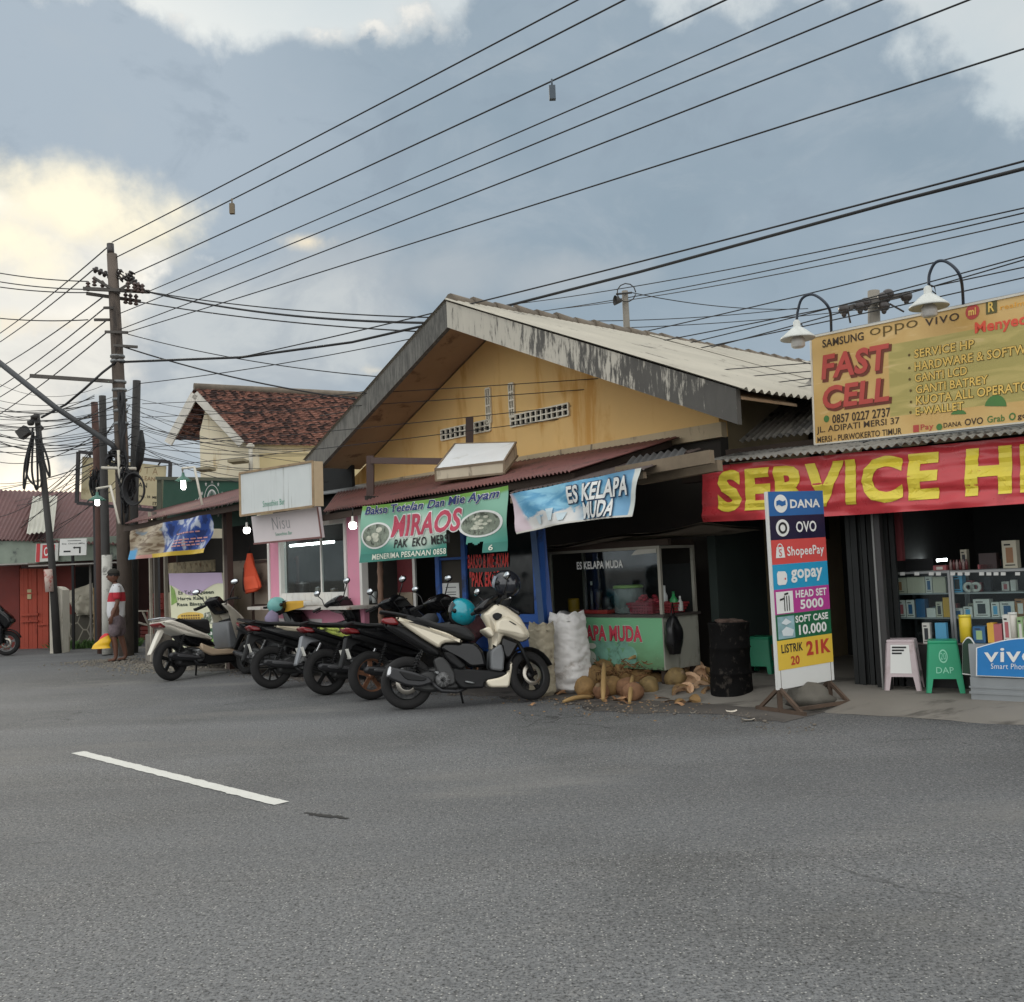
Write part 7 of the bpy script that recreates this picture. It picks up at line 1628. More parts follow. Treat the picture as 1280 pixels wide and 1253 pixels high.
# ------------------------------------------------------------------ far left: red timber shop under a maroon roof
Lx = lambda px, o=0: L.sz(px, 760, o)[0]
ls = thing('shop_building', 'low red timber shop with maroon corrugated roof at the far left', 'shop', L.pt(Lx(60), 0, -2))
mb = MB(); corr(mb, L.p(-60, 672, .6), L.p(158, 682, .6), L.p(215, 618, -2.6), L.p(-40, 612, -2.6), .11, .02, 4, seed=41); mb.build('roof_sheet', M('wine_sheet', C(98, 63, 60), .6, var=.15, vscale=.8), ls)
mb = MB(); corr(mb, L.p(33, 668, .75), L.p(67, 664, .75), L.p(72, 620, -1.9), L.p(41, 621, -1.9), .11, .02, 3, seed=41); mb.build('skylight_sheet', M('pale_sheet', C(186, 184, 172), .7, var=.1), ls)
mb = MB(); pbox(L, mb, (-40, 703), (160, 674), .35, .5); mb.build('fascia', M('sage_fascia', C(128, 138, 126), .8, var=.2, stain=C(82, 88, 84), samt=.45), ls)
mb = MB(); 
for i, (x0, x1) in enumerate(((-40, 36), (37, 150))): a, z = L.sz(x0, 706, .9); b_, z2 = L.sz(x1, 701, .9); mb.obox(L.A, L.u, L.n, L.z, (a, .1, z-.05), (b_, .95, z-.02))
mb.build('awning', M('grey_awning', C(150, 146, 140), .7, var=.2), ls)
mb = MB(); pbox(L, mb, (-60, 830), (230, 655), -2.2, -2.1); mb.build('back_wall', M('dark_redbrown', C(58, 36, 34), .9), ls)
RW_ = M('red_timber', C(164, 68, 48), .7, var=.15, vscale=2, stain=C(128, 48, 36), samt=.4, sstretch=(2, 2, .4)); RW2 = M('dull_red_timber', C(112, 44, 36), .75, var=.2)
mb = MB(); pbox(L, mb, (-20, 812), (24, 708), -.3, -.2); pbox(L, mb, (60, 770), (92, 708), -.3, -.22); mb.build('wall', RW2, ls)
mb = MB(); pbox(L, mb, (92, 770), (150, 708), -1.6, -1.5); mb.build('dark_opening', NEARBLK, ls)
cb_ = thing('timber_door', 'orange red timber folding door panels standing open, in front of the red shop', 'door', L.pt(Lx(42), 0, .0))
mb = MB()
for i, (x0, x1, o) in enumerate(((25, 30, .0), (30.2, 35, .012), (35.2, 40, .0), (40.2, 46, .012), (47, 53, .0), (53.2, 60, .012))): pbox(L, mb, (x0, 815), (x1, 711), o-.06, o)
mb.build('door_leaf', RW_, cb_)
mb = MB(); pbox(L, mb, (25, 770), (47, 767), .02, .06); pbox(L, mb, (25, 778), (47, 776), .02, .06); pbox(L, mb, (25, 743), (46, 741), .014, .04); pbox(L, mb, (47, 782), (60, 780), .014, .05); mb.build('batten', RW_, cb_)
mb = MB(); pbox(L, mb, (34, 749), (39, 737), .02, .03); mb.build('notice', M('manila', C(186, 172, 132), .8), cb_)
mb = MB(); 
for x in (27, 38, 52, 58): pbox(L, mb, (x, 817), (x+3, 814.5), -.05, .03)
mb.build('foot', MATB, cb_)
ps = thing('sign', 'red and white sign panel half hidden by the leaning black pole', 'sign', L.p(58, 702, .6))
sf = Surf(L.p(44, 703, .62), L.p(72, 701, .62), L.p(73, 679, .62), L.p(45, 680, .62)); mb = MB(); sf.slab(mb, .04); mb.build('board', M('dirty_white', C(196, 196, 190), .6), ps)
mb = MB(); patch(mb, sf, rect(.03, 0, .2, 1), .004); patch(mb, sf, rect(.30, .18, .86, .92), .004); mb.build('red_print', M('print_red', C(186, 52, 56), .5), ps); mb = MB(); letter(mb, sf, 'OK', .38, .3, .8, .8, .009, fat=.02); mb.build('lettering', INKW, ps)
ds = thing('sign', 'white direction sign with black arrows on a thin post', 'sign', gnd(91, 812)); q = L.p(91, 700, .9)
mb = MB(); mb.bar(V((q.x, q.y, 0)), q+V((0, 0, .1)), .05); mb.build('post', MATB, ds)
sf = Surf(L.p(74, 695, .95), L.p(107.5, 694, .95), L.p(108, 673, .95), L.p(75, 674, .95)); mb = MB(); sf.slab(mb, .03); mb.build('board', INKW, ds)
mb = MB(); patch(mb, sf, rect(.16, .2, .42, .29), .004); patch(mb, sf, rect(.52, .42, .80, .50), .004); patch(mb, sf, rect(.74, .12, .80, .42), .0042); patch(mb, sf, [(.50, .46), (.58, .38), (.58, .54)], .0045); letter(mb, sf, 'Stop  Channel LMPas', .08, .64, .94, .75, .004, fat=.01)
patch(mb, sf, rect(.3, .86, .8, .89), .004); mb.build('lettering', INK, ds)
# stone wall, tarp, yellow posts, weeds
mb = MB(); pbox(L, mb, (80, 818), (120, 768), .1, .35)
def stonem():
    m = bpy.data.materials.new('rubble_stone'); m.use_nodes = True; k = NT(m.node_tree); b = k.n['Principled BSDF']; b.inputs['Roughness'].default_value = .95
    v = k.new('ShaderNodeTexCoord').outputs['Object']; vo = k.new('ShaderNodeTexVoronoi', feature='DISTANCE_TO_EDGE'); k.l.new(k.mapping(v, (1, 1, .7)), vo.inputs['Vector']); vo.inputs['Scale'].default_value = 4.2
    col = k.mix(k.step(vo.outputs['Distance'], .03, .06), C(158, 152, 138), C(82, 78, 70)); col = k.mix(k.math('MULTIPLY', k.noise(v, 5, 6, .6), .7), col, C(60, 58, 50)); k.put(b.inputs['Base Color'], col); return m
tag(mb.build('stone_wall', stonem()), 'low rubble stone wall with pale joints at the far left', 'wall')
mb = MB()
def tarpf(u, v):
    q_ = [L.p(80, 741, .2), L.p(96, 770, .4), L.p(118, 768, .4), L.p(116, 729, .3)]; p_ = (q_[0]*(1-u)+q_[3]*u)*v+(q_[1]*(1-u)+q_[2]*u)*(1-v)
    return p_+L.n*(.30*math.sin(3.14*u)*math.sin(3.14*min(1, v+.1))+.07*mnoise.noise(V((u*5, v*5, 2))))
mb.grid(tarpf, 20, 16); tag(mb.build('tarpaulin', M('tarp', C(176, 170, 154), .8, var=.2, vscale=3, stain=C(120, 116, 100), samt=.45)), 'dirty white tarpaulin bundled on top of the stone wall', 'tarpaulin')
for i, (x, yt, w, c_, l) in enumerate(((119, 735, .07, C(176, 142, 92), 'pale yellow timber post left of the brown pole'), (124, 755, .06, C(150, 124, 84), 'shorter yellowish timber post beside the brown pole'), (112, 706, .04, C(120, 116, 110), 'thin grey rod in front of the tarpaulin'))):
    a, z = L.sz(x, yt, .55); mb = MB(); L.box(mb, a-w/2, a+w/2, 0, z, .5, .5+w); tag(mb.build('timber_post', M('post_y%d' % i, c_, .8, var=.3)), l, 'post')
mb = MB()
for i in range(700):
    p_ = L.pt(Lx(80)+rnd.random()*2.1, 0, .45+abs(rnd.gauss(0, .14))); h_ = rnd.uniform(.05, .22); a = rnd.random()*6.28; d_ = V((math.cos(a), math.sin(a), 0)); s_ = V((-d_.y, d_.x, 0))*.012
    mb.add([p_-s_, p_+s_, p_+d_*h_*.4+V((0, 0, h_*.7))+s_, p_+d_*h_*.9+V((0, 0, h_))], [(0, 1, 2), (0, 2, 3)])
tag(mb.build('weeds', M('weed', C(74, 104, 52), .8, var=.4, vscale=6)), 'green weeds at the foot of the stone wall', 'weeds', kind='stuff')
# --- leaning black pole in its whitewashed concrete foot
pb = gnd(72, 817); D_ = pb.y
cf = thing('pole_foot', 'whitewashed concrete foot with a chamfered top, clasping the leaning black pole', 'block', pb); mb = MB(); q0, q1 = at(60, 735, D_+.12), at(76, 735, D_+.12)
wd = (q1-q0).length; zc_ = q0.z; mb.prism([(-wd/2, 0), (wd/2, 0), (wd/2, zc_-.06), (wd/2-.08, zc_), (-wd/2+.1, zc_+.02), (-wd/2, zc_-.05)], V((at(68, 780, D_).x, D_+.08, 0)), V((1, 0, 0)), V((0, 0, 1)), V((0, 1, 0)), 0, .35)
mb.build('block', M('whitewash', C(196, 190, 176), .9, var=.15, stain=C(140, 130, 112), samt=.42, sstretch=(1, 1, .3)), cf)
def pole(name, label, pts, r0, r1, mat, cat='pole', group=None, n=12, thingy=True):
    P_ = [V(p_) for p_ in pts]; b = V((P_[0].x, P_[0].y, 0)); t = thing(name, label, cat, b, group)
    mb = MB(); mb.tube(P_, [r0+(r1-r0)*i/(len(P_)-1) for i in range(len(P_))], n); mb.build('shaft', mat, t); return t
IRON = M('black_pole', C(56, 54, 52), .7, var=.25)
pl1 = pole('utility_pole', 'leaning black steel cable pole rising from the whitewashed foot', [pb, at(64, 690, D_), at(46, 518, D_)], .085, .06, IRON, group='utility poles')
mb = MB(); mb.tube([at(62, 740, D_-.115), at(60, 712, D_-.115)], .085, 10); mb.build('paper_notice', M('peeling_paper', C(190, 170, 160), .8, stain=C(160, 70, 62), samt=.5, sscale=8), pl1)
mb = MB(); 
for i in range(7): q_ = at(46+rnd.uniform(-8, 7), 520+rnd.uniform(0, 22), D_+rnd.uniform(-.2, .2)); mb.ball(q_, rnd.uniform(.04, .085), 1, 1, .8, 8, 6, None, .4, i)
mb.bar(at(24, 545, D_-.1), at(35, 537, D_-.1), .18, .2); mb.build('cable_box', IRON, pl1)
CABLE = M('cable_black', C(26, 26, 28), .6, var=.1)
def curve(pts, r, label, group='slack cables drooping from the leaning pole', name='cable'):
    sm = []
    for i in range(len(pts)-1):
        p0 = pts[max(i-1, 0)]; p1 = pts[i]; p2 = pts[i+1]; p3 = pts[min(i+2, len(pts)-1)]
        for k_ in range(7):
            s_ = k_/7; sm.append(.5*((2*p1)+(p2-p0)*s_+(2*p0-5*p1+4*p2-p3)*s_*s_+(3*p1-p0-3*p2+p3)*s_**3))
    sm.append(pts[-1]); mb = MB(); mb.tube(sm, r, 6); return tag(mb.build(name, CABLE), label, 'cable', group)
for i, (pp_, l) in enumerate((([(41, 535), (36, 575), (30, 612), (31, 580), (40, 545)], 'long loop drooping furthest left of the leaning pole'), ([(42, 540), (40, 590), (47, 612), (46, 560)], 'narrow loop drooping just left of the leaning pole'), ([(46, 540), (56, 580), (62, 596), (60, 575), (50, 548)], 'cable loop bulging right of the leaning pole'), ([(41, 540), (33, 590), (46, 608), (52, 600), (44, 545)], 'wide crossing loop low on the leaning pole'))):
    curve([at(x, y, D_-.15-.02*i) for x, y in pp_], .022, l)
# --- main utility pole and its smaller neighbours
Dm = gnd(157, 820).y
CONC = M('pole_concrete', C(92, 82, 74), .9, var=.25, vscale=2, stain=C(58, 52, 48), samt=.45, sstretch=(2, 2, .4))
mp = pole('utility_pole', 'tallest concrete power pole with crossarms and insulators at the left', [V((at(158, 818, Dm).x, Dm, 0)), at(152, 560, Dm), at(146, 430, Dm), at(140, 318, Dm)], .145, .10, CONC, group='utility poles', n=16)
INS = M('insulator', C(52, 46, 44), .35, var=.2)
mb = MB(); mb.tube([at(138.5, 320, Dm), at(137.8, 305, Dm)], .07, 10); mb.build('pole_cap', INS, mp)
def insul(mb, q0, q1, dd=0, n=4, r=.075):
    a, b = at(q0[0], q0[1], Dm+dd), at(q1[0], q1[1], Dm+dd); d_ = b-a; L_ = d_.length
    pr = [];
    for i in range(n): pr += [(.025, L_*i/n), (r, L_*(i+.25)/n), (r*.9, L_*(i+.5)/n), (.03, L_*(i+.7)/n)]
    mb.lathe(pr+[(.02, L_)], O=a, ax=d_, n=10)
for q in (((139, 346), (116, 336)), ((145, 348), (152, 337)), ((150, 350), (166, 342)), ((164, 348), (176, 362)), ((166, 340), (158, 352))): mb = MB(); insul(mb, *q); mb.build('insulator', INS, mp)
ARM = M('arm_steel', C(84, 80, 76), .6, .4, var=.2)
def arm(q0, q1, w, dd, nm='crossarm'): mb = MB(); mb.bar(at(q0[0], q0[1], Dm+dd-.12), at(q1[0], q1[1], Dm+dd+.12), w); mb.build(nm, ARM, mp)
arm((104, 361), (187, 365), .065, -.12); arm((108, 367), (176, 377), .06, .14); arm((118, 348), (150, 368), .05, -.18); arm((150, 362), (166, 352), .05, -.15)
mb = MB()
for x, y in ((110, 358), (118, 352), (128, 357), (160, 358), (168, 359), (173, 360), (178, 361)): mb = MB(); insul(mb, (x, y+6), (x, y-6), -.12, 3, .05); mb.build('pin_insulator', M('insulator_brown', C(70, 54, 48), .35), mp)
for x, y in ((157, 373), (163, 374), (170, 375)): mb = MB(); insul(mb, (x, y+7), (x, y-7), .14, 3, .05); mb.build('pin_insulator', M('insulator_brown', C(70, 54, 48), .35), mp)
for q0, q1, dd in (((130, 385), (146, 385), -.14), ((131, 415), (160, 416), -.14), ((142, 432), (172, 434), -.14), ((118, 400), (138, 400), -.14), ((140, 446), (152, 446), -.14)): arm(q0, q1, .05, dd, 'bracket')
mb = MB(); mb.bar(at(38, 470, Dm-.2), at(142, 477, Dm-.2), .07); mb.build('side_arm', ARM, mp)
mb = MB(); P_ = [at(-20, 438, Dm-1.2), at(70, 510, Dm-.6), at(140, 556, Dm-.25), at(144, 562, Dm-.2)]; mb.tube(P_, .055, 8)
tag(mb.build('stay_pipe', M('grey_pipe', C(70, 72, 74), .6)), 'dark slanting steel tube running from the pole up past the left photo edge', 'pipe')
mb = MB(); 
for y in (446, 452, 478, 488, 500, 514, 530): mb.lathe([(.13, -.03), (.145, -.02), (.145, .02), (.13, .03)], O=at(146+(y-430)*.055, y, Dm), n=14)
mb.build('band_clamp', STEEL, mp)
def vine(mb, x0, y0, x1, y1, n, dd, w): 
    pts = []
    for i in range(n+1): t = i/n; pts.append(at(x0+(x1-x0)*t+rnd.uniform(-w, w), y0+(y1-y0)*t, Dm+dd+rnd.uniform(-.05, .05)))
    mb.tube(pts, rnd.uniform(.018, .035), 6)
mb = MB()
for i in range(8): vine(mb, 148+rnd.uniform(-3, 8), 490, 155+rnd.uniform(-4, 8), 650+rnd.uniform(-50, 60), 10, -.24, 2.2)
mb.build('cable_bundle', CABLE, mp)
mb = MB(); mb.tube([at(x, y, Dm-.16) for x, y in ((152, 530), (153.5, 550), (155, 572))], [.03, .07, .03], 10); mb.build('cable_sleeve', M('rusty_sleeve', C(108, 74, 58), .8, var=.4), mp)
mb = MB(); q_ = at(168, 612, Dm-.45)
for k_ in range(5):
    mb.tube([q_+V((.21*math.cos(a)*(1-.04*k_), -.05+.03*k_, .32*math.sin(a)*(1-.04*k_))) for a in [6.283*i/28 for i in range(29)]], .017, 6, cap=False)
mb.build('cable_coil', CABLE, mp)
mb = MB()
def snarl(x, y, dd, sx_, sz_, n):
    for i in range(n):
        c = at(x+rnd.gauss(0, 2), y+rnd.gauss(0, 4), Dm+dd); a0 = rnd.random()*6; pts = []
        for j in range(22):
            a = a0+j*.42; pts.append(c+V((sx_*math.cos(a)*(.5+rnd.random()*.5), rnd.uniform(-.08, .08), sz_*math.sin(a)*(.6+rnd.random()*.5))))
        mb.tube(pts, rnd.uniform(.012, .022), 5, cap=False)
snarl(158, 608, -.3, .15, .34, 9); snarl(120, 606, .7, .10, .26, 7); snarl(146, 576, -.25, .22, .16, 7)
mb.build('cable_snarl', CABLE, mp)
pole('utility_pole', 'brown steel pole carrying the dark cable lump, left of the tallest pole', [V((at(128, 815, Dm+1).x, Dm+1, 0)), at(124, 640, Dm+1), at(118, 503, Dm+1)], .10, .07, M('brown_pole', C(84, 58, 50), .75, var=.25), group='utility poles')
w2 = pole('utility_pole', 'dark pole with white painted lower part between the brown pole and the tallest one', [V((at(134, 818, Dm+.5).x, Dm+.5, 0)), at(132, 700, Dm+.5), at(128, 495, Dm+.5)], .105, .07, IRON, group='utility poles')
mb = MB(); mb.tube([at(134, 818, Dm+.37), at(133.6, 694, Dm+.37)], .10, 12); mb.build('white_band', M('painted_white', C(190, 188, 180), .8, var=.15, stain=C(90, 88, 84), samt=.38), w2)
pole('utility_pole', 'dark cable-wrapped pole just right of the tallest one', [V((at(166, 815, Dm+.8).x, Dm+.8, 0)), at(167, 640, Dm+.8), at(171, 476, Dm+.8)], .11, .08, IRON, group='utility poles')
mb = MB(); mb.tube([at(177, 538, Dm+.5), at(176.5, 556, Dm+.5), at(174, 575, Dm+.5), at(172, 590, Dm+.5)], [.03, .085, .085, .03], 10); tag(mb.build('splice_case', CABLE), 'long black cable splice case hanging right of the tallest pole', 'splice case')
# white pipe frame in front of the billboard
mb = MB(); mb.tube([at(127, 585, Dm-.3), at(170, 586, Dm-.3)], .03, 8); mb.tube([at(148, 563, Dm-.31), at(149, 590, Dm-.31), at(151, 600, Dm-.31), at(150, 607, Dm-.31)], .03, 8)
tag(mb.build('pipe_bracket', PIPEW), 'pale pipe cross tied to the tallest pole', 'bracket')

# --- old beige billboard behind the poles
DB_ = Dm+2.5
b2 = thing('billboard', 'old beige billboard in a dark steel frame behind the poles', 'billboard', V((at(155, 620, DB_).x, DB_, 2.5)))
PB = Plane(at(97, 620, DB_), at(212, 620, DB_+.6))
sf = Surf(PB.p(101, 624, 0), PB.p(205, 634, 0), PB.p(208, 583, 0), PB.p(103, 571, 0)); mb = MB(); sf.slab(mb, .05); mb.build('board', M('beige_board', C(204, 192, 156), .7, var=.1, stain=C(170, 154, 118), samt=.38), b2)
mb = MB(); fq = [PB.p(96, 629, .05), PB.p(211, 640, .05), PB.p(213, 578, .05), PB.p(98, 565, .05)]
for i in range(4): mb.bar(fq[i], fq[(i+1) % 4], .07)
for u in (.1, .3, .5, .7, .9):
    for (a, b_, v) in ((3, 2, 1), (0, 1, 0)): mb.bar(fq[a]*(1-u)+fq[b_]*u, sf.pt(u, v, .03), .03)
for x in (120, 195): q_ = PB.p(x, 640, -.1); mb.bar(V((q_.x, q_.y, 0)), q_+V((0, 0, 1.0)), .10)
mb.build('frame', M('dark_frame', C(58, 56, 58), .6), b2)
mb = MB(); letter(mb, sf, 'O T A', .63, .76, .9, .93, .004, fat=-.01); letter(mb, sf, '& CLEAN', .60, .60, .87, .70, .004); mb.build('lettering', M('faint_brown', C(150, 120, 90), .7), b2)
mb = MB(); letter(mb, sf, 'TOYAN', .52, .42, .78, .54, .004); letter(mb, sf, 'JL. MERSI  NO. 10  MER', .50, .16, .93, .24, .004, fat=.03); letter(mb, sf, 'ITU', .86, .02, .95, .10, .004, fat=.03); mb.build('lettering', INK, b2)
mb = MB(); ring(mb, sf, .17, .62, .075, .17, .18, .004)
for i in range(9): a = .5+2.2*i/8; patch(mb, sf, [(.17+.08*math.cos(a)-.006, .62+.18*math.sin(a)), (.17+.08*math.cos(a)+.006, .62+.18*math.sin(a)), (.17+.13*math.cos(a), .62+.29*math.sin(a))], .004)
mb.build('sun_emblem', M('faint_orange', C(168, 118, 84), .7), b2)

# --- green emblem board
GP = Plane(S.pt(sx(203)+.0, 0, -2.4), S.pt(sx(305), 0, -2.9))
gbd = thing('sign', 'dark green board with a white star and globe emblem above the left stall roof', 'sign', GP.p(250, 640, 0))
sf = Surf(GP.p(203, 660, 0), GP.p(318, 662, 0), GP.p(318, 602, 0), GP.p(204, 600, 0)); mb = MB(); sf.slab(mb, .06); mb.build('board', M('board_green', C(34, 84, 66), .5, var=.1), gbd)
mb = MB(); mb.bar(GP.p(196, 598, .02), GP.p(318, 600, .02), .07); mb.bar(GP.p(199, 680, -.05), GP.p(200, 597, -.05), .10); mb.build('frame', M('green_grey_frame', C(104, 108, 92), .7, var=.2), gbd)
mb = MB(); cx, cy = .56, .60; ring(mb, sf, cx, cy, .055, .22, .10, .004); ring(mb, sf, cx, cy, .085, .32, .06, .0045)
for k_ in range(3): ring(mb, sf, cx, cy, .055*(.2+.3*k_), .22, .10, .005+.0005*k_)
for i in range(9):
    a = math.pi/2+(i-4)*.62; sxx, syy = cx+.115*math.cos(a), cy+.40*math.sin(a); r_ = .022 if i == 4 else .014
    pts = []
    for j in range(10): rr_ = r_ if j % 2 == 0 else r_*.42; b_ = math.pi/2+j*math.pi/5; pts.append((sxx+rr_*math.cos(b_), syy+rr_*3.9*math.sin(b_)))
    for j in range(10): mb.add([sf.pt(*q, .004) for q in ((sxx, syy), pts[j], pts[(j+1) % 10])], [(0, 1, 2)])
for i in range(13): x = .36+i*.033; patch(mb, sf, [(x, .50+.03*math.sin(i*2.1)), (x+.026, .52), (x+.03, .62+.05*math.sin(i*1.7)), (x+.008, .58)], .007)
letter(mb, sf, 'PONDOK', .10, .10, .50, .20, .004, fat=.03); mb.build('emblem', INKW, gbd)

# ------------------------------------------------------------------ cream house with tiled roof
DH = 24.0; HP = Plane(at(250, 600, DH), at(318, 600, DH-.3)); hr = V((-HP.n.x, -HP.n.y, 0))
# ridge runs back right; gable faces left-front
ch = thing('cream_house', 'cream two-storey house with a brown tiled gable roof behind the yellow house', 'house', V((at(340, 700, DH+1).x, DH+1, 0)))
gp0 = at(250, 560, DH); gp1 = at(315, 560, DH-.2); pkp = at(262, 490, DH+.0); e0_ = at(241, 548, DH+.1); e1_ = at(312, 549, DH-.6)
CRW = M('cream_wall', C(226, 216, 190), .88, var=.05, stain=C(200, 180, 140), samt=.38, sstretch=(2, 2, .4))
far_ = atz(445, 499, pkp.z)-pkp; far_.z = 0; dirr = far_.normalized(); LEN = 9.0
ze = (e0_.z+e1_.z)/2
def drop(p_, z): return V((p_.x, p_.y, z))
GA = Plane(V((gp0.x, gp0.y, 0)), V((gp1.x, gp1.y, 0))); W_g = GA.L
mid = GA.A+GA.u*(W_g*.30)
lft, rgt = GA.A, GA.A+GA.u*W_g
pkz = pkp.z; pkx = V((pkp.x, pkp.y, 0)); pkx = GA.A+GA.u*((pkx-GA.A).dot(GA.u))
hl_ = (pkx-lft).length; hr_ = (rgt-pkx).length; zl = e0_.z+.12; zr = e1_.z+.05
mb = MB(); vs = [lft, rgt, drop(rgt, zr), drop(pkx, pkz-.1), drop(lft, zl)]; vs2 = [v_+dirr*.15 for v_ in vs]; mb.add(vs+vs2, [(0, 1, 2, 3, 4), (9, 8, 7, 6, 5), (0, 5, 6, 1), (1, 6, 7, 2), (2, 7, 8, 3), (3, 8, 9, 4), (4, 9, 5, 0)]); mb.build('gable_wall', CRW, ch)
mb = MB(); r0_ = rgt+dirr*.16; r1_ = rgt+dirr*LEN; mb.obox(r0_, dirr, -GA.u, V((0, 0, 1)), (0, 0, 0), (LEN-.2, .15, zr-.02)); mb.build('side_wall', CRW, ch)
mb = MB(); mb.obox(rgt+dirr*.17+GA.u*.002, dirr, GA.u, V((0, 0, 1)), (0, 0, 0), (LEN, .8, zr-.35)); bl_ = mb.build('lower_wing', M('tan_wall', C(206, 188, 144), .88, var=.06), ch)
def tilem():
    m = bpy.data.materials.new('clay_tile'); m.use_nodes = True; k = NT(m.node_tree); b = k.n['Principled BSDF']; b.inputs['Roughness'].default_value = .9
    uv = k.new('ShaderNodeUVMap').outputs[0]; mp_ = k.mapping(uv, (110, 27, 1)); fl_ = k.new('ShaderNodeVectorMath', operation='FLOOR'); k.l.new(mp_, fl_.inputs[0]); wn = k.new('ShaderNodeTexWhiteNoise', noise_dimensions='3D'); k.l.new(fl_.outputs[0], wn.inputs[0])
    big = k.noise(k.mapping(uv, (3, 1, 1)), 2.2, 5, .6)
    col = k.mix(k.step(k.math('ADD', wn.outputs[0], k.math('MULTIPLY', big, .5)), .35, 1.2), C(58, 44, 42), C(146, 104, 90)); k.put(b.inputs['Base Color'], col); return m
TILE = tilem(); ov = .35
for sgn, edge, zE in ((-1, lft-GA.u*.45, e0_.z-.05), (1, rgt+GA.u*.25, zr-.18)):
    a0_ = drop(edge, zE)-dirr*ov; a1_ = a0_+dirr*(LEN+ov); b0_ = drop(pkx, pkz+.05)-dirr*ov; b1_ = b0_+dirr*(LEN+ov); N_ = (a1_-a0_).cross(b0_-a0_).normalized(); N_ = N_ if N_.z > 0 else -N_
    mb = MB(); nr_, nc_ = 27, 55
    def tf(u, v):
        r_ = v*nr_; f_ = r_-math.floor(r_+1e-6); return (a0_*(1-u)+a1_*u)*(1-v)+(b0_*(1-u)+b1_*u)*v+N_*(.05*(1-f_)+.03*abs(math.sin(math.pi*u*nc_)))
    mb.grid(tf, nc_*4, nr_*3, False); mb.build('tiled_roof', TILE, ch)
mb = MB()
for edge, zE in ((lft-GA.u*.45, e0_.z-.05), (rgt+GA.u*.1, zr-.05)):
    mb.bar(drop(edge, zE-.08)-dirr*(ov-.02), drop(pkx, pkz-.08)-dirr*(ov-.02), .05, .2)
mb.build('barge_board', M('white_board', C(206, 202, 192), .7), ch)
mb = MB(); mb.tube([drop(pkx, pkz+.10)-dirr*ov, drop(pkx, pkz+.10)+dirr*LEN], .09, 8); mb.build('ridge_cap', M('ridge_tile', (0, 0, 0)), ch)
mb = MB()
for (x0, y0, x1, y1) in ((288, 578, 308, 576), (248, 588, 266, 586)): p_ = at(x0, y0, DH-.9); q_ = at(x1, y1, DH-.9); mb.bar(p_, q_, .5, .06)
mb.build('window_canopy', M('canopy_grey', C(150, 140, 116), .8), ch)
mb = MB(); mb.tube([at(313, 558, DH-.75), at(314, 600, DH-.75)], .05, 8); mb.ball(at(313, 558, DH-.75), .1, 1, 1, .7, 8, 6); mb.build('vent_pipe', PIPEW, ch)

# ------------------------------------------------------------------ poles behind the roofs
sp = pole('utility_pole', 'short thin pole with a small horn loudspeaker behind the yellow house ridge', [V((at(790, 700, 19).x, 19, 0)), at(784, 420, 19), at(781, 364, 19)], .07, .06, M('grey_pole', C(130, 124, 114), .8), group='utility poles')
mb = MB(); mb.lathe([(.03, 0), (.05, .04), (.10, .14)], O=at(777, 376, 18.9), ax=V((-1, -.3, 0)), n=12); mb.tube([at(770, 368, 18.9), at(790, 366, 18.9)], .02, 6); mb.tube([at(783, 366, 18.9)+V((.18*math.cos(a), 0, .18*math.sin(a))) for a in [i*.55 for i in range(12)]], .012, 5); mb.build('loudspeaker', IRON, sp)
rp = pole('utility_pole', 'power pole top with round insulators rising behind the amber billboard', [V((at(1096, 700, 22).x, 22, 0)), at(1094, 500, 22), at(1092, 364, 22)], .17, .13, M('grey_pole', (0, 0, 0)), group='utility poles')
mb = MB(); mb.bar(at(1056, 386, 21.8), at(1128, 369, 21.8), .10); mb.bar(at(1072, 382, 21.7), at(1112, 372, 21.7), .07); mb.build('crossarm', ARM, rp)
mb = MB()
for x, y in ((1055, 387), (1075, 383), (1082, 379), (1104, 372), (1110, 368), (1133, 371), (1105, 383)): mb.ball(at(x, y, 21.7), .13, 1, 1, .9, 10, 8); mb.ball(at(x, y+6, 21.7), .06, 1, 1, 1.2, 8, 6)
mb.tube([at(1060, 390, 21.7), at(1063, 404, 21.7)], .02, 6); mb.tube([at(1112, 380, 21.7), at(1130, 390, 21.7)], .02, 6); mb.build('insulator', INS, rp)

# ------------------------------------------------------------------ wires
def wire(q0, D0, q1, D1, r, sag, label, ext=0.0, group='overhead power lines', n=26):
    a, b = at(q0[0], q0[1], D0), at(q1[0], q1[1], D1); b = b+(b-a)*ext
    mb = MB(); mb.tube(wire_pts(a, b, sag, n), r, 6); return tag(mb.build('power_line', CABLE), label, 'cable', group)
def zD(q, z): return atz(q[0], q[1], z).y
ztop = at(138, 306, Dm).z
main = [((140, 303), (720, -1), ztop, 'topmost of the seven power lines running up right from the tallest pole'), ((145, 322), (778, -1), ztop-.4, 'second power line from the top, carrying the left tag box'), ((168, 342), (904, -1), ztop-.75, 'third power line from the top, carrying the right tag box'),
        ((187, 364), (1025, -1), ztop-1.2, 'fourth power line from the top above the gable'), ((150, 392), (1098, -1), ztop-1.7, 'fifth power line from the top above the gable'), ((150, 412), (1206, -1), ztop-2.1, 'sixth power line from the top above the gable'), ((158, 416), (1280, 58), ztop-2.4, 'lowest of the seven power lines, leaving at the upper right photo edge')]
for i, (q0, q1, z, l) in enumerate(main):
    D1 = zD(q1, z) if i < 6 else zD(q1, z-.2)
    wire(q0, Dm, q1, max(5.5, min(D1, 14)), .011 if i < 3 else .009, .03, l, .35)
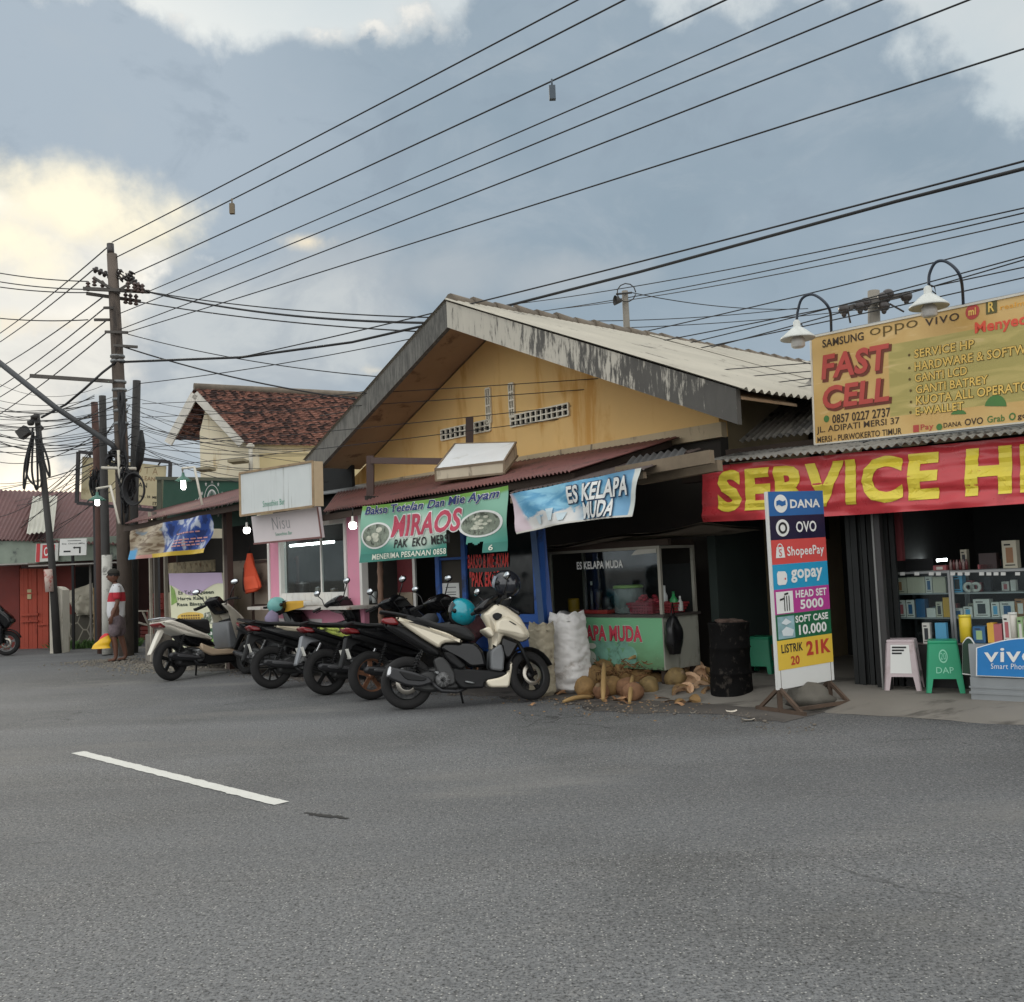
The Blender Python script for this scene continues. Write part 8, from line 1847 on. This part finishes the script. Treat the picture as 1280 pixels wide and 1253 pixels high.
# to the left of the pole
left = [((137, 307), (-20, 430)), ((118, 336), (-20, 440)), ((128, 372), (-20, 470)), ((131, 385), (-20, 496)), ((134, 400), (-20, 508)), ((133, 416), (-20, 530))]
for i, (q0, q1) in enumerate(left): wire(q0, Dm, q1, Dm+14, .014, .1, 'power line descending left from the tallest pole, number %s from the top' % ('one', 'two', 'three', 'four', 'five', 'six')[i])
for i, (y0, y1, l) in enumerate(((352, 338, 'upper'), (362, 349, 'second'), (366, 356, 'third'), (400, 396, 'lowest'))): wire((110, y0), Dm, (-20, y1), Dm+1, .012, .05, l+' of the level wires leaving the tallest pole to the left edge')
for i, (q0, q1, D1, r, l) in enumerate((((185, 365), (548, 404), 14.6, .02, 'thick wire from the right crossarm to the gable tip'), ((180, 364), (640, 398), 15.5, .012, 'thin wire above the thick one reaching the gable tip'), ((176, 378), (700, 420), 15, .013, 'wire from the lower crossarm behind the gable'),
        ((160, 418), (530, 475), 17, .010, 'thin wire sloping down right below the crossarms'), ((152, 433), (500, 506), 17.5, .016, 'wire sloping down to the tiled roof'))):
    wire(q0, Dm, q1, D1, r, .15, l)
# heavy twisted black cable from pole over the roof to the right
mb = MB(); pts = [at(145, 453, Dm), at(300, 447, Dm-2), at(440, 428, 17.2), at(540, 405, 16.0), at(640, 381, 14.8), at(800, 340, 12.6), at(960, 296, 10.9), at(1120, 252, 9.4), at(1280, 211, 8.2), at(1420, 172, 7.2)]
mb.tube(pts, [.024, .023, .022, .022, .021, .02, .019, .018, .018, .018], 8); tag(mb.build('twisted_cable', CABLE), 'thick twisted black cable crossing over the gable to the right photo edge', 'cable')
wire((300, 447), Dm-2, (1290, 199), 8.3, .010, .06, 'thin wire just above the thick twisted cable'); 
mb = MB(); mb.tube([at(x, y, Dm-.5+d_) for x, y, d_ in ((145, 453, .4), (128, 466, .2), (105, 487, .1), (82, 506, .3), (52, 522, .9))], .024, 8); tag(mb.build('twisted_cable', CABLE), 'thick twisted cable sagging from the tallest pole to the leaning black pole', 'cable')
for i, (x, y, dx, D0) in enumerate(((290, 255, 0, 0), (690, 108, 0, 0))):
    z_ = main[i+1][2]; q_ = atz(x, y, z_-.35); mb = MB(); t = .07
    mb.tube([q_+V((0, 0, .09)), q_+V((0, 0, .0))], .012, 6); mb.box((q_.x-t*.55, q_.y-t*.5, q_.z-.17), (q_.x+t*.55, q_.y+t*.5, q_.z-.0)); tag(mb.build('line_tag', M('tag_grey%d' % i, (C(112, 98, 76), C(70, 82, 92))[i], .6)), ('brown tag box hanging on the second power line', 'grey tag box hanging on the third power line')[i], 'tag box')
# bundle over the right roofs
rt = [((612, 384), 24, (1290, 258), 11), ((640, 394), 24, (1290, 264), 11), ((700, 386), 25, (1290, 275), 11.5), ((520, 470), 22, (1290, 297), 11.5), ((560, 492), 22, (1290, 318), 12), ((600, 500), 22, (1290, 322), 12), ((380, 500), 21, (1290, 332), 12.5), ((400, 520), 21, (1290, 345), 12.5), ((171, 480), Dm+.8, (640, 395), 17), ((640, 400), 20, (1000, 385), 21), ((660, 412), 20, (1100, 384), 21), ((790, 366), 19, (1010, 386), 21)]
names_ = ('first', 'second', 'third', 'fourth', 'fifth', 'sixth', 'seventh', 'eighth', 'ninth', 'tenth', 'eleventh', 'twelfth')
for i, (q0, D0, q1, D1) in enumerate(rt): wire(q0, D0, q1, D1, .009, .12, 'thin wire over the right roofs, %s counted down from the thick cable' % names_[i], group='thin wires over the right roofs')
# thin wires crossing the gable front and the left tangle
gw = [((178, 505), 18, (1040, 452), 11.2), ((178, 522), 18, (1040, 462), 11.3), ((178, 560), 18, (1040, 470), 11.4), ((180, 585), 18, (1040, 478), 11.5)]
for i, (q0, D0, q1, D1) in enumerate(gw): wire(q0, D0, q1, D1, .006, .05, ('topmost', 'second', 'third', 'lowest')[i]+' thin wire strung across the front of the gable', group='thin wires across the gable')
tl = 'thin wire in the tangle around the left poles'
for i in range(26):
    y0 = rnd.uniform(482, 560); y1 = y0+rnd.uniform(-14, 30); wire((rnd.choice((118, 128, 150, 172)), y0), Dm+rnd.uniform(-.3, .6), (-20, y1), Dm+rnd.uniform(-3, 6), rnd.uniform(.004, .010), rnd.uniform(.03, .35), tl, group='thin wires in the left tangle', n=16)
for i in range(18):
    y0 = rnd.uniform(488, 560); y1 = y0+rnd.uniform(5, 60); wire((rnd.choice((150, 158, 172)), y0), Dm+rnd.uniform(-.3, .6), (rnd.uniform(300, 470), y1), rnd.uniform(16.5, 20), rnd.uniform(.004, .008), rnd.uniform(.05, .35), tl, group='thin wires in the left tangle', n=16)
for i in range(14):
    x0 = rnd.uniform(150, 172); wire((x0, rnd.uniform(490, 600)), Dm+rnd.uniform(-.3, .4), (-20, rnd.uniform(600, 690)), Dm+rnd.uniform(4, 12), rnd.uniform(.005, .010), rnd.uniform(.05, .5), tl, group='thin wires in the left tangle', n=16)
# trees far away peeping behind the houses, to the right of the road end
